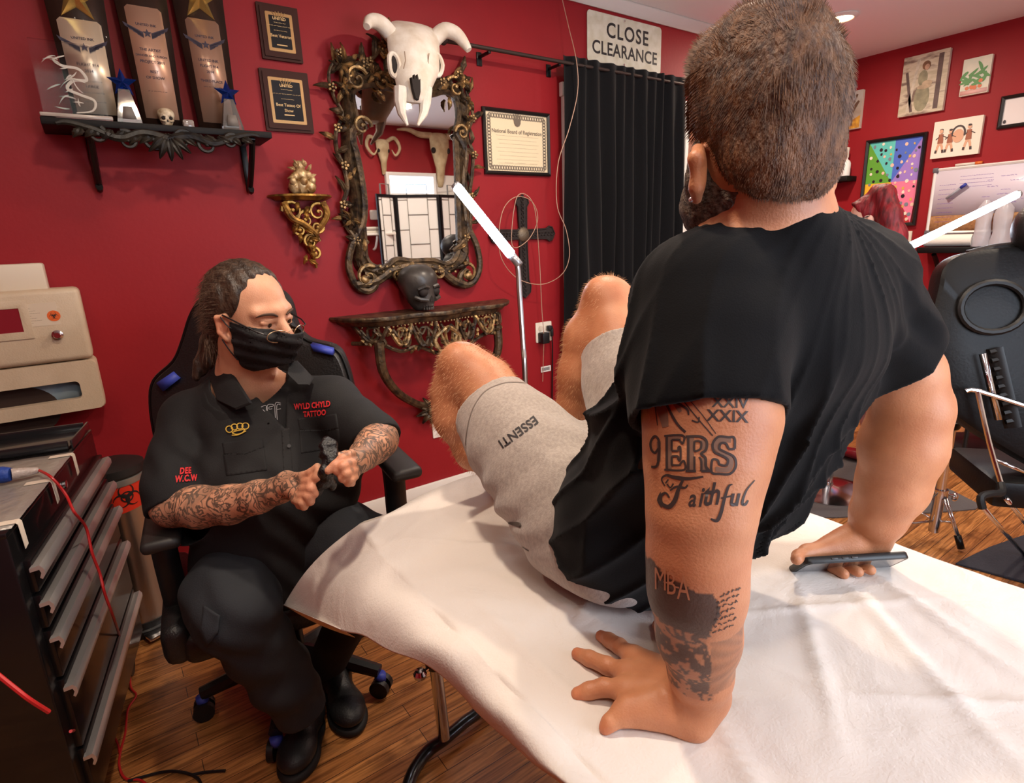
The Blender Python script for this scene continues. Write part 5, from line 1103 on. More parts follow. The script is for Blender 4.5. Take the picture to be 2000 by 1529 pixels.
for k in range(6):
    col = ((176, 90, 96), (206, 190, 172), (120, 128, 140), (210, 160, 120), (90, 84, 96), (196, 180, 190))[k]
    mb = MB(frame((c.x+.25+.03*k, c.y-.02*k, .001), (.75, -.66, 0), (.66, .75, 0), (0, 0, 1))); mb.box((0, 0, .13), (.018, .2, .26-.01*k), .002)
    tag(mb.build('magazine', mat('magazine_%d' % k, col, .5, col2=tuple(min(255, int(v_*1.25)) for v_ in col), vs=18)), ['rose-pink', 'cream', 'grey-blue', 'orange', 'dark plum', 'pale lilac'][k]+' magazine standing on the floor beside the rolling caddy', 'magazine', 'magazines by the rolling caddy')
c = onz(1962, 889, .0); mb = MB(frame((c.x+.30, c.y-.42, .0), (.75, -.66, 0), (.66, .75, 0), (0, 0, 1))); mb.box((0, 0, .09), (.25, .16, .175), .004); tag(mb.build('white_box', mat('carton_white', (216, 212, 206), .6)), 'white cardboard box on the floor by the right wall', 'box')
# floor mats and stool
def matpoly(pts, h, m, name, label):
    P = [onz(*p, 0) for p in pts]; cc_ = sum(P, V((0, 0, 0)))/len(P)
    mb = MB(); mb.loft([[V((p.x, p.y, .001)) for p in P], [V((p.x, p.y, h)) for p in P], [V((cc_.x+(p.x-cc_.x)*.985, cc_.y+(p.y-cc_.y)*.985, h+.003)) for p in P]]); tag(mb.build(name, m), label, 'floor mat', 'floor mats')
matpoly([(1520, 1012), (1560, 1012), (1640, 1012), (1720, 1006), (1820, 1003), (1905, 996), (1916, 988), (1860, 960), (1780, 925), (1640, 890), (1480, 930)], .006, mat('grey_mat', (92, 86, 86), .9, bump=.4, bs=150), 'floor_mat', 'grey carpet mat under the red-haired person\'s stool')
matpoly([(1866, 1103), (1930, 1072), (2010, 1044), (2120, 1100), (2120, 1200), (2000, 1140)], .008, mat('black_mat', (34, 36, 46), .7, bump=.4, bs=100), 'floor_mat', 'black floor mat under the tattoo chair, right edge')
c = onz(1625, 957, .006); ST = V((c.x-.02, c.y+.02, 0))
t = thing('round_stool', 'round stool with a chrome disc base, under the red-haired person', 'stool', ST)
mb = MB(); mb.lathe([(.21, .0095), (.21, .014), (.15, .03), (.03, .045), (.028, .06)], 36, ST); mb.build('chrome_base', CHR, t)
mb = MB(); mb.bar(ST+V((0, 0, .05)), ST+V((0, 0, .50)), .025, 14); mb.build('column', CHR, t)
mb = MB(); mb.lathe([(.15, .50), (.18, .51), (.185, .55), (.15, .575), (.001, .58)], 28, ST); mb.build('seat', LEA, t)
# ------------------------------------------------------------ smooth body surfaces (signed distance -> surface nets)
def A3(v): return np.array([float(v[0]), float(v[1]), float(v[2])])
class SDF:
    def __init__(s, h=.004): s.h = h; s.ops = []
    def add(s, fn, lo, hi, k=.015, mode='u'): s.ops.append((fn, np.minimum(lo, hi)-k-3*s.h, np.maximum(lo, hi)+k+3*s.h, k, mode)); return s
    def cap(s, a, b, ra, rb=None, k=.015, mode='u'):
        a, b = A3(a), A3(b); rb = ra if rb is None else rb; ab = b-a; L2 = max(1e-12, ab@ab)
        def fn(P): t = np.clip(((P-a)@ab)/L2, 0, 1); return np.linalg.norm(P-a-t[..., None]*ab, axis=-1)-(ra+(rb-ra)*t)
        r = max(ra, rb); return s.add(fn, np.minimum(a, b)-r, np.maximum(a, b)+r, k, mode)
    def chain(s, pts, k=.012, mode='u'):          # pts: (point, radius)
        for (a, ra), (b, rb) in zip(pts[:-1], pts[1:]): s.cap(a, b, ra, rb, k, mode)
        return s
    def ell(s, c, r, R=None, k=.015, mode='u'):
        c = A3(c); r = np.array(r, float); R = np.eye(3) if R is None else np.array(R, float)     # columns of R: the axes
        def fn(P): q = (P-c)@R; n = np.linalg.norm(q/r, axis=-1); g = np.linalg.norm(q/(r*r), axis=-1); return np.where(g > 1e-6, n*(n-1)/np.maximum(g, 1e-6), -r.min())
        m = r.max(); return s.add(fn, c-m, c+m, k, mode)
    def ecap(s, p0, p1, a0, b0, a1, b1, side, k=.02, mode='u'):
        p0, p1, sd = A3(p0), A3(p1), A3(side); ax = p1-p0; L = np.linalg.norm(ax); ax = ax/L; sd = sd-(sd@ax)*ax; sd /= np.linalg.norm(sd); nn = np.cross(ax, sd)
        def fn(P):
            q = P-p0; t = q@ax; tc = np.clip(t/L, 0, 1); a = a0+(a1-a0)*tc; b = b0+(b1-b0)*tc; m = np.minimum(a, b); e = t-tc*L
            return (np.sqrt(((q@sd)/a)**2+((q@nn)/b)**2+(e/m)**2)-1)*m
        m = max(a0, b0, a1, b1); return s.add(fn, np.minimum(p0, p1)-m, np.maximum(p0, p1)+m, k, mode)
    def half(s, c, n, R, mode='s', k=.002):       # takes away what lies beyond a plane, within R of c
        c, n = A3(c), A3(n)/np.linalg.norm(A3(n))
        def fn(P): q = P-c; return np.maximum(-(q@n), np.linalg.norm(q, axis=-1)-R)
        return s.add(fn, c-R, c+R, k, mode)
    def disp(s, f, lo, hi): return s.add(f, np.array(lo, float), np.array(hi, float), 0, 'd')
    def shell(s, th): s.ops.append((th, None, None, 0, 'shell')); return s
    def field(s, P, lo, hi):
        d = np.full(P.shape[:-1], .5)
        for fn, a, b, k, mode in s.ops:
            if mode == 'shell': d = np.maximum(d, -(d+fn)); continue
            if (a > hi).any() or (b < lo).any(): continue
            if mode == 'd': d = d+fn(P); continue
            e = fn(P)
            if mode == 'u':
                h = np.clip(.5+.5*(e-d)/k, 0, 1) if k > 0 else (e > d)*1.0; d = e*(1-h)+d*h-k*h*(1-h)
            elif mode == 's':
                h = np.clip(.5-.5*(e+d)/k, 0, 1); d = d*(1-h)-e*h+k*h*(1-h)
        return d
    def mesh(s, name, m, parent=None, attr=None, B=32):
        h = s.h; us = [o for o in s.ops if o[4] == 'u']; lo = np.min([o[1] for o in us], axis=0)-h; hi = np.max([o[2] for o in us], axis=0)+h
        N = (np.ceil((hi-lo)/h)).astype(int)+2; nb = np.ceil(N/B).astype(int); S = N+2
        ids = []; vs_ = []; qs = []
        off = np.array([(i, j, k) for i in (0, 1) for j in (0, 1) for k in (0, 1)])
        edges = [(a, b) for a in range(8) for b in range(a+1, 8) if np.abs(off[a]-off[b]).sum() == 1]
        gid = lambda c: (c[:, 0]*S[1]+c[:, 1])*S[2]+c[:, 2]
        for bi in range(nb[0]):
            for bj in range(nb[1]):
                for bk in range(nb[2]):
                    o = np.array([bi, bj, bk])*B; l = lo+o*h; u = l+(B+1)*h
                    if not any(((op[1] < u).all() and (op[2] > l).all()) for op in us): continue
                    ax = [l[i]+np.arange(B+1)*h for i in range(3)]
                    P = np.stack(np.meshgrid(*ax, indexing='ij'), -1); d = s.field(P, l, u); ins = d < 0
                    if not ins.any() or ins.all(): continue
                    c = sum(ins[i:i+B, j:j+B, k:k+B].astype(int) for i, j, k in off); act = np.argwhere((c > 0) & (c < 8))
                    if len(act) == 0: continue
                    vals = np.stack([d[act[:, 0]+i, act[:, 1]+j, act[:, 2]+k] for i, j, k in off], 1); pos = np.zeros((len(act), 3)); cnt = np.zeros(len(act))
                    for a, b in edges:
                        da, db = vals[:, a], vals[:, b]; mk = (da < 0) != (db < 0); t = np.where(mk, da/np.where(mk, da-db, 1), 0)[:, None]
                        pos += np.where(mk[:, None], off[a]+(off[b]-off[a])*t, 0); cnt += mk
                    pos /= cnt[:, None]; vs_.append(l+(act+pos)*h); ids.append(gid(act+o))
                    for axn in range(3):
                        sl0 = [slice(0, B)]*3; sl1 = [slice(0, B)]*3; sl1[axn] = slice(1, B+1)
                        a, b = ins[tuple(sl0)], ins[tuple(sl1)]; e = np.argwhere(a != b)
                        if len(e) == 0: continue
                        s0 = a[e[:, 0], e[:, 1], e[:, 2]]; g = e+o; x1 = np.zeros(3, int); x2 = np.zeros(3, int); x1[(axn+1) % 3] = 1; x2[(axn+2) % 3] = 1
                        q = np.stack([gid(g-x1-x2), gid(g-x2), gid(g), gid(g-x1)], 1); q[~s0] = q[~s0][:, ::-1]; qs.append(q)
        ids = np.concatenate(ids); vs_ = np.concatenate(vs_); qs = np.concatenate(qs); od = np.argsort(ids); si = ids[od]; ix = np.searchsorted(si, qs)
        ok = (ix < len(si)).all(1); ix = np.clip(ix, 0, len(si)-1); ok &= (si[ix] == qs).all(1); fq = od[ix[ok]]
        me = bpy.data.meshes.new(name); me.vertices.add(len(vs_)); me.vertices.foreach_set('co', vs_.astype(np.float32).ravel())
        me.loops.add(len(fq)*4); me.loops.foreach_set('vertex_index', fq.astype(np.int32).ravel()); me.polygons.add(len(fq))
        me.polygons.foreach_set('loop_start', np.arange(len(fq), dtype=np.int32)*4); me.polygons.foreach_set('loop_total', np.full(len(fq), 4, np.int32)); me.update(calc_edges=True)
        if attr:
            for an, f in attr.items():
                c = f(vs_); c = np.concatenate([c, np.ones((len(c), 1))], 1) if c.shape[1] == 3 else c
                at = me.color_attributes.new(an, 'FLOAT_COLOR', 'POINT'); at.data.foreach_set('color', c.astype(np.float32).ravel())
        ob = mkobj(name, me, m, parent)
        ob['_n'] = 0; del ob['_n']
        SURF[ob.name] = (vs_, fq); return ob
SURF = {}
def bvh(ob): v, f = SURF[ob.name]; return BVHTree.FromPolygons([tuple(x) for x in v], [tuple(int(i) for i in q) for q in f])
def decal(tree, name, m, parent, items, F, lift=.0006, maxe=.006, refine=True):
    """items: (verts, faces) in a local plane F; pushed along the plane's normal on to the surface below"""
    bm = bmesh.new()
    for vs_, fs in items:
        bv = [bm.verts.new(v) for v in vs_]
        for f in fs:
            try: bm.faces.new([bv[i] for i in f])
            except ValueError: pass
    bmesh.ops.triangulate(bm, faces=list(bm.faces))
    for _ in range(6):
        es = [e for e in bm.edges if e.calc_length() > maxe]
        if not es: break
        bmesh.ops.subdivide_edges(bm, edges=es, cuts=1); bmesh.ops.triangulate(bm, faces=[f for f in bm.faces if len(f.verts) > 3])
    n = F.col[2].xyz.normalized(); kill = []
    for v in bm.verts:
        p = F @ v.co; hit = tree.ray_cast(p+n*.12, -n)
        if hit[0] is None: kill.append(v)
        else: v.co = hit[0]+hit[1]*lift if hit[1].dot(n) > 0 else hit[0]-hit[1]*lift
    bmesh.ops.delete(bm, geom=kill, context='VERTS')
    me = bpy.data.meshes.new(name); bm.to_mesh(me); bm.free(); return mkobj(name, me, m, parent, True)
def tf(item, x=0, y=0, s=1, rot=0, sx=1):
    vs_, fs = item; R = Matrix.Rotation(rot, 3, 'Z'); return [R @ V((v[0]*s*sx, v[1]*s, 0))+V((x, y, 0)) for v in vs_], fs
def strip(pts, w):      # a stroke of varying width in the plane
    n = len(pts); ws = w if hasattr(w, '__len__') else [w]*n
    if len(ws) != n: ws = [np.interp(i/(n-1), np.linspace(0, 1, len(ws)), ws) for i in range(n)]
    vs_ = []
    for i, p in enumerate(pts):
        t = V(pts[min(n-1, i+1)])-V(pts[max(0, i-1)]); t.normalize(); q = V((-t.y, t.x, 0))*ws[i]/2; vs_ += [V(p)+q, V(p)-q]
    return vs_, [(2*i, 2*i+1, 2*i+3, 2*i+2) for i in range(n-1)]
def WR(px, py, d, hw): return (W(px, py, d), hw*d/FPX)
def vnoise(P, s, seed=0):      # smooth value noise, vectorised
    q = P*s+seed*17.3; i = np.floor(q).astype(np.int64); f = q-i; f = f*f*(3-2*f); r = 0
    for a in (0, 1):
        for b in (0, 1):
            for c in (0, 1):
                n_ = (i[..., 0]+a)*73856093 ^ (i[..., 1]+b)*19349663 ^ (i[..., 2]+c)*83492791; n_ = (n_ ^ (n_ >> 13))*1274126177 & 0x7fffffff; v = (n_ % 10007)/10007.
                r = r+v*np.where(a, f[..., 0], 1-f[..., 0])*np.where(b, f[..., 1], 1-f[..., 1])*np.where(c, f[..., 2], 1-f[..., 2])
    return r
def strands(name, m, parent, roots, dirs, length, r, bend=None, seg=2):       # short hairs as thin tapering blades
    vs_ = []; fs = []
    for p, d in zip(roots, dirs):
        d = V(d); sd_ = d.cross(FW); 
        if sd_.length < 1e-4: sd_ = d.orthogonal()
        sd_.normalize(); L_ = length*random.uniform(.6, 1.2); b = bend(p) if bend else V((0, 0, 0)); k = len(vs_)
        p = V(p); mid = p+d*L_*.5+b*L_*.15; tip = p+d*L_+b*L_*.6
        vs_ += [p-sd_*r, p+sd_*r, mid+sd_*r*.7, mid-sd_*r*.7, tip]; fs += [(k, k+1, k+2, k+3), (k+3, k+2, k+4)]
    me = bpy.data.meshes.new(name); me.from_pydata([tuple(v) for v in vs_], [], fs); return mkobj(name, me, m, parent, False)
def skinmat(name, c1, c2, attr='tint', rough=.48):
    m = mat(name, c1, rough, col2=c2, vs=22, bump=.12, bs=330, sss=.08, attr=attr, det=3); return m
# tattooed sleeve: swirling dark ink lines over the skin where the mesh's "ink" value says so
def inked(m, scale=26, dist=2.4, dark=(52, 48, 50), width=.055, attr='ink', mid=.5):
    nt = m.node_tree; N = nt.nodes; L = nt.links; b = N['Principled BSDF']; src = b.inputs['Base Color'].links[0].from_socket
    tc = N.new('ShaderNodeTexCoord'); n = N.new('ShaderNodeTexNoise'); n.inputs['Scale'].default_value = scale; n.inputs['Detail'].default_value = 1.6; n.inputs['Distortion'].default_value = dist
    L.new(tc.outputs['Object'], n.inputs['Vector'])
    a = N.new('ShaderNodeMath'); a.operation = 'SUBTRACT'; L.new(n.outputs[0], a.inputs[0]); a.inputs[1].default_value = mid
    a2 = N.new('ShaderNodeMath'); a2.operation = 'ABSOLUTE'; L.new(a.outputs[0], a2.inputs[0])
    r = N.new('ShaderNodeValToRGB'); r.color_ramp.elements[0].position = width*.35; r.color_ramp.elements[0].color = (1, 1, 1, 1); r.color_ramp.elements[1].position = width; r.color_ramp.elements[1].color = (0, 0, 0, 1); L.new(a2.outputs[0], r.inputs[0])
    n2 = N.new('ShaderNodeTexNoise'); n2.inputs['Scale'].default_value = scale*.6; n2.inputs['Detail'].default_value = 2; L.new(tc.outputs['Object'], n2.inputs['Vector'])
    r2 = N.new('ShaderNodeValToRGB'); r2.color_ramp.elements[0].position = .44; r2.color_ramp.elements[1].position = .62; r2.color_ramp.elements[1].color = (.55, .55, .55, 1); L.new(n2.outputs[0], r2.inputs[0])
    mx = N.new('ShaderNodeMath'); mx.operation = 'MAXIMUM'; L.new(r.outputs[0], mx.inputs[0]); L.new(r2.outputs[0], mx.inputs[1])
    at = N.new('ShaderNodeAttribute'); at.attribute_name = attr; sp = N.new('ShaderNodeSeparateColor'); L.new(at.outputs['Color'], sp.inputs[0])
    ml_ = N.new('ShaderNodeMath'); ml_.operation = 'MULTIPLY'; L.new(mx.outputs[0], ml_.inputs[0]); L.new(sp.outputs[0], ml_.inputs[1])
    m2 = N.new('ShaderNodeMath'); m2.operation = 'MAXIMUM'; L.new(ml_.outputs[0], m2.inputs[0]); L.new(sp.outputs[1], m2.inputs[1])
    mi = N.new('ShaderNodeMix'); mi.data_type = 'RGBA'; L.new(m2.outputs[0], mi.inputs[0]); L.new(src, mi.inputs[6]); mi.inputs[7].default_value = lin(dark); L.new(mi.outputs[2], b.inputs['Base Color'])
    return m
def segd(P, a, b):
    a, b = A3(a), A3(b); ab = b-a; t = np.clip(((P-a)@ab)/(ab@ab), 0, 1); return np.linalg.norm(P-a-t[:, None]*ab, axis=1), t
def sm(x, a, b): t = np.clip((x-a)/(b-a), 0, 1); return t*t*(3-2*t)
# ------------------------------------------------------------ the client, seen from behind
cl = thing('person', 'man in black t-shirt and grey shorts leaning back on the table, seen from behind', 'person', (.75, .62, .75), None)
sk_ = SDF(.003)
Larm = [WR(1372, 590, .71, 122), WR(1386, 700, .69, 124), WR(1387, 815, .665, 124), WR(1377, 905, .655, 111), WR(1368, 1000, .65, 97), WR(1361, 1085, .66, 90), WR(1361, 1150, .675, 88), WR(1364, 1240, .70, 75), WR(1368, 1310, .725, 56)]
LW = onz(1368, 1352, .797); Larm.append((LW, .034))
sk_.chain(Larm, k=.02)
el = W(1372, 1090, .64); sk_.ell(el, (.026, .02, .022), k=.03)
Rarm = [WR(1655, 580, .89, 72), WR(1718, 650, .93, 66), WR(1764, 730, .965, 67), WR(1780, 800, .98, 66), WR(1762, 870, 1.0, 72), WR(1742, 950, 1.03, 60), WR(1716, 1005, 1.06, 47)]
RW = onz(1697, 1052, .803); Rarm.append((RW, .035)); sk_.chain(Rarm, k=.02)
sk_.ell(W(1826, 782, .99), (.018, .022, .022), k=.03)
sL, sR = Larm[0][0], Rarm[0][0]; NB = W(1500, 445, .74); PEL = V((.70, .66, .855))
# torso inside the shirt
sk_.ecap((sL+sR)/2+V((0, .02, -.06)), V((.73, .56, 1.02)), .155, .11, .135, .10, (1, -.1, 0), k=.04).ecap(V((.73, .56, 1.02)), PEL, .135, .10, .15, .11, (1, -.1, 0), k=.04)
sk_.cap(NB+V((0, .01, -.05)), W(1492, 385, .71), .060, .056, k=.05).cap(NB, sL+V((.03, 0, .0)), .06, .06, k=.05).cap(NB, sR+V((-.03, 0, 0)), .06, .06, k=.05)
# head
HC = W(1487, 234, .68); hf = V((math.cos(math.radians(66)), math.sin(math.radians(66)), -.08)).normalized(); hs = V((0, 0, 1)).cross(hf).normalized(); hu = hf.cross(hs)
HR = np.array([[hf[i], hs[i], hu[i]] for i in range(3)])
def H(f, s_, u): return HC+hf*f+hs*s_+hu*u
sk_.ell(H(-.004, 0, .02), (.096, .075, .092), HR, k=.02).ell(H(.035, 0, -.045), (.068, .062, .085), HR, k=.03).cap(H(.02, 0, -.05), NB, .054, .056, k=.04)
sk_.ell(H(.105, 0, -.035), (.018, .013, .026), HR, k=.015).ell(H(.075, 0, -.10), (.03, .035, .025), HR, k=.02)
for s_ in (1, -1):
    c = H(-.002, s_*.081, -.058)
    sk_.cap(c+hu*.026+hf*.004, c+hu*.012-hf*.014+hs*s_*.012, .007, .008, k=.008).cap(c+hu*.012-hf*.014+hs*s_*.012, c-hu*.018-hf*.006+hs*s_*.008, .008, .006, k=.008).cap(c-hu*.018-hf*.006+hs*s_*.008, c-hu*.030+hf*.006, .007, .006, k=.008).ell(c, (.014, .006, .024), HR, k=.008)
# left hand flat on the paper, fingers spread to the left
zt_ = .765
mb = MB(); mb.ball(H(.004, .088, -.088), .0032, 8, 6); mb.build('ear_stud', mat('stud_crystal', (230, 230, 235), .1, metal=.6), cl)
Hn = {'index': [(1238, 1284), (1210, 1262), (1190, 1250), (1174, 1242)], 'middle': [(1226, 1315), (1186, 1300), (1152, 1286), (1128, 1277)], 'ring': [(1222, 1347), (1180, 1342), (1150, 1349), (1128, 1355)], 'pinky': [(1228, 1385), (1208, 1398), (1190, 1412), (1182, 1422)]}
rf = {'index': .0106, 'middle': .0112, 'ring': .0108, 'pinky': .0098}; tips = []
for f, pp_ in Hn.items():
    zz = [.776, .772, .766, .7605]; P_ = [onz(x, y, z) for (x, y), z in zip(pp_, zz)]; r = rf[f]
    sk_.chain([(LW*.35+P_[0]*.65+V((0, 0, .004)), .015), (P_[0], r*1.35), ((P_[0]+P_[1])/2, r*1.0), (P_[1], r*1.12), ((P_[1]+P_[2])/2, r*.96), (P_[2], r*1.02), (P_[3], r*.86)], k=.006); tips.append((P_[2], P_[3], r))
    sk_.cap(LW+V((0, 0, -.004)), P_[0], .024, r*1.35, k=.014)
K = [onz(*Hn[f][0], .775) for f in Hn]; hcen = sum(K, V((0, 0, 0)))/4
sk_.ell((hcen+LW)/2+V((0, 0, -.012)), (.045, .04, .018), k=.02)
T_ = [onz(1345, 1330, .785), onz(1312, 1272, .772), onz(1298, 1242, .766), onz(1286, 1222, .762)]; sk_.chain([(T_[0], .022), (T_[1], .015), (T_[2], .012), (T_[3], .0105)], k=.010)
heel = onz(1355, 1410, .768); sk_.cap(LW, heel, .033, .020, k=.02).cap(heel, K[3]+V((0, 0, -.004)), .018, .013, k=.02)
# right hand under the phone
pA, pB = onz(1572, 1094, .803), onz(1778, 1082, .803); pl_ = (pB-pA).normalized(); aw = V((-pl_.y, pl_.x, 0))
if aw.dot(FW) < 0: aw = -aw
pw = (aw*math.cos(math.radians(46))+V((0, 0, -math.sin(math.radians(46))))).normalized(); pn = pl_.cross(pw)
if pn.z < 0: pn = -pn
PL = (pB-pA).length; PWd = .076
def ph(a, b, c=0): return pA+pl_*(a*PL)+pw*(b*PWd)+pn*c
palm = onz(1655, 1062, .800); sk_.cap(RW, palm, .034, .024, k=.02).cap(palm, ph(.42, .5, .03), .026, .02, k=.02).cap(palm, ph(.22, .55, .02), .024, .016, k=.02)
sk_.chain([(palm, .02), (ph(.12, .35, .020), .014), (ph(.0, .22, .012), .0105), (W(1556, 1092, (ph(0, .1)-EYE).dot(FW)-.004), .0105)], k=.01)
for i, (px, py) in enumerate(((1648, 1121), (1676, 1117), (1700, 1113))):
    tp = W(px, py, (ph(.4, .6)-EYE).dot(FW)-.020); tp.z = max(tp.z, .7625); b_ = ph(.36+.13*i, 1.12, -.004); b_.z = max(b_.z, .764); m_ = (b_+tp)/2; m_.z = max(.7635, m_.z)
    sk_.chain([(ph(.34+.12*i, .9, .022), .013), (b_, .0105), (m_, .0105), (tp, .0095)], k=.006)
# legs
Lkn = W(908, 724, 1.35); Rkn = W(1188, 592, 1.36)
LHp, RHp = V((.655, .74, .865)), V((.845, .68, .865))
sk_.chain([(LHp, .085), WR(1050, 885, 1.2, 72), WR(985, 810, 1.28, 62), WR(945, 755, 1.33, 56), (Lkn, .060)], k=.03)
sk_.chain([(W(905, 720, 1.34), .056), WR(888, 770, 1.37, 43), WR(893, 815, 1.37, 43), WR(925, 880, 1.38, 34), (onz(990, 925, .80), .032)], k=.025)
sk_.ell(W(893, 700, 1.315), (.03, .028, .03), k=.03)
sk_.chain([(RHp, .085), WR(1260, 800, 1.24, 72), WR(1215, 680, 1.32, 62), (Rkn, .060)], k=.03).ell(W(1172, 570, 1.33), (.032, .03, .03), k=.03)
sk_.chain([(Rkn, .054), WR(1148, 660, 1.38, 43), WR(1137, 730, 1.40, 44), WR(1122, 800, 1.43, 34), (onz(1120, 868, .80), .032)], k=.025)
for a, d_ in ((onz(990, 925, .80), V((.05, .19, 0))), (onz(1120, 868, .80), V((.02, .19, 0)))): a = a.copy(); sk_.cap(a+V((0, -.02, -.005)), a+d_*.9+V((0, 0, -.022)), .034, .02, k=.03)
el0, el1 = A3(Larm[5][0]), A3(Larm[9][0])
def ctint(Vv):
    t = np.ones((len(Vv), 3)); d, _ = segd(Vv, Lkn, Lkn+V((0, 0, .001))); r = 1-sm(d, .02, .09); d2, _ = segd(Vv, Rkn, Rkn+V((0, 0, .001))); r2 = 1-sm(d2, .02, .09)
    for c_ in (A3(Larm[5][0]), ): r2 = np.maximum(r2, .7*(1-sm(np.linalg.norm(Vv-c_, axis=1), .03, .08)))
    for q in [x[1] for x in tips]+[RW]: r2 = np.maximum(r2, .8*(1-sm(np.linalg.norm(Vv-A3(q), axis=1), .006, .02)))
    r = np.maximum(r, r2)[:, None]; t = t*(1-r)+np.array([1.06, .84, .80])*r
    Rr = np.array([hf, hs, hu]); q = (Vv-A3(HC))@Rr.T      # shaved stubble round the hairline
    return t
SKC = inked(skinmat('client_skin', (198, 136, 98), (186, 122, 86)), scale=60, dist=1.5, dark=(58, 52, 52))
def cink(Vv):        # dark inked patch on the outer forearm and grey shading on its inner side
    a, b = A3(W(1361, 1085, .66)), A3(Larm[8][0]); ab = b-a; t = ((Vv-a)@ab)/(ab@ab); q = Vv-a-np.clip(t, 0, 1.2)[:, None]*ab; rt = A3(RT); x = q@rt/.055; near = np.linalg.norm(q, axis=1) < .085
    back = (q@A3(FW)) < .02
    e = .12*(vnoise(Vv, 55)-.5)*2
    m1 = near & back & (t > -.07+.3*e+.12*np.clip(x+.9, 0, 1)) & (t < 1.02) & (x < .0+.25*np.sin(t*9)*.4+e)
    g = vnoise(Vv, 110, 1)*.55+vnoise(Vv, 230, 2)*.45
    top_ = (t < .34)
    k = np.where(m1, np.where(top_, .9, np.where(g > .47, .86, .2)), 0)
    m2 = near & back & (t > .42) & (t < .95) & (x >= -.05) & (x < .75); ang = np.arctan2(x-.9, (t-.62)*3); ray_ = .5+.5*np.sin(ang*16)
    k = np.where(m2, .25+.35*ray_*(.4+.6*vnoise(Vv, 60, 4)), k)
    z = np.zeros(len(Vv)); return np.stack([z, k, z], 1)
body = sk_.mesh('body', SKC, cl, attr={'tint': ctint, 'ink': cink})
TREE = bvh(body)
# arm lettering and other line tattoos
INK = mat('tattoo_ink', (62, 52, 50), .5); INKS = mat('tattoo_shading', (128, 98, 82), .5)
def armframe(px, py, d): 
    o = W(px, py, d); n = -ray(px, py).normalized(); u = (RT+FW*.0); u = (u-n*u.dot(n)).normalized(); v = n.cross(u); return frame(o, u, v, n)
AF = armframe(1385, 900, .60); sc_ = .60/FPX
def al(px, py): p = onp(px, py, AF.translation, AF.col[2].xyz)-AF.translation; return V((p.dot(AF.col[0].xyz), p.dot(AF.col[1].xyz), 0))
def sc_text(st, px, py, hpx, rot=0, sx=1, **k): vs_, fs = textmesh(st, 1.0, **k); c = al(px, py); return tf((vs_, fs), c.x, c.y, hpx*sc_*1.42, rot, sx)
def stroke(pp_, w): return strip(spl([al(*p) for p in pp_], 6), [x*sc_ for x in (w if hasattr(w, '__len__') else [w])] if hasattr(w, '__len__') else w*sc_)
decal(TREE, 'numeral_tattoo', INK, cl, [sc_text('XXIX', 1420, 815, 22, -.06, bold=.02), sc_text('XXIV', 1425, 789, 20, -.06, bold=.02)], AF, maxe=.005)
def slab_glyphs(cx, cy, adv):      # tall slab-serif capitals with an outline, drawn as strokes
    out = []; sh = []
    def S(pts, w=5): out.append(stroke([(cx0+x, cy0+y) for x, y in pts], w))
    for i, g in enumerate('9ERS'):
        cx0 = cx+adv[i]; cy0 = cy+i*2.2; h_ = 33; w_ = 17 if g != '9' else 10
        if g == '9':
            S([(8, -6), (0, 2), (-8, -6), (-9, -20), (0, -31), (9, -20), (9, 10), (4, 28), (-8, 30)], 5); sh.append(stroke([(cx0+8, cy0-20), (cx0+8, cy0+18)], 8))
        if g == 'E':
            S([(-14, -h_), (-14, h_)], 5); S([(-4, -h_+8), (-4, -4)], 4); S([(-4, 7), (-4, h_-9)], 4); S([(-19, -h_), (18, -h_), (18, -18), (13, -22), (10, -h_+8), (-4, -h_+8)], 4); S([(-19, h_), (20, h_), (20, 16), (14, 20), (11, h_-9), (-4, h_-9)], 4); S([(-4, -4), (8, -4), (9, -10), (13, -10), (13, 13), (9, 13), (8, 7), (-4, 7)], 4); sh.append(stroke([(cx0-9, cy0-h_+2), (cx0-9, cy0+h_-2)], 9)); sh.append(stroke([(cx0-8, cy0-h_+4), (cx0+14, cy0-h_+4)], 6))
        if g == 'R':
            S([(-17, -h_), (-17, h_)], 5); S([(-22, -h_), (6, -h_), (18, -24), (17, -8), (8, 0), (16, 8), (17, 24), (24, h_)], 5); S([(-22, h_), (-2, h_)], 5); S([(8, h_), (26, h_)], 5); S([(-5, -h_+9), (4, -h_+9), (8, -20), (6, -9), (-5, -6), (-5, -h_+9)], 4); S([(-5, 5), (-5, h_)], 4); S([(4, 6), (8, 14), (8, h_)], 4); sh.append(stroke([(cx0-11, cy0-h_), (cx0-11, cy0+h_)], 10)); sh.append(stroke([(cx0+12, cy0-26), (cx0+12, cy0-8)], 9)); sh.append(stroke([(cx0+12, cy0+8), (cx0+15, cy0+h_)], 8))
        if g == 'S':
            S([(21, -12), (20, -h_), (8, -34), (-10, -35), (-21, -22), (-18, -6), (0, 3), (8, 10), (4, 20), (-8, 18), (-12, 10), (-22, 10), (-23, h_), (-8, 36), (12, 36), (23, 22), (20, 4), (2, -6), (-8, -12), (-6, -22), (4, -22), (10, -12), (21, -12)], 4.5); sh.append(stroke([(cx0+14, cy0-28), (cx0-8, cy0-29), (cx0-15, cy0-16), (cx0, cy0-2), (cx0+14, cy0+10), (cx0+8, cy0+28), (cx0-16, cy0+27)], 9))
    return out, sh
ol, shd = slab_glyphs(0, 0, (1, 1, 1, 1)) if False else slab_glyphs(1280, 882, (-2, 37, 82, 133))
decal(TREE, 'lettering_shading', INKS, cl, shd, AF, lift=.0004); decal(TREE, 'capital_lettering_tattoo', INK, cl, ol, AF, lift=.0007, maxe=.005)
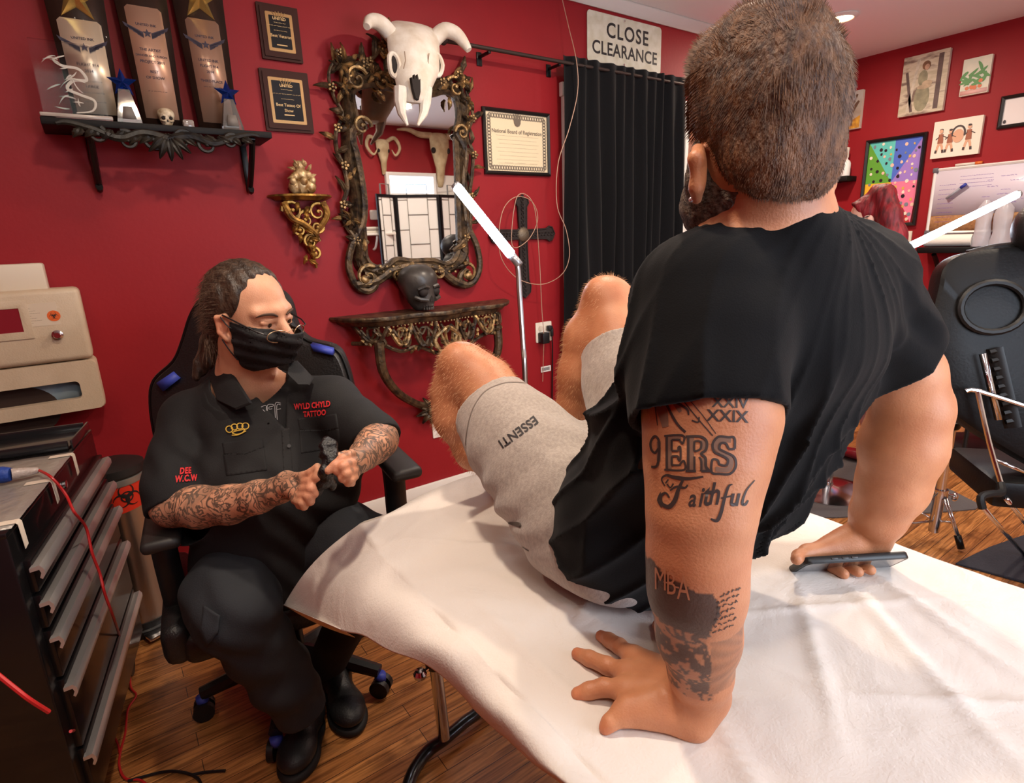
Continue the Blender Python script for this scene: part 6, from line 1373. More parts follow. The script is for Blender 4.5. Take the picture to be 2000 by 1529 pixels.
scr = [stroke([(1299, 949), (1292, 936), (1302, 928), (1320, 932), (1345, 934), (1374, 930)], (2, 4, 8, 3)), stroke([(1336, 934), (1326, 955), (1318, 978), (1306, 990), (1292, 984), (1290, 970), (1300, 963), (1308, 972)], (4, 8, 9, 7, 5, 3)), stroke([(1309, 958), (1322, 950), (1338, 952), (1344, 946)], (3, 5, 3)), stroke([(1303, 945), (1310, 952), (1316, 944)], 3)]
for k, (g, x, y, hh) in enumerate((('a', 1351, 973, 34), ('i', 1367, 971, 38), ('t', 1378, 967, 42), ('h', 1393, 965, 42))): scr.append(sc_text(g, x, y, hh, -.02, sx=.68, shear=.32, bold=.02))
scr += [stroke([(1430, 945), (1422, 950), (1414, 975), (1408, 1000), (1400, 1016), (1388, 1012)], (2, 5, 6, 7, 3)), stroke([(1408, 972), (1428, 968)], 3), sc_text('u', 1432, 972, 34, 0, sx=.75, shear=.32, bold=.03), stroke([(1475, 938), (1458, 958), (1450, 982), (1456, 986), (1462, 978)], (2, 4, 6, 3))]
scr += [stroke([(1290, 962), (1284, 978), (1292, 992)], (2, 4, 2)), stroke([(1306, 936), (1300, 944)], 3)]
decal(TREE, 'script_tattoo', INK, cl, scr, AF, maxe=.005)
lines_ = [stroke([(1330, 777), (1360, 815), (1392, 852)], 2.2), stroke([(1342, 777), (1372, 812), (1398, 848)], 1.6), stroke([(1278, 790), (1284, 830)], 2), stroke([(1300, 785), (1322, 826), (1340, 845)], 5), stroke([(1318, 785), (1342, 800), (1346, 812)], (6, 3)), stroke([(1352, 822), (1364, 826), (1366, 816)], 3)]
decal(TREE, 'shaded_street_tattoo', INKS, cl, [stroke([(1286, 778), (1296, 812), (1300, 834)], (26, 12)), stroke([(1316, 778), (1330, 806)], (16, 6))], AF, lift=.0004)
decal(TREE, 'line_tattoo', INK, cl, lines_, AF)
BF = armframe(1361, 1150, .60)
AF0 = AF; AF = BF
SKT = mat('bare_skin_letters', (196, 136, 102), .5)
decal(TREE, 'skin_letter_tattoo', SKT, cl, [sc_text(g, x, y, hh, -.12, sx=.58, bold=.0) if g != '-' else stroke([(x-4, y-1), (x+4, y+1)], 3) for g, x, y, hh in (('M', 1288, 1132, 44), ('B', 1310, 1141, 44), ('A', 1335, 1150, 46), ('-', 1299, 1136, 4), ('-', 1322, 1146, 4))], BF, lift=.0008, maxe=.005)
def tl(px0, px1, py, s): mbx = []; rd = random.Random(s); x = px0; sl = -.35
while_lines = []
rd = random.Random(5)
for r_ in range(7):
    x = 1405+rd.uniform(-2, 4)-r_*2; y = 1164+r_*12
    while x < 1442-r_*.5:
        e = x+rd.uniform(5, 11); n_ = 4; while_lines.append(stroke([(x+(e-x)*k/n_, y-(x-1405)*.35-(e-x)*.35*k/n_+rd.uniform(-3, 3)) for k in range(n_+1)], 1.8)); x = e+3
decal(TREE, 'verse_tattoo', INK, cl, while_lines, BF); AF = AF0
# nails
NAIL = mat('finger_nail', (226, 176, 156), .3)
for a, b, r in tips:
    d_ = (b-a).normalized(); side = d_.cross(V((0, 0, 1))).normalized(); c = b+d_*.001+V((0, 0, r*.62)); R_ = Matrix((d_, side, d_.cross(side))).transposed(); mb = MB(); mb.ball(c, (.0062, .0052, .0022), 10, 6, R=R_); mb.build('nail', NAIL, cl)
# --- hair
HA = SDF(.0035)
HA.ell(H(-.004, 0, .022), (.098, .080, .096), HR, k=.02).ell(H(-.036, .0, -.02), (.055, .062, .08), HR, k=.03).cap(H(-.046, .018, -.06), H(-.046, -.014, -.06), .042, .042, k=.03).ell(H(.02, 0, .075), (.08, .066, .04), HR, k=.03)
HA.half(H(-.02, 0, -.098), -hu+hf*.25, .12, k=.012)
for s_ in (1, -1): HA.ell(H(.012, s_*.093, -.072), (.030, .03, .046), HR, k=.012, mode='s')
HA.half(H(.078, 0, .03), hf*1-hu*.35, .2, k=.01).half(H(.03, 0, -.03), hf-hu*1.2, .13, k=.01)
def hdisp(P): return -.0035*(vnoise(P, 60, 3)-.4)-.002*(vnoise(P, 150, 4)-.5)
HA.disp(hdisp, A3(HC)-.16, A3(HC)+.16)
HM = mat('brown_hair', (108, 72, 44), .6, col2=(62, 38, 24), vs=90, bump=.6, bs=240, stretch=(1, 1, .45), attr='tint')
def htint(Vv):
    q = (Vv-A3(HC))@HR; u = q[:, 2]; s_ = sm(-u, .0, .09); side = sm(np.abs(q[:, 1]), .05, .085)*sm(-u, -.01, .05); k = np.clip(s_*.45+side*.5, 0, .8)[:, None]; return np.ones((len(Vv), 3))*(1-k)+np.array([1.55, 1.45, 1.4])*k
hair = HA.mesh('hair', HM, cl, attr={'tint': htint})
hv, hq = SURF[hair.name]; rng = np.random.default_rng(3)
pick = rng.choice(len(hv), 16000); hn = []
for i in pick:
    q = (hv[i]-A3(HC)); n_ = V(q/np.linalg.norm(q)); loc = V(q@HR); fl_ = hf*(.25-.2*loc[0]*5)-hu*.55*(1 if loc[2] < .06 else .1)+hs*.25*noise.noise(V(hv[i])*25)+hf*.35*noise.noise(V(hv[i])*31+V((5, 5, 5)))
    hn.append((n_*.38+fl_*.9).normalized())
sides = [.45 if (V((hv[i]-A3(HC))@HR)).z < -.02 else 1 for i in pick]
top_i = [k for k in range(len(pick)) if sides[k] == 1]; low_i = [k for k in range(len(pick)) if sides[k] != 1]
hst = strands('hair_strands', mat('brown_hair_strand', (120, 80, 48), .5, col2=(74, 46, 28), vs=120), hair, [hv[pick[k]] for k in top_i], [hn[k] for k in top_i], .0085, .00045)
strands('clipped_hair', mat('clipped_hair_strand', (128, 94, 68), .6, col2=(84, 58, 40), vs=120), hair, [hv[pick[k]] for k in low_i], [hn[k] for k in low_i], .004, .0004)
BE = SDF(.004); BE.ell(H(.04, 0, -.085), (.080, .074, .066), HR, k=.02).cap(H(.022, .066, -.06), H(.022, .070, -.02), .018, .01, k=.02).cap(H(.022, -.066, -.06), H(.022, -.070, -.02), .018, .01, k=.02)
BE.half(H(.04, 0, -.035), hu+hf*.9, .12, k=.01)
BE.disp(lambda P: -.003*(vnoise(P, 110, 8)-.5), A3(HC)-.2, A3(HC)+.2)
BE.mesh('beard', mat('grey_brown_beard', (112, 96, 82), .85, col2=(58, 46, 38), vs=160, bump=.6, bs=260), cl)
# --- t-shirt
TS = SDF(.004)
cS = (sL+sR)/2; SDv = (1, -.08, 0)
TS.cap(W(1500, 478, .735), W(1700, 535, .88), .070, .064, k=.04).cap(NB+V((0, .0, -.04)), NB+V((0, .0, -.02)), .078, .072, k=.03)
TS.cap(NB+V((.0, .0, -.055)), sL+V((.025, 0, -.015)), .070, .080, k=.05).cap(NB+V((0, 0, -.045)), sR+V((-.01, 0, -.01)), .070, .074, k=.05)
TS.ecap(cS+V((-.01, -.0, -.05)), V((.745, .52, 1.07)), .205, .125, .200, .135, SDv, k=.05)
TS.ecap(V((.745, .52, 1.07)), V((.725, .61, .925)), .200, .135, .178, .130, SDv, k=.05)
TS.ecap(V((.725, .61, .925)), V((.720, .66, .85)), .178, .130, .176, .140, SDv, k=.05)
TS.chain([(sL, .086), (W(1376, 700, .69), .084), (W(1374, 800, .668), .081), (W(1374, 860, .66), .081)], k=.035)
TS.chain([(sR, .076), (W(1718, 640, .93), .072), (W(1775, 735, .965), .074)], k=.035)
# loose cloth hanging under the back on the right, and bunched over the hip
TS.cap(W(1590, 740, .95), W(1478, 950, 1.0), .080, .062, k=.06).cap(W(1478, 950, 1.0), W(1360, 1085, 1.0), .062, .05, k=.06)
axv = (A3((.705, .66, .85))-A3(cS)); axv /= np.linalg.norm(axv); sdv = A3(SDv)/np.linalg.norm(A3(SDv)); nrv = np.cross(axv, sdv); c0_ = A3(cS)
def folds(P):
    q = P-c0_; s_ = q@sdv; t = q@axv; n_ = q@nrv; a = np.arctan2(n_, s_); amp = .2+.8*np.clip((t-.0)/.12, 0, 1)
    w = a*7+2.5*np.sin(t*7+a*2)+1.2*np.sin(t*15)
    d = -.013*amp*((1-np.abs(np.sin(w)))**2.2-.25)-.007*amp*(1-np.abs(np.sin(a*11-t*9+2*np.sin(t*6))))**2.5
    # creases across the sleeve and the armpits
    for c_, dr, f_ in ((A3(W(1480, 680, .72)), A3(RT*.5-UP*.86), 1), (A3(W(1700, 640, .9)), A3(RT*.7+UP*.7), 1)):
        r = np.linalg.norm(P-c_, axis=-1); d = d+.009*np.exp(-(r/.085)**2)*np.sin((P-c_)@dr*75+2*np.sin(((P-c_)@A3(UP))*22))
    d = d+.003*(vnoise(P, 22, 5)-.5)
    return d
TS.disp(folds, (0, 0, .6), (1.6, 1.4, 1.7))
TS.shell(.010)
n1 = (W(1386, 860, .66)-W(1384, 700, .69)).normalized(); hl = W(1366, 818, .666); hn_ = (n1+RT*.10).normalized()
def slc(P, a=A3(hl), b=A3(hl+n1*.10), n=A3(hn_)):
    ab = b-a; t = np.clip(((P-a)@ab)/(ab@ab), 0, 1); return np.maximum(-((P-a)@n), np.linalg.norm(P-a-t[..., None]*ab, axis=-1)-.108)
TS.add(slc, A3(hl)-.14, A3(hl)+.2, k=.002, mode='s')
n2 = (W(1800, 745, .965)-W(1745, 640, .93)).normalized(); hr_ = W(1776, 682, .95); TS.half(hr_, (n2+RT*.25).normalized(), .12)
TS.cap(NB+V((0, .01, .018)), W(1490, 350, .70), .066, .072, k=.006, mode='s')
TS.half(V((.703, .665, .868))+V(axv)*.035, V(axv)+V((-.1, .25, .0)), .30)
TSM = mat('black_tshirt_cotton', (10, 10, 12), .92, sheen=.04, spec=.15, bump=.1, bs=500)
ts = TS.mesh('tshirt', TSM, cl)
# neck tag sticking out
mb = MB(); a, b = W(1622, 449, .775), W(1664, 457, .775); mb.loft([[a+UP*.0035, a-UP*.001, a-UP*.001+FW*.002, a+UP*.0035+FW*.002], [b+UP*.001, b-UP*.003, b-UP*.003+FW*.002, b+UP*.001+FW*.002]]); mb.build('neck_tape', mat('cream_tape', (226, 208, 186), .7), ts)
# --- shorts
SH = SDF(.004)
SH.chain([WR(962, 800, 1.29, 80), WR(1015, 862, 1.22, 96), WR(1075, 935, 1.15, 112), WR(1135, 1010, 1.08, 118)], k=.04)
SH.ecap(V((.665, .72, .87)), V((.83, .67, .87)), .125, .115, .125, .115, (0, 1, 0), k=.05)
SH.chain([WR(1208, 678, 1.32, 74), WR(1235, 760, 1.26, 88), WR(1262, 860, 1.18, 100), (RHp, .12)], k=.04)
SH.ell((.72, .63, .835), (.17, .10, .085), k=.05)
thd = (A3(Lkn)-A3(LHp)); thd /= np.linalg.norm(thd)
def sfolds(P):
    q = P-A3(LHp); t = q@thd; d = .0035*np.sin(t*70+4*np.sin(q[..., 2]*18)+3*np.sin(q[..., 0]*15))*np.clip(1-np.abs(t-.12)/.25, 0, 1)
    return d+.006*(vnoise(P, 16, 9)-.5)+.002*(vnoise(P, 50, 2)-.5)
SH.disp(sfolds, (0, 0, .5), (1.6, 1.8, 1.6)); SH.shell(.010)
nl = (Lkn-W(1060, 915, 1.15)).normalized(); SH.half(W(962, 796, 1.29)+nl*.0, nl, .16)
nr = (Rkn-W(1250, 830, 1.2)).normalized(); SH.half(W(1196, 690, 1.325), nr, .15)
SHM = mat('heather_grey_jersey', (176, 164, 154), .92, col2=(158, 147, 138), vs=180, sheen=.3, bump=.2, bs=420, stretch=(1, 1, .5))
shs = SH.mesh('shorts', SHM, cl); ST_ = bvh(shs)
AF = armframe(1010, 820, 1.15); sc_ = 1.15/FPX
decal(ST_, 'printed_lettering', mat('print_black', (46, 42, 44), .7), shs, [sc_text('ESSENTI', 1012, 842, 16, PI+.62, bold=.02, space=1.05)], AF, lift=.0012, maxe=.008)
hemp = [stroke([(1030, 742), (985, 744), (945, 762), (920, 800), (908, 850), (906, 872)], 2)]
decal(ST_, 'hem_stitching', mat('stitch_grey', (132, 120, 112), .9), shs, hemp, AF, lift=.001, maxe=.008)
decal(ST_, 'pocket_opening', mat('pocket_dark', (84, 74, 68), .95), shs, [stroke([(994, 1012), (1012, 1006), (1040, 1010), (1064, 1026)], (3, 8, 5, 2)), stroke([(1020, 1048), (1058, 1050), (1078, 1038)], 2)], AF, lift=.001, maxe=.008)
# fine pale hairs on the legs
lv, _ = SURF[body.name]; sel = [i for i in rng.choice(len(lv), 60000) if lv[i][1] > .95][:9000]; hd = []
def legaxis(p):
    best = min(((Lkn, .0), (Rkn, .0)), key=lambda k: (V(p)-k[0]).length)[0]; return (V(p)-best)
for i in sel: p = V(lv[i]); hit = TREE.find_nearest(p); hd.append((hit[1]*(1 if (hit[1].dot(hit[1]) > 0) else 1)*.7+V((-.1, .1, -.5))).normalized())
strands('leg_hair', mat('fine_blond_hair', (206, 160, 116), .5), body, [lv[i] for i in sel], hd, .011, .00022)
# phone in the right hand
t = thing('smartphone', 'phone in a black case held in the client\'s right hand on the table', 'phone', pA)
PF = frame(ph(.5, .5, 0), pl_, pw, pl_.cross(pw)); s_ = -1 if PF.col[2].z > 0 else 1
mb = MB(PF); mb.loft([[(x*.985, y*.97, .006) for x, y in rrect(PL, PWd, .011)], [(x, y, .004) for x, y in rrect(PL, PWd, .012)], [(x, y, -.004) for x, y in rrect(PL, PWd, .012)], [(x*.985, y*.97, -.006) for x, y in rrect(PL, PWd, .011)]]); mb.build('case', mat('phone_case', (24, 22, 21), .4), t)
mb = MB(PF); mb.prism(rrect(PL-.014, PWd-.012, .008), .0061*s_, .0066*s_); mb.build('screen', mat('phone_glass', (46, 40, 44), .06, coat=1), t, smooth=False)
for u in (-.22, -.12, -.03): mb = MB(PF); mb.box((u*PL, -PWd/2-.0005, 0), (.012, .0022, .004), .001); mb.build('button', mat('button_grey', (54, 50, 48), .35), t)
# ------------------------------------------------------------ the tattoo artist, seated and masked
ar = thing('person', 'seated man in black work shirt, black mask and glasses, holding a black glove', 'person', (.24, 1.5, 0))
BC = W(490, 618, 1.44); bf = V((math.cos(math.radians(302)), math.sin(math.radians(302)), -.20)).normalized(); bs = V((0, 0, 1)).cross(bf).normalized(); bu = bf.cross(bs)
bs = (bs+bu*.03).normalized(); bu = bf.cross(bs)
BR_ = np.array([[bf[i], bs[i], bu[i]] for i in range(3)])
def B(f, s_, u): return BC+bf*f+bs*s_+bu*u
def headf(S, g=0.0):
    S.ell(B(-.012, 0, .035), (.100+g, .080+g, .092+g), BR_, k=.02).ell(B(.035, 0, -.035), (.066+g, .066+g, .088+g), BR_, k=.03).ell(B(.045, 0, -.085), (.048+g, .048+g, .036+g), BR_, k=.03)
    S.ell(B(.0, 0, -.06), (.07+g, .068+g, .06+g), BR_, k=.03); return S
D_ = SDF(.003); headf(D_)
D_.cap(B(.088, .0, .018), B(.118, 0, -.022), .010, .015, k=.012).ell(B(.112, .0, -.030), (.016, .018, .012), BR_, k=.01)        # nose
D_.cap(B(.086, .012, .033), B(.070, .050, .030), .011, .010, k=.018).cap(B(.086, -.012, .033), B(.070, -.050, .030), .011, .010, k=.018)   # brow ridge
for s_ in (1, -1):
    D_.ell(B(.093, s_*.032, .008), (.014, .017, .011), BR_, k=.006, mode='s'); D_.ell(B(.078, s_*.032, .006), (.0145, .0165, .0135), BR_, k=.004)
    D_.cap(B(.091, s_*.017, .0125), B(.084, s_*.047, .009), .0058, .0055, k=.005); D_.cap(B(.0885, s_*.019, -.0055), B(.083, s_*.045, -.005), .0052, .005, k=.006)
    D_.ell(B(.066, s_*.045, -.035), (.028, .022, .024), BR_, k=.02)
    c = B(-.004, s_*.078, -.010)
    D_.cap(c+bu*.024+bf*.006, c+bu*.018-bf*.012+bs*s_*.006, .006, .007, k=.006).cap(c+bu*.016-bf*.016+bs*s_*.006, c-bu*.018-bf*.008+bs*s_*.006, .007, .006, k=.006).cap(c-bu*.018-bf*.008+bs*s_*.006, c-bu*.032+bf*.006, .006, .007, k=.006).ell(c-bf*.004, (.014, .005, .024), BR_, k=.006)
nb_ = W(474, 748, 1.53); D_.cap(B(-.01, 0, -.07), nb_, .064, .072, k=.03)
shR, shL = W(372, 818, 1.53), W(648, 785, 1.54); pv = W(512, 1075, 1.62)
D_.cap(nb_, shR, .055, .05, k=.03).cap(nb_, shL, .055, .05, k=.03).ecap((shR+shL)/2+V((0, .02, -.05)), pv+V((0, 0, .05)), .14, .08, .14, .09, (1, -.3, 0), k=.04)
RA = [WR(374, 830, 1.52, 38), WR(345, 920, 1.44, 43), WR(340, 985, 1.39, 42), WR(390, 990, 1.36, 40), WR(450, 985, 1.33, 37), WR(505, 970, 1.29, 31), WR(545, 957, 1.265, 26)]
LA = [WR(646, 795, 1.55, 34), WR(700, 840, 1.49, 43), WR(738, 858, 1.45, 38), WR(728, 872, 1.38, 34), WR(712, 888, 1.31, 28), WR(703, 898, 1.27, 24)]
D_.chain(RA, k=.015).chain(LA, k=.015)
hR, hL = W(580, 948, 1.235), W(690, 905, 1.235)
def fing(P_, r): D_.chain([(W(x, y, d), r*(1-.06*i)) for i, (x, y, d) in enumerate(P_)], k=.005)
D_.cap(RA[-1][0], hR, .026, .027, k=.015).cap(W(560, 940, 1.25), W(585, 965, 1.22), .024, .020, k=.012)
fing([(570, 932, 1.235), (592, 930, 1.215), (608, 923, 1.20), (620, 912, 1.195)], .0105)                 # thumb on top
fing([(590, 940, 1.215), (608, 941, 1.19), (619, 931, 1.185), (622, 921, 1.185)], .0100)
fing([(590, 955, 1.205), (608, 954, 1.18), (613, 964, 1.185), (600, 966, 1.20)], .0102)
fing([(584, 968, 1.205), (602, 969, 1.18), (606, 979, 1.185), (594, 980, 1.20)], .0098)
fing([(576, 977, 1.21), (591, 982, 1.185), (594, 989, 1.19), (584, 988, 1.20)], .0088)
D_.cap(LA[-1][0], hL, .025, .026, k=.015).cap(W(700, 895, 1.24), W(686, 918, 1.22), .022, .020, k=.012)
fing([(686, 886, 1.215), (668, 896, 1.19), (654, 908, 1.18), (641, 919, 1.175)], .0100)
fing([(690, 903, 1.205), (670, 911, 1.175), (660, 920, 1.18), (668, 928, 1.195)], .0100)
fing([(692, 917, 1.205), (676, 925, 1.175), (669, 934, 1.18), (678, 938, 1.195)], .0096)
fing([(694, 930, 1.21), (684, 937, 1.185), (680, 943, 1.19), (688, 944, 1.20)], .0085)
fing([(676, 888, 1.24), (660, 893, 1.22), (650, 903, 1.20), (643, 912, 1.195)], .0105)
def dtint(Vv):
    t = np.ones((len(Vv), 3)); r = np.zeros(len(Vv))
    for c_, rr, w in [(B(.11, 0, -.02), .03, .5)]+[(B(-.01, s_*.085, -.01), .035, .7) for s_ in (1, -1)]+[(B(.07, s_*.045, -.03), .03, .35) for s_ in (1, -1)]+[(W(612, 950, 1.19), .05, .5), (W(668, 915, 1.19), .05, .6)]:
        r = np.maximum(r, w*(1-sm(np.linalg.norm(Vv-A3(c_), axis=1), rr*.3, rr)))
    r = r[:, None]; return t*(1-r)+np.array([1.05, .80, .78])*r
def dink(Vv):
    k = np.zeros(len(Vv))
    for ch, e0 in ((RA, hR), (LA, hL)):
        for (a, _), (b, _) in zip(ch[:-1], ch[1:]): d, _t = segd(Vv, a, b); k = np.maximum(k, (d < .07)*1.0)
        d, _t = segd(Vv, ch[-1][0], e0); k = np.maximum(k, (1-sm(d, .03, .06))*(1 if ch is RA else .35))
    for c_ in ((612, 920, 1.19), (612, 950, 1.18), (645, 915, 1.18), (660, 925, 1.18)): k *= sm(np.linalg.norm(Vv-A3(W(*c_)), axis=1), .02, .045)
    # knuckle marks on the far hand
    g = np.zeros(len(Vv))
    for c_ in ((676, 886, 1.195), (684, 903, 1.185), (686, 918, 1.185)): g = np.maximum(g, .55*(1-sm(np.linalg.norm(Vv-A3(W(*c_)), axis=1), .004, .009)))
    z = np.zeros(len(Vv)); return np.stack([k*.85, g, z], 1)
SKD = inked(skinmat('artist_skin', (214, 160, 128), (204, 148, 116)), scale=27, dist=2.8, dark=(58, 60, 56), width=.10)
dbody = D_.mesh('body', SKD, ar, attr={'tint': dtint, 'ink': dink})
DT = bvh(dbody)
for s_ in (1, -1):
    mb = MB(); c = B(.0800, s_*.032, .0045); mb.ball(c, .0132, 16, 10); ey = mb.build('eye', mat('eye_white', (170, 152, 142), .25), ar)
    q = MB(); g_ = (bf*.97+bs*.16-bu*.10).normalized(); ci = c+g_*.0112; u_ = g_.orthogonal().normalized(); q.M = frame(ci, u_, g_.cross(u_), g_); q.lathe([(.0001, .0030), (.0042, .0026), (.0076, .0006)], 14, cap=False); q.build('iris', mat('iris_dark', (46, 34, 28), .2), ey)
    mb = MB(); mb.tube(spl([B(.0995, s_*.014, .024), B(.0985, s_*.030, .031), B(.088, s_*.048, .030), B(.074, s_*.058, .022)], 5), [.0022, .0036, .003, .001], 6); mb.build('eyebrow', mat('brow_brown', (74, 54, 42), .8), ar)
# hair combed back into a ponytail
DH = SDF(.0032)
DH.ell(B(-.020, 0, .040), (.103, .086, .098), BR_, k=.02).ell(B(-.055, 0, -.01), (.062, .078, .08), BR_, k=.03)
DH.half(B(.052, 0, .070), bf*1.0-bu*.30, .2, k=.012)
DH.half(B(.040, 0, -.0), bf*1.0-bu*.0, .12, k=.01)
for s_ in (1, -1): DH.ell(B(.004, s_*.092, -.026), (.030, .028, .040), BR_, k=.01, mode='s'); DH.half(B(.022, s_*.075, .02), bf-bu*.5, .07, k=.008)
DH.half(B(-.03, 0, -.07), -bu+bf*.4, .12, k=.01)
DH.chain([(B(-.085, -.03, -.02), .028), (W(415, 668, 1.53), .024), (W(400, 705, 1.53), .021), (W(384, 735, 1.52), .012)], k=.02)
DH.disp(lambda P: -.0022*np.sin(((P-A3(BC))@BR_)[..., 1]*260+2*np.sin(((P-A3(BC))@BR_)[..., 0]*40))-.002*(vnoise(P, 45, 3)-.5), A3(BC)-.22, A3(BC)+.22)
dh = DH.mesh('hair', mat('dark_brown_grey_hair', (78, 62, 50), .42, col2=(44, 34, 28), vs=60, bump=.5, bs=120, stretch=(1, 1, .5)), ar)
hv, _ = SURF[dh.name]; pick = np.random.default_rng(5).choice(len(hv), 3000); rt_ = []; dr_ = []
for i in pick:
    q = (hv[i]-A3(BC))@BR_; nn_ = V(hv[i]-A3(BC)).normalized()
    if q[2] < -.05: continue
    rt_.append(hv[i]); dr_.append((nn_*.12-bf*.9-bu*(.25+.5*(q[0] < -.04))+bs*.1*random.uniform(-1, 1)).normalized())
strands('hair_strands', mat('greying_strand', (120, 102, 86), .4, col2=(60, 46, 36), vs=140), dh, rt_, dr_, .034, .0005)
rt_ = [A3(B(-.06, random.uniform(-.09, -.05), random.uniform(-.09, -.04))) for _ in range(60)]; strands('loose_strands', mat('greying_strand', (120, 102, 86), .4), dh, rt_, [(V((random.uniform(-.4, .3), random.uniform(-.2, .2), -1))).normalized() for _ in rt_], .05, .0005)
# mask
MK = SDF(.003); headf(MK, .007)
for s_ in (1, -1): MK.ell(B(.066, s_*.045, -.035), (.035, .029, .031), BR_, k=.02); MK.cap(B(.088, .0, .018), B(.122, 0, -.022), .014, .019, k=.02).cap(B(.118, 0, -.03), B(.085, 0, -.115), .022, .020, k=.035)
MK.disp(lambda P: .0016*np.sin(((P-A3(BC))@BR_)[..., 2]*210+3*((P-A3(BC))@BR_)[..., 1]*20), A3(BC)-.2, A3(BC)+.2)
MK.shell(.004)
MK.half(B(.10, 0, -.004), bu+bf*.10, .25, k=.002).half(B(.018, 0, -.05), -bf-bu*.12, .3, k=.002).half(B(.05, 0, -.124), -bu+bf*.4, .2, k=.002)
mk = MK.mesh('face_mask', mat('black_mask_cloth', (20, 20, 23), .7, bump=.1, bs=200), ar)
for s_ in (1, -1):
    mb = MB(); mb.tube(spl([B(.030, s_*.074, -.014), B(.015, s_*.083, -.008), B(-.002, s_*.090, .014)], 5), .0016, 6); mb.build('ear_loop', BLK, mk)
    mb = MB(); mb.tube(spl([B(.026, s_*.070, -.092), B(.010, s_*.079, -.068), B(-.002, s_*.088, -.042)], 5), .0016, 6); mb.build('ear_loop', BLK, mk)
# glasses low on the nose
gl = MB(); WIR = mat('wire_gold', (176, 150, 122), .25, metal=.9)
for s_ in (1, -1): gl.tube([B(.128-.010*abs(math.cos(a))*0-.016*(.5+.5*math.cos(a)), s_*(.036+.026*math.cos(a)), -.018+.0145*math.sin(a)) for a in np.linspace(0, 2*PI, 25)[:-1]], .0013, 6, closed=True)
gl.tube(spl([B(.128, .011, -.010), B(.131, 0, -.004), B(.128, -.011, -.010)], 4), .0011, 6); gg = gl.build('glasses_wire', WIR, ar)
for s_ in (1, -1):
    q = MB(); q.tube([B(.112, s_*.058, -.012), B(.110, s_*.070, -.008), B(.09, s_*.079, -.002), B(.0, s_*.086, .018)], [.0013, .0018, .002, .0022], 6); q.build('temple_arm', mat('temple_black', (22, 18, 18), .3), gg)
    q = MB(); q.loft([[B(.1275-.016*(.5+.5*math.cos(a))+k, s_*(.036+.0255*math.cos(a)), -.018+.014*math.sin(a)) for a in np.linspace(0, 2*PI, 25)[:-1]] for k in (0, .001)]); q.build('lens', mat('clear_lens', (235, 238, 240), .02, trans=1, ior=1.05, alpha=.15), gg)
# undershirt
ax2 = (1, -.3, 0)
US = SDF(.004); US.cap(nb_+V((0, -.01, -.02)), shR, .072, .06, k=.04).cap(nb_+V((0, -.01, -.02)), shL, .072, .06, k=.04).ecap((shR+shL)/2+V((0, 0, -.06)), pv+V((0, 0, .1)), .165, .125, .165, .15, ax2, k=.05)
US.shell(.008); US.cap(nb_+V((-.01, -.04, -.012)), B(.03, 0, -.12)+V((0, -.03, .05)), .082, .09, k=.004, mode='s'); us = US.mesh('undershirt', mat('undershirt_black', (17, 17, 19), .85), ar)
# work shirt
WS = SDF(.004)
WS.cap(nb_+V((0, .0, -.03)), shR+V((0, 0, -.01)), .078, .070, k=.05).cap(nb_+V((0, 0, -.03)), shL+V((0, 0, -.01)), .078, .070, k=.05)
WS.ecap((shR+shL)/2+V((0, -.005, -.08)), W(520, 960, 1.53), .190, .135, .195, .155, ax2, k=.05).ecap(W(520, 960, 1.53), W(525, 1090, 1.57), .195, .155, .19, .15, ax2, k=.05)
WS.chain([(shR, .072), (W(352, 900, 1.46), .070), (W(342, 960, 1.41), .068), (W(350, 1010, 1.38), .066)], k=.03)
WS.chain([(shL, .070), (W(695, 830, 1.50), .064), (W(726, 850, 1.47), .060), (W(738, 858, 1.455), .058)], k=.03)
WS.cap(W(380, 930, 1.46), W(440, 1000, 1.50), .06, .05, k=.05).cap(W(690, 880, 1.52), W(660, 960, 1.55), .05, .05, k=.05)
dsh0 = A3((shR+shL)/2)
def wf(P):
    q = P-dsh0; a = q[..., 0]; z_ = q[..., 2]
    d = .0035*np.sin(z_*60+5*np.sin(a*14)+a*22)*np.clip((-z_-.05)/.1, 0, 1)+.004*(vnoise(P, 18, 6)-.5)
    for c_, dr, A_ in ((W(352, 900, 1.42), RT*.8+UP*.6, .004), (W(700, 835, 1.46), RT*.5-UP*.8, .004), (W(430, 900, 1.42), RT*.75-UP*.65, .005), (W(640, 930, 1.45), RT*.6+UP*.8, .004)):
        r = np.linalg.norm(P-A3(c_), axis=-1); d = d+A_*np.exp(-(r/.08)**2)*np.sin((P-A3(c_))@A3(dr)*85+2*np.sin((P-A3(c_))@A3(UP)*20))
    return d
WS.disp(wf, (-.3, .8, .3), (1, 2.2, 1.4)); WS.shell(.009)
e1 = (RA[3][0]-RA[2][0]).normalized()
WS.half(W(352, 985, 1.385), (RT*.42-UP*.9-FW*.35).normalized(), .098)
WS.half(W(731, 857, 1.45), (RT*.42-UP*.75-FW*.5).normalized(), .092)
WS.cap(nb_+V((0, -.03, 0)), B(.0, 0, -.10)+V((0, 0, .1)), .080, .10, k=.004, mode='s')
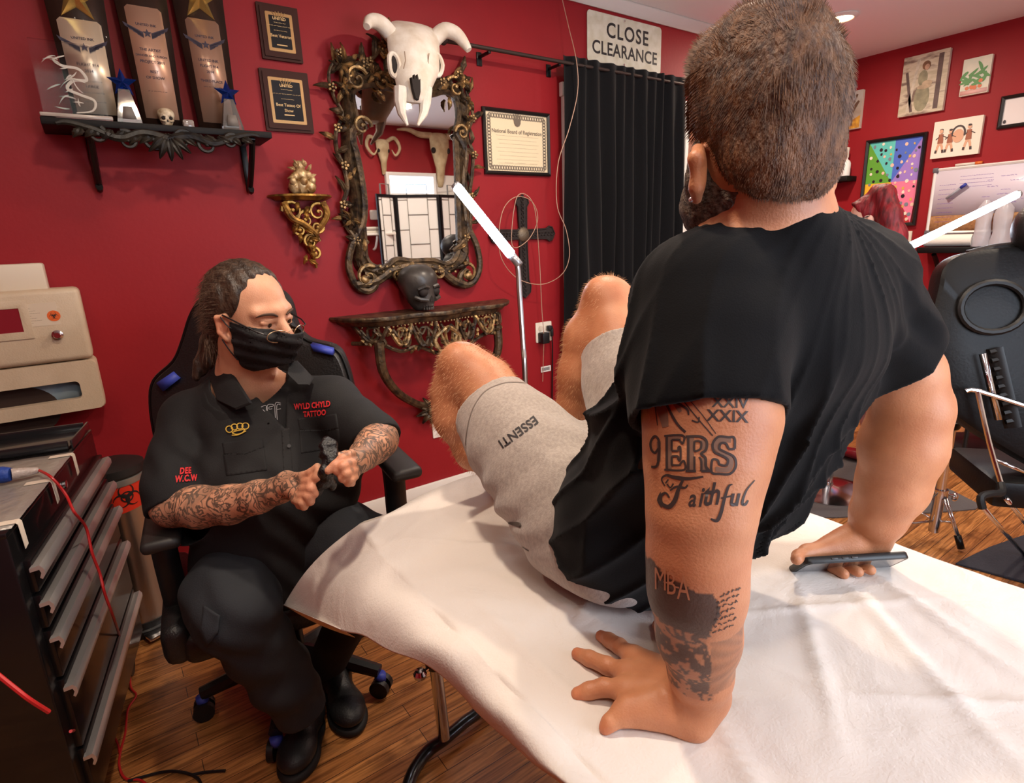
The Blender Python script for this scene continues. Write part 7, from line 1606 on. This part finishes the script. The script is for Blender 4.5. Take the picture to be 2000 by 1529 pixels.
# open neck: a wedge cut away in front
va, vb, vc = W(468, 735, 1.30), W(558, 722, 1.30), W(558, 838, 1.30)
def wedge(P):
    n0 = A3(FW); out = None
    pts = [A3(va), A3(vb), A3(vc)]; cen = sum(pts)/3; d = np.full(P.shape[:-1], -9.)
    for i in range(3):
        a, b = pts[i], pts[(i+1) % 3]; e0 = A3(EYE); nn = np.cross(a-e0, b-e0); nn /= np.linalg.norm(nn)
        if (cen-e0)@nn > 0: nn = -nn
        d = np.maximum(d, (P-e0)@nn)
    return np.maximum(d, (P-A3(EYE))@n0-1.52)
WS.add(wedge, A3(va)-.16, A3(va)+.3, k=.004, mode='s')
wsm = mat('black_work_shirt', (19, 19, 21), .8, bump=.12, bs=380); ws = WS.mesh('work_shirt', wsm, ar); WT = bvh(ws)
def plate(name, tree, pts, m, par, th=.005, lift=.003, d=1.2, e=.008):
    F = armframe2(*pts[0], d); items = [([fl(F, d, *p) for p in pts], [tuple(range(len(pts)))])]
    o = decal(tree, name, m, par, items, F, lift=lift, maxe=e); sd = o.modifiers.new('t', 'SOLIDIFY'); sd.thickness = th; sd.offset = -1 if False else 1; return o
def armframe2(px, py, d):
    o = W(px, py, d); n = -ray(px, py).normalized(); u = (RT-n*RT.dot(n)).normalized(); return frame(o, u, n.cross(u), n)
def fl(F, d, px, py): p = onp(px, py, F.translation, F.col[2].xyz)-F.translation; return V((p.dot(F.col[0].xyz), p.dot(F.col[1].xyz), 0))
# collar wings, placket, pocket flaps
def slabpoly(name, pts, m, par, th=.004):
    P_ = [W(*p) for p in pts]; mb = MB(); mb.loft([P_, [p+FW*th for p in P_]]); return mb.build(name, m, par)
for nm, pts in (('collar_wing', [(432, 690, 1.475), (458, 735, 1.44), (492, 788, 1.395), (462, 800, 1.40), (425, 782, 1.44), (408, 735, 1.49)]), ('collar_wing', [(566, 706, 1.47), (580, 704, 1.48), (612, 738, 1.47), (604, 752, 1.44), (584, 752, 1.42), (562, 730, 1.42)])):
    P_ = [W(*p) for p in pts]; mb = MB(); c_ = sum(P_, V((0, 0, 0)))/len(P_); rg = [[c_+(p-c_)*k-FW*t_ for p in P_] for k, t_ in ((1.0, -.004), (1.0, .002), (.93, .006), (.3, .010))]; mb.loft(rg); mb.build(nm, wsm, ws)
F_ = armframe2(520, 850, 1.2)
def Fl(x, y): return fl(F_, 1.2, x, y)
def Fs(pts, w): return strip(spl([Fl(*p) for p in pts], 5), w*1.2/FPX)
SEA = mat('seam_shadow', (9, 9, 10), .9); SEL = mat('seam_edge', (46, 46, 50), .8)
def patch(nm, pts, th=.003):
    items = [([Fl(*p) for p in pts], [tuple(range(len(pts)))])]; o = decal(WT, nm, wsm, ws, items, F_, lift=.001, maxe=.007); sd = o.modifiers.new('t', 'SOLIDIFY'); sd.thickness = th; sd.offset = 1; return o
patch('pocket_flap', [(592, 812), (640, 806), (676, 802), (680, 836), (640, 846), (598, 838)]); patch('pocket_flap', [(415, 868), (460, 862), (512, 858), (516, 878), (470, 895), (420, 896)])
patch('chest_pocket', [(596, 838), (680, 836), (686, 880), (600, 892)], .0015); patch('chest_pocket', [(418, 896), (516, 878), (522, 930), (428, 944)], .0015)
patch('placket', [(556, 838), (574, 832), (578, 900), (584, 990), (562, 994), (558, 900)], .0025)
for p in ((564, 872), (566, 935)): F2_ = armframe2(*p, 1.2); decal(WT, 'button', mat('button_dark', (48, 46, 46), .3), ws, [([V((.0045*math.cos(a), .0045*math.sin(a), 0)) for a in np.linspace(0, 2*PI, 14)[:-1]], [tuple(range(13))])], F2_, lift=.005, maxe=.01)
EMB = mat('red_embroidery', (206, 38, 44), .7); YEL = mat('gold_embroidery', (206, 170, 66), .6)
def Ft(st, px, py, hpx, rot=0, **k): c = Fl(px, py); return tf(textmesh(st, 1.0, **k), c.x, c.y, hpx*1.2/FPX*1.42, rot, .66)
decal(WT, 'shop_embroidery', EMB, ws, [Ft('WYLD CHYLD', 626, 782, 13, .09, bold=.035, space=1.02), Ft('TATTOO', 632, 800, 12.5, .09, bold=.035, space=1.05)], F_, lift=.0035, maxe=.006)
ser = []
for x0, x1, y0, sl in ((592, 660, 793.5, -.09), (592, 660, 779.5, -.09), (607, 657, 808, -.09), (607, 657, 794.5, -.09)): pass
decal(WT, 'sleeve_embroidery', EMB, ws, [Ft('DEE', 327, 937, 13, .06, bold=.045, space=1.15), Ft('W.C.W', 331, 954, 13, .06, bold=.045, space=1.15)], F_, lift=.0035, maxe=.006)
kn = []
for x, y, r in ((434, 836, 8), (446, 831, 7.5), (459, 829, 7.5), (472, 829, 8)): kn.append(Fs([(x+r*math.cos(a), y+r*.9*math.sin(a)) for a in np.linspace(0, 2*PI, 14)], 2.2))
kn += [Fs([(440, 844), (450, 840), (462, 838), (470, 836), (466, 844), (452, 848), (441, 845)], 2.2), Fs([(440, 850), (456, 849), (474, 840)], 2.2)]
kn = [([V((v.x, v.y, 0)) for v in a], b) for a, b in kn]
decal(WT, 'knuckle_emblem', YEL, ws, kn, F_, lift=.0035, maxe=.006)
UT = bvh(us)
decal(UT, 'shirt_print', mat('silver_print', (150, 150, 154), .5), us, [Fs(p, 1.3) for p in ([(508, 784), (520, 781), (520, 800)], [(524, 800), (523, 780), (536, 778), (536, 782), (527, 784), (527, 789), (534, 788)], [(542, 822), (541, 777), (554, 775)], [(546, 822), (545, 781), (554, 779)], [(545, 790), (554, 788)], [(512, 790), (519, 796)])], F_, lift=.002, maxe=.008)
# trousers
TR = SDF(.0045)
TR.ell(pv+V((0, 0, -.0)), (.185, .15, .12), k=.05)
TR.chain([(W(470, 1110, 1.56), .105), WR(452, 1160, 1.42, 82), WR(458, 1195, 1.36, 74)], k=.04).chain([WR(466, 1195, 1.37, 72), WR(505, 1260, 1.43, 62), WR(548, 1320, 1.49, 57), WR(585, 1378, 1.545, 50)], k=.03)
lk = W(765, 1078, 1.47); TR.chain([(W(570, 1085, 1.6), .105), (W(660, 1050, 1.56), .098), (lk, .078)], k=.04).chain([(lk, .072), (W(690, 1190, 1.66), .062), (W(640, 1290, 1.80), .058)], k=.03)
def tfold(P):
    k_ = A3(W(458, 1195, 1.36)); r = np.linalg.norm(P-k_, axis=-1)
    d = .005*(vnoise(P, 20, 3)-.5)+.0045*np.exp(-(r/.14)**2)*np.sin((P-k_)@A3(RT*.35+UP*.95)*75+2*np.sin((P-k_)@A3(RT)*18))
    c2 = A3(W(560, 1330, 1.5)); r2 = np.linalg.norm(P-c2, axis=-1); return d+.006*np.exp(-(r2/.12)**2)*np.sin((P-c2)@A3(RT*-.5+UP*.9)*60+1.5*np.sin((P-c2)@A3(RT)*25))
TR.disp(tfold, (-.4, .8, -.1), (1.2, 2.3, 1)); TR.half(W(587, 1385, 1.55), (W(587, 1385, 1.55)-W(548, 1320, 1.49)).normalized(), .09)
trm = mat('charcoal_work_trousers', (34, 37, 42), .85, bump=.15, bs=300); tr = TR.mesh('trousers', trm, ar); TT = bvh(tr)
F_ = armframe2(450, 1200, 1.2)
decal(TT, 'cargo_pocket', trm, tr, [([Fl(*p) for p in ((398, 1180), (432, 1200), (426, 1236), (404, 1262), (392, 1230))], [(0, 1, 2, 3, 4)])], F_, lift=.006, maxe=.01).modifiers.new('t', 'SOLIDIFY').thickness = .004
# shoes
def shoe(heel, toe, nm='shoe'):
    t_ = thing('x', 'x', 'x') if False else None
    d = (toe-heel); d.z = 0; L_ = d.length; d.normalize(); s_ = V((-d.y, d.x, 0)); S = SDF(.003); z0 = min(heel.z, toe.z)
    R_ = np.array([[d[i], s_[i], (0, 0, 1)[i]] for i in range(3)])
    b = V((heel.x, heel.y, z0))
    S.ell(b+d*L_*.70+V((0, 0, .045)), (L_*.34, .052, .038), R_, k=.03).ell(b+d*L_*.25+V((0, 0, .055)), (L_*.30, .042, .055), R_, k=.03).cap(b+d*L_*.15+V((0, 0, .06)), b+d*L_*.12+V((0, 0, .13)), .044, .042, k=.03)
    S.half(b+V((0, 0, .014)), (0, 0, -1), .5, k=.003)
    up_ = S.mesh(nm, mat('black_shoe_leather', (22, 23, 25), .5, bump=.15, bs=150), ar)
    so = SDF(.003); so.ell(b+d*L_*.68+V((0, 0, .010)), (L_*.37, .057, .03), R_, k=.02).ell(b+d*L_*.25+V((0, 0, .010)), (L_*.31, .048, .03), R_, k=.03).half(b+V((0, 0, .024)), (0, 0, 1), .5, k=.002).half(b+V((0, 0, .0)), (0, 0, -1), .5, k=.002)
    so.mesh('shoe_sole', mat('rubber_sole', (14, 14, 15), .7), up_)
    mb = MB(); 
    for k in range(4): c = b+d*L_*(.38+.07*k)+V((0, 0, .098-.010*k)); mb.tube(spl([c-s_*.028-V((0, 0, .012)), c+V((0, 0, .004)), c+s_*.028-V((0, 0, .012))], 4), .003, 6)
    mb.build('laces', mat('lace_black', (30, 30, 32), .8), up_)
sh0, sh1 = onz(612, 1408, .0), onz(572, 1532, .0); shoe(V((sh0.x, sh0.y, .004)), V((sh1.x, sh1.y, .004)))
a = W(640, 1290, 1.80); shoe(V((a.x+.02, a.y+.04, .004)), V((a.x+.0, a.y-.20, .004)))
# glove held between the hands
GV = SDF(.003)
GV.chain([(W(640, 862, 1.21), .0085), (W(633, 872, 1.20), .008), (W(635, 888, 1.195), .010), (W(645, 900, 1.19), .012), (W(634, 920, 1.185), .012), (W(628, 940, 1.20), .014), (W(618, 962, 1.22), .009)], k=.01).chain([(W(640, 862, 1.21), .0085), (W(651, 868, 1.21), .007), (W(652, 885, 1.20), .008), (W(646, 902, 1.19), .009)], k=.008).chain([(W(640, 925, 1.19), .009), (W(650, 950, 1.22), .008)], k=.01)
GV.disp(lambda P: .003*(vnoise(P, 90, 2)-.5)*2, A3(W(638, 900, 1.2))-.12, A3(W(638, 900, 1.2))+.12)
gv = GV.mesh('rubber_glove', mat('black_nitrile', (18, 18, 20), .28, bump=.4, bs=160), None); tag(gv, 'crumpled black nitrile glove held between the seated man\'s fingertips', 'glove')
# ------------------------------------------------------------ red-haired person on the stool, far right
gp = thing('person', 'red-haired person with a ponytail and glasses seated at the back by the pin display', 'person', (ST.x, ST.y, 0))
GC = W(1697, 424, 3.3); gf = V((-.25, .95, -.22)).normalized(); gf = V((math.cos(math.radians(118)), math.sin(math.radians(118)), -.25)).normalized(); gs = V((0, 0, 1)).cross(gf).normalized(); gu = gf.cross(gs)
GR = np.array([[gf[i], gs[i], gu[i]] for i in range(3)])
def Gp(f, s_, u): return GC+gf*f+gs*s_+gu*u
G = SDF(.006); G.ell(Gp(-.01, 0, .02), (.098, .076, .095), GR, k=.02).ell(Gp(.03, 0, -.05), (.062, .058, .075), GR, k=.03).cap(Gp(.095, 0, -.0), Gp(.108, 0, -.03), .008, .012, k=.01)
for s_ in (1, -1): G.ell(Gp(-.0, s_*.078, -.02), (.018, .01, .03), GR, k=.008)
gn = GC+V((.0, -.01, -.20)); G.cap(Gp(-.01, 0, -.06), gn, .05, .055, k=.03)
hipc = V((ST.x, ST.y, .68)); sb2 = gn+V((0, 0, -.06)); sG = gs
G.ecap(sb2, hipc, .15, .09, .15, .12, gs, k=.05).cap(gn, sb2+gs*.15, .05, .05, k=.03).cap(gn, sb2-gs*.15, .05, .05, k=.03)
ff = V((gf.x, gf.y, 0)).normalized()
for s_ in (1, -1):
    a = sb2+gs*.16*s_; e_ = a+V((0, 0, -.25))+gs*.03*s_+ff*.03; w_ = e_+ff*.22+V((0, 0, .03)); G.chain([(a, .045), (e_, .038), (w_, .028)], k=.02); G.chain([(w_, .026), (w_+ff*.07, .022)], k=.01)
    for k in range(4): q = w_+ff*.07+gs*(k-1.5)*.016; G.chain([(q, .009), (q+ff*.04+V((0, 0, -.015)), .008), (q+ff*.055+V((0, 0, -.04)), .007)], k=.004)
    q = w_+ff*.03+gs*.02*(-s_); G.chain([(q, .010), (q+ff*.04-gs*.02*s_, .008)], k=.004)
shf = onz(1690, 893, .03); ankG = shf+V((0, 0, .07)); 
kn1 = W(1712, 790, (ankG-EYE).dot(FW)-.10); kn1 = V((kn1.x, kn1.y, .50)); kn1 = onp(1716, 770, kn1, FW)
G.chain([(hipc+gs*(-.08), .085), (kn1, .058)], k=.03).chain([(kn1, .055), (kn1*.55+ankG*.45, .052), (ankG, .034)], k=.02)
kn2 = hipc+ff*.40+gs*.10+V((0, 0, -.06)); an2 = kn2+V((0, 0, -.46)); G.chain([(hipc+gs*.08, .085), (kn2, .058)], k=.03).chain([(kn2, .052), (an2, .034)], k=.02)
gb_ = G.mesh('body', skinmat('pale_skin', (226, 180, 160), (216, 168, 148)), gp, attr={'tint': lambda v: np.ones((len(v), 3))})
HH = SDF(.005); HH.ell(Gp(-.022, 0, .03), (.102, .084, .10), GR, k=.02).ell(Gp(.05, 0, .075), (.05, .06, .03), GR, k=.02)
for s_ in (1, -1): HH.ell(Gp(.02, s_*.09, -.02), (.035, .03, .04), GR, k=.01, mode='s')
HH.half(Gp(.040, 0, .01), gf-gu*.35, .16, k=.01).half(Gp(-.03, 0, -.06), -gu, .12, k=.01)
hp = [(W(1712, 372, 3.25), .035), (W(1728, 380, 3.2), .05), (W(1738, 420, 3.18), .055), (W(1745, 460, 3.18), .06), (W(1752, 500, 3.18), .055), (W(1756, 560, 3.2), .035)]; HH.chain(hp, k=.03)
HH.disp(lambda P: -.006*(vnoise(P*np.array([1, 1, .25]), 70, 3)-.5), A3(GC)-.5, A3(GC)+.5)
HH.mesh('hair', mat('crimson_hair', (130, 14, 26), .6, col2=(70, 6, 14), vs=50, bump=.3, bs=90, stretch=(1, 1, .25)), gp)
TG = SDF(.006); TG.ecap(sb2+V((0, 0, .01)), hipc+V((0, 0, -.02)), .17, .11, .17, .14, gs, k=.05).cap(gn+V((0, 0, -.05)), sb2+gs*.16, .065, .062, k=.03).cap(gn+V((0, 0, -.05)), sb2-gs*.16, .065, .062, k=.03)
for s_ in (1, -1): a = sb2+gs*.16*s_; TG.cap(a, a+V((0, 0, -.14))+gs*.02*s_, .060, .058, k=.02)
TG.mesh('dark_top', mat('dark_grey_top', (38, 34, 38), .85), gp)
SKT_ = SDF(.006); SKT_.cap(hipc+gs*-.06, kn1*.6+hipc*.4, .13, .10, k=.05).cap(hipc+gs*.06, kn2*.6+hipc*.4, .13, .10, k=.05); SKT_.mesh('skirt', mat('dark_skirt', (30, 26, 30), .85), gp)
SKK = SDF(.005); SKK.chain([(kn1*.8+ankG*.2, .060), (kn1*.5+ankG*.5, .058), (ankG, .040)], k=.02); SKK.mesh('stocking', mat('pale_pink_stocking', (226, 196, 208), .7), gp)
SKK = SDF(.005); SKK.chain([(kn2*.8+an2*.2, .058), (an2, .040)], k=.02); SKK.mesh('stocking', mat('pale_pink_stocking', (226, 196, 208), .7), gp)
for base in (V((ankG.x, ankG.y, .01)), V((an2.x, an2.y, an2.z-.09))):
    q = SDF(.004); q.ell(base+ff*.05+V((0, 0, .035)), (.05, .13, .032) if abs(ff.y) > abs(ff.x) else (.13, .05, .032), k=.02).ell(base+V((0, 0, .05)), (.045, .045, .055), k=.02).half(base+V((0, 0, .0)), (0, 0, -1), .3, k=.003)
    q.mesh('red_shoe', mat('oxblood_patent', (140, 24, 38), .2, coat=.6), gp)
mb = MB()
for s_ in (1, -1): mb.tube([Gp(.098+.0*a, s_*(.032+.022*math.cos(a)), .0+.017*math.sin(a)) for a in np.linspace(0, 2*PI, 17)[:-1]], .002, 5, closed=True); mb.tube([Gp(.096, s_*.054, .004), Gp(.0, s_*.082, .006)], .0022, 5)
mb.tube([Gp(.1, .01, .004), Gp(.1, -.01, .004)], .002, 5); mb.build('glasses', mat('dark_frames', (40, 30, 50), .3), gp)
mb = MB(); mb.grid(lambda u, v: Gp(.105-.05*abs(u-.5)*2*abs(u-.5)*2, (u-.5)*.12, -.012-.075*v), 10, 8); mb.build('face_mask', mat('pale_mask', (170, 160, 190), .7), gp)
mb = MB(); mb.bar(Gp(-.02, .082, -.045), Gp(-.02, .088, -.045), .004)
mb.bm.free()
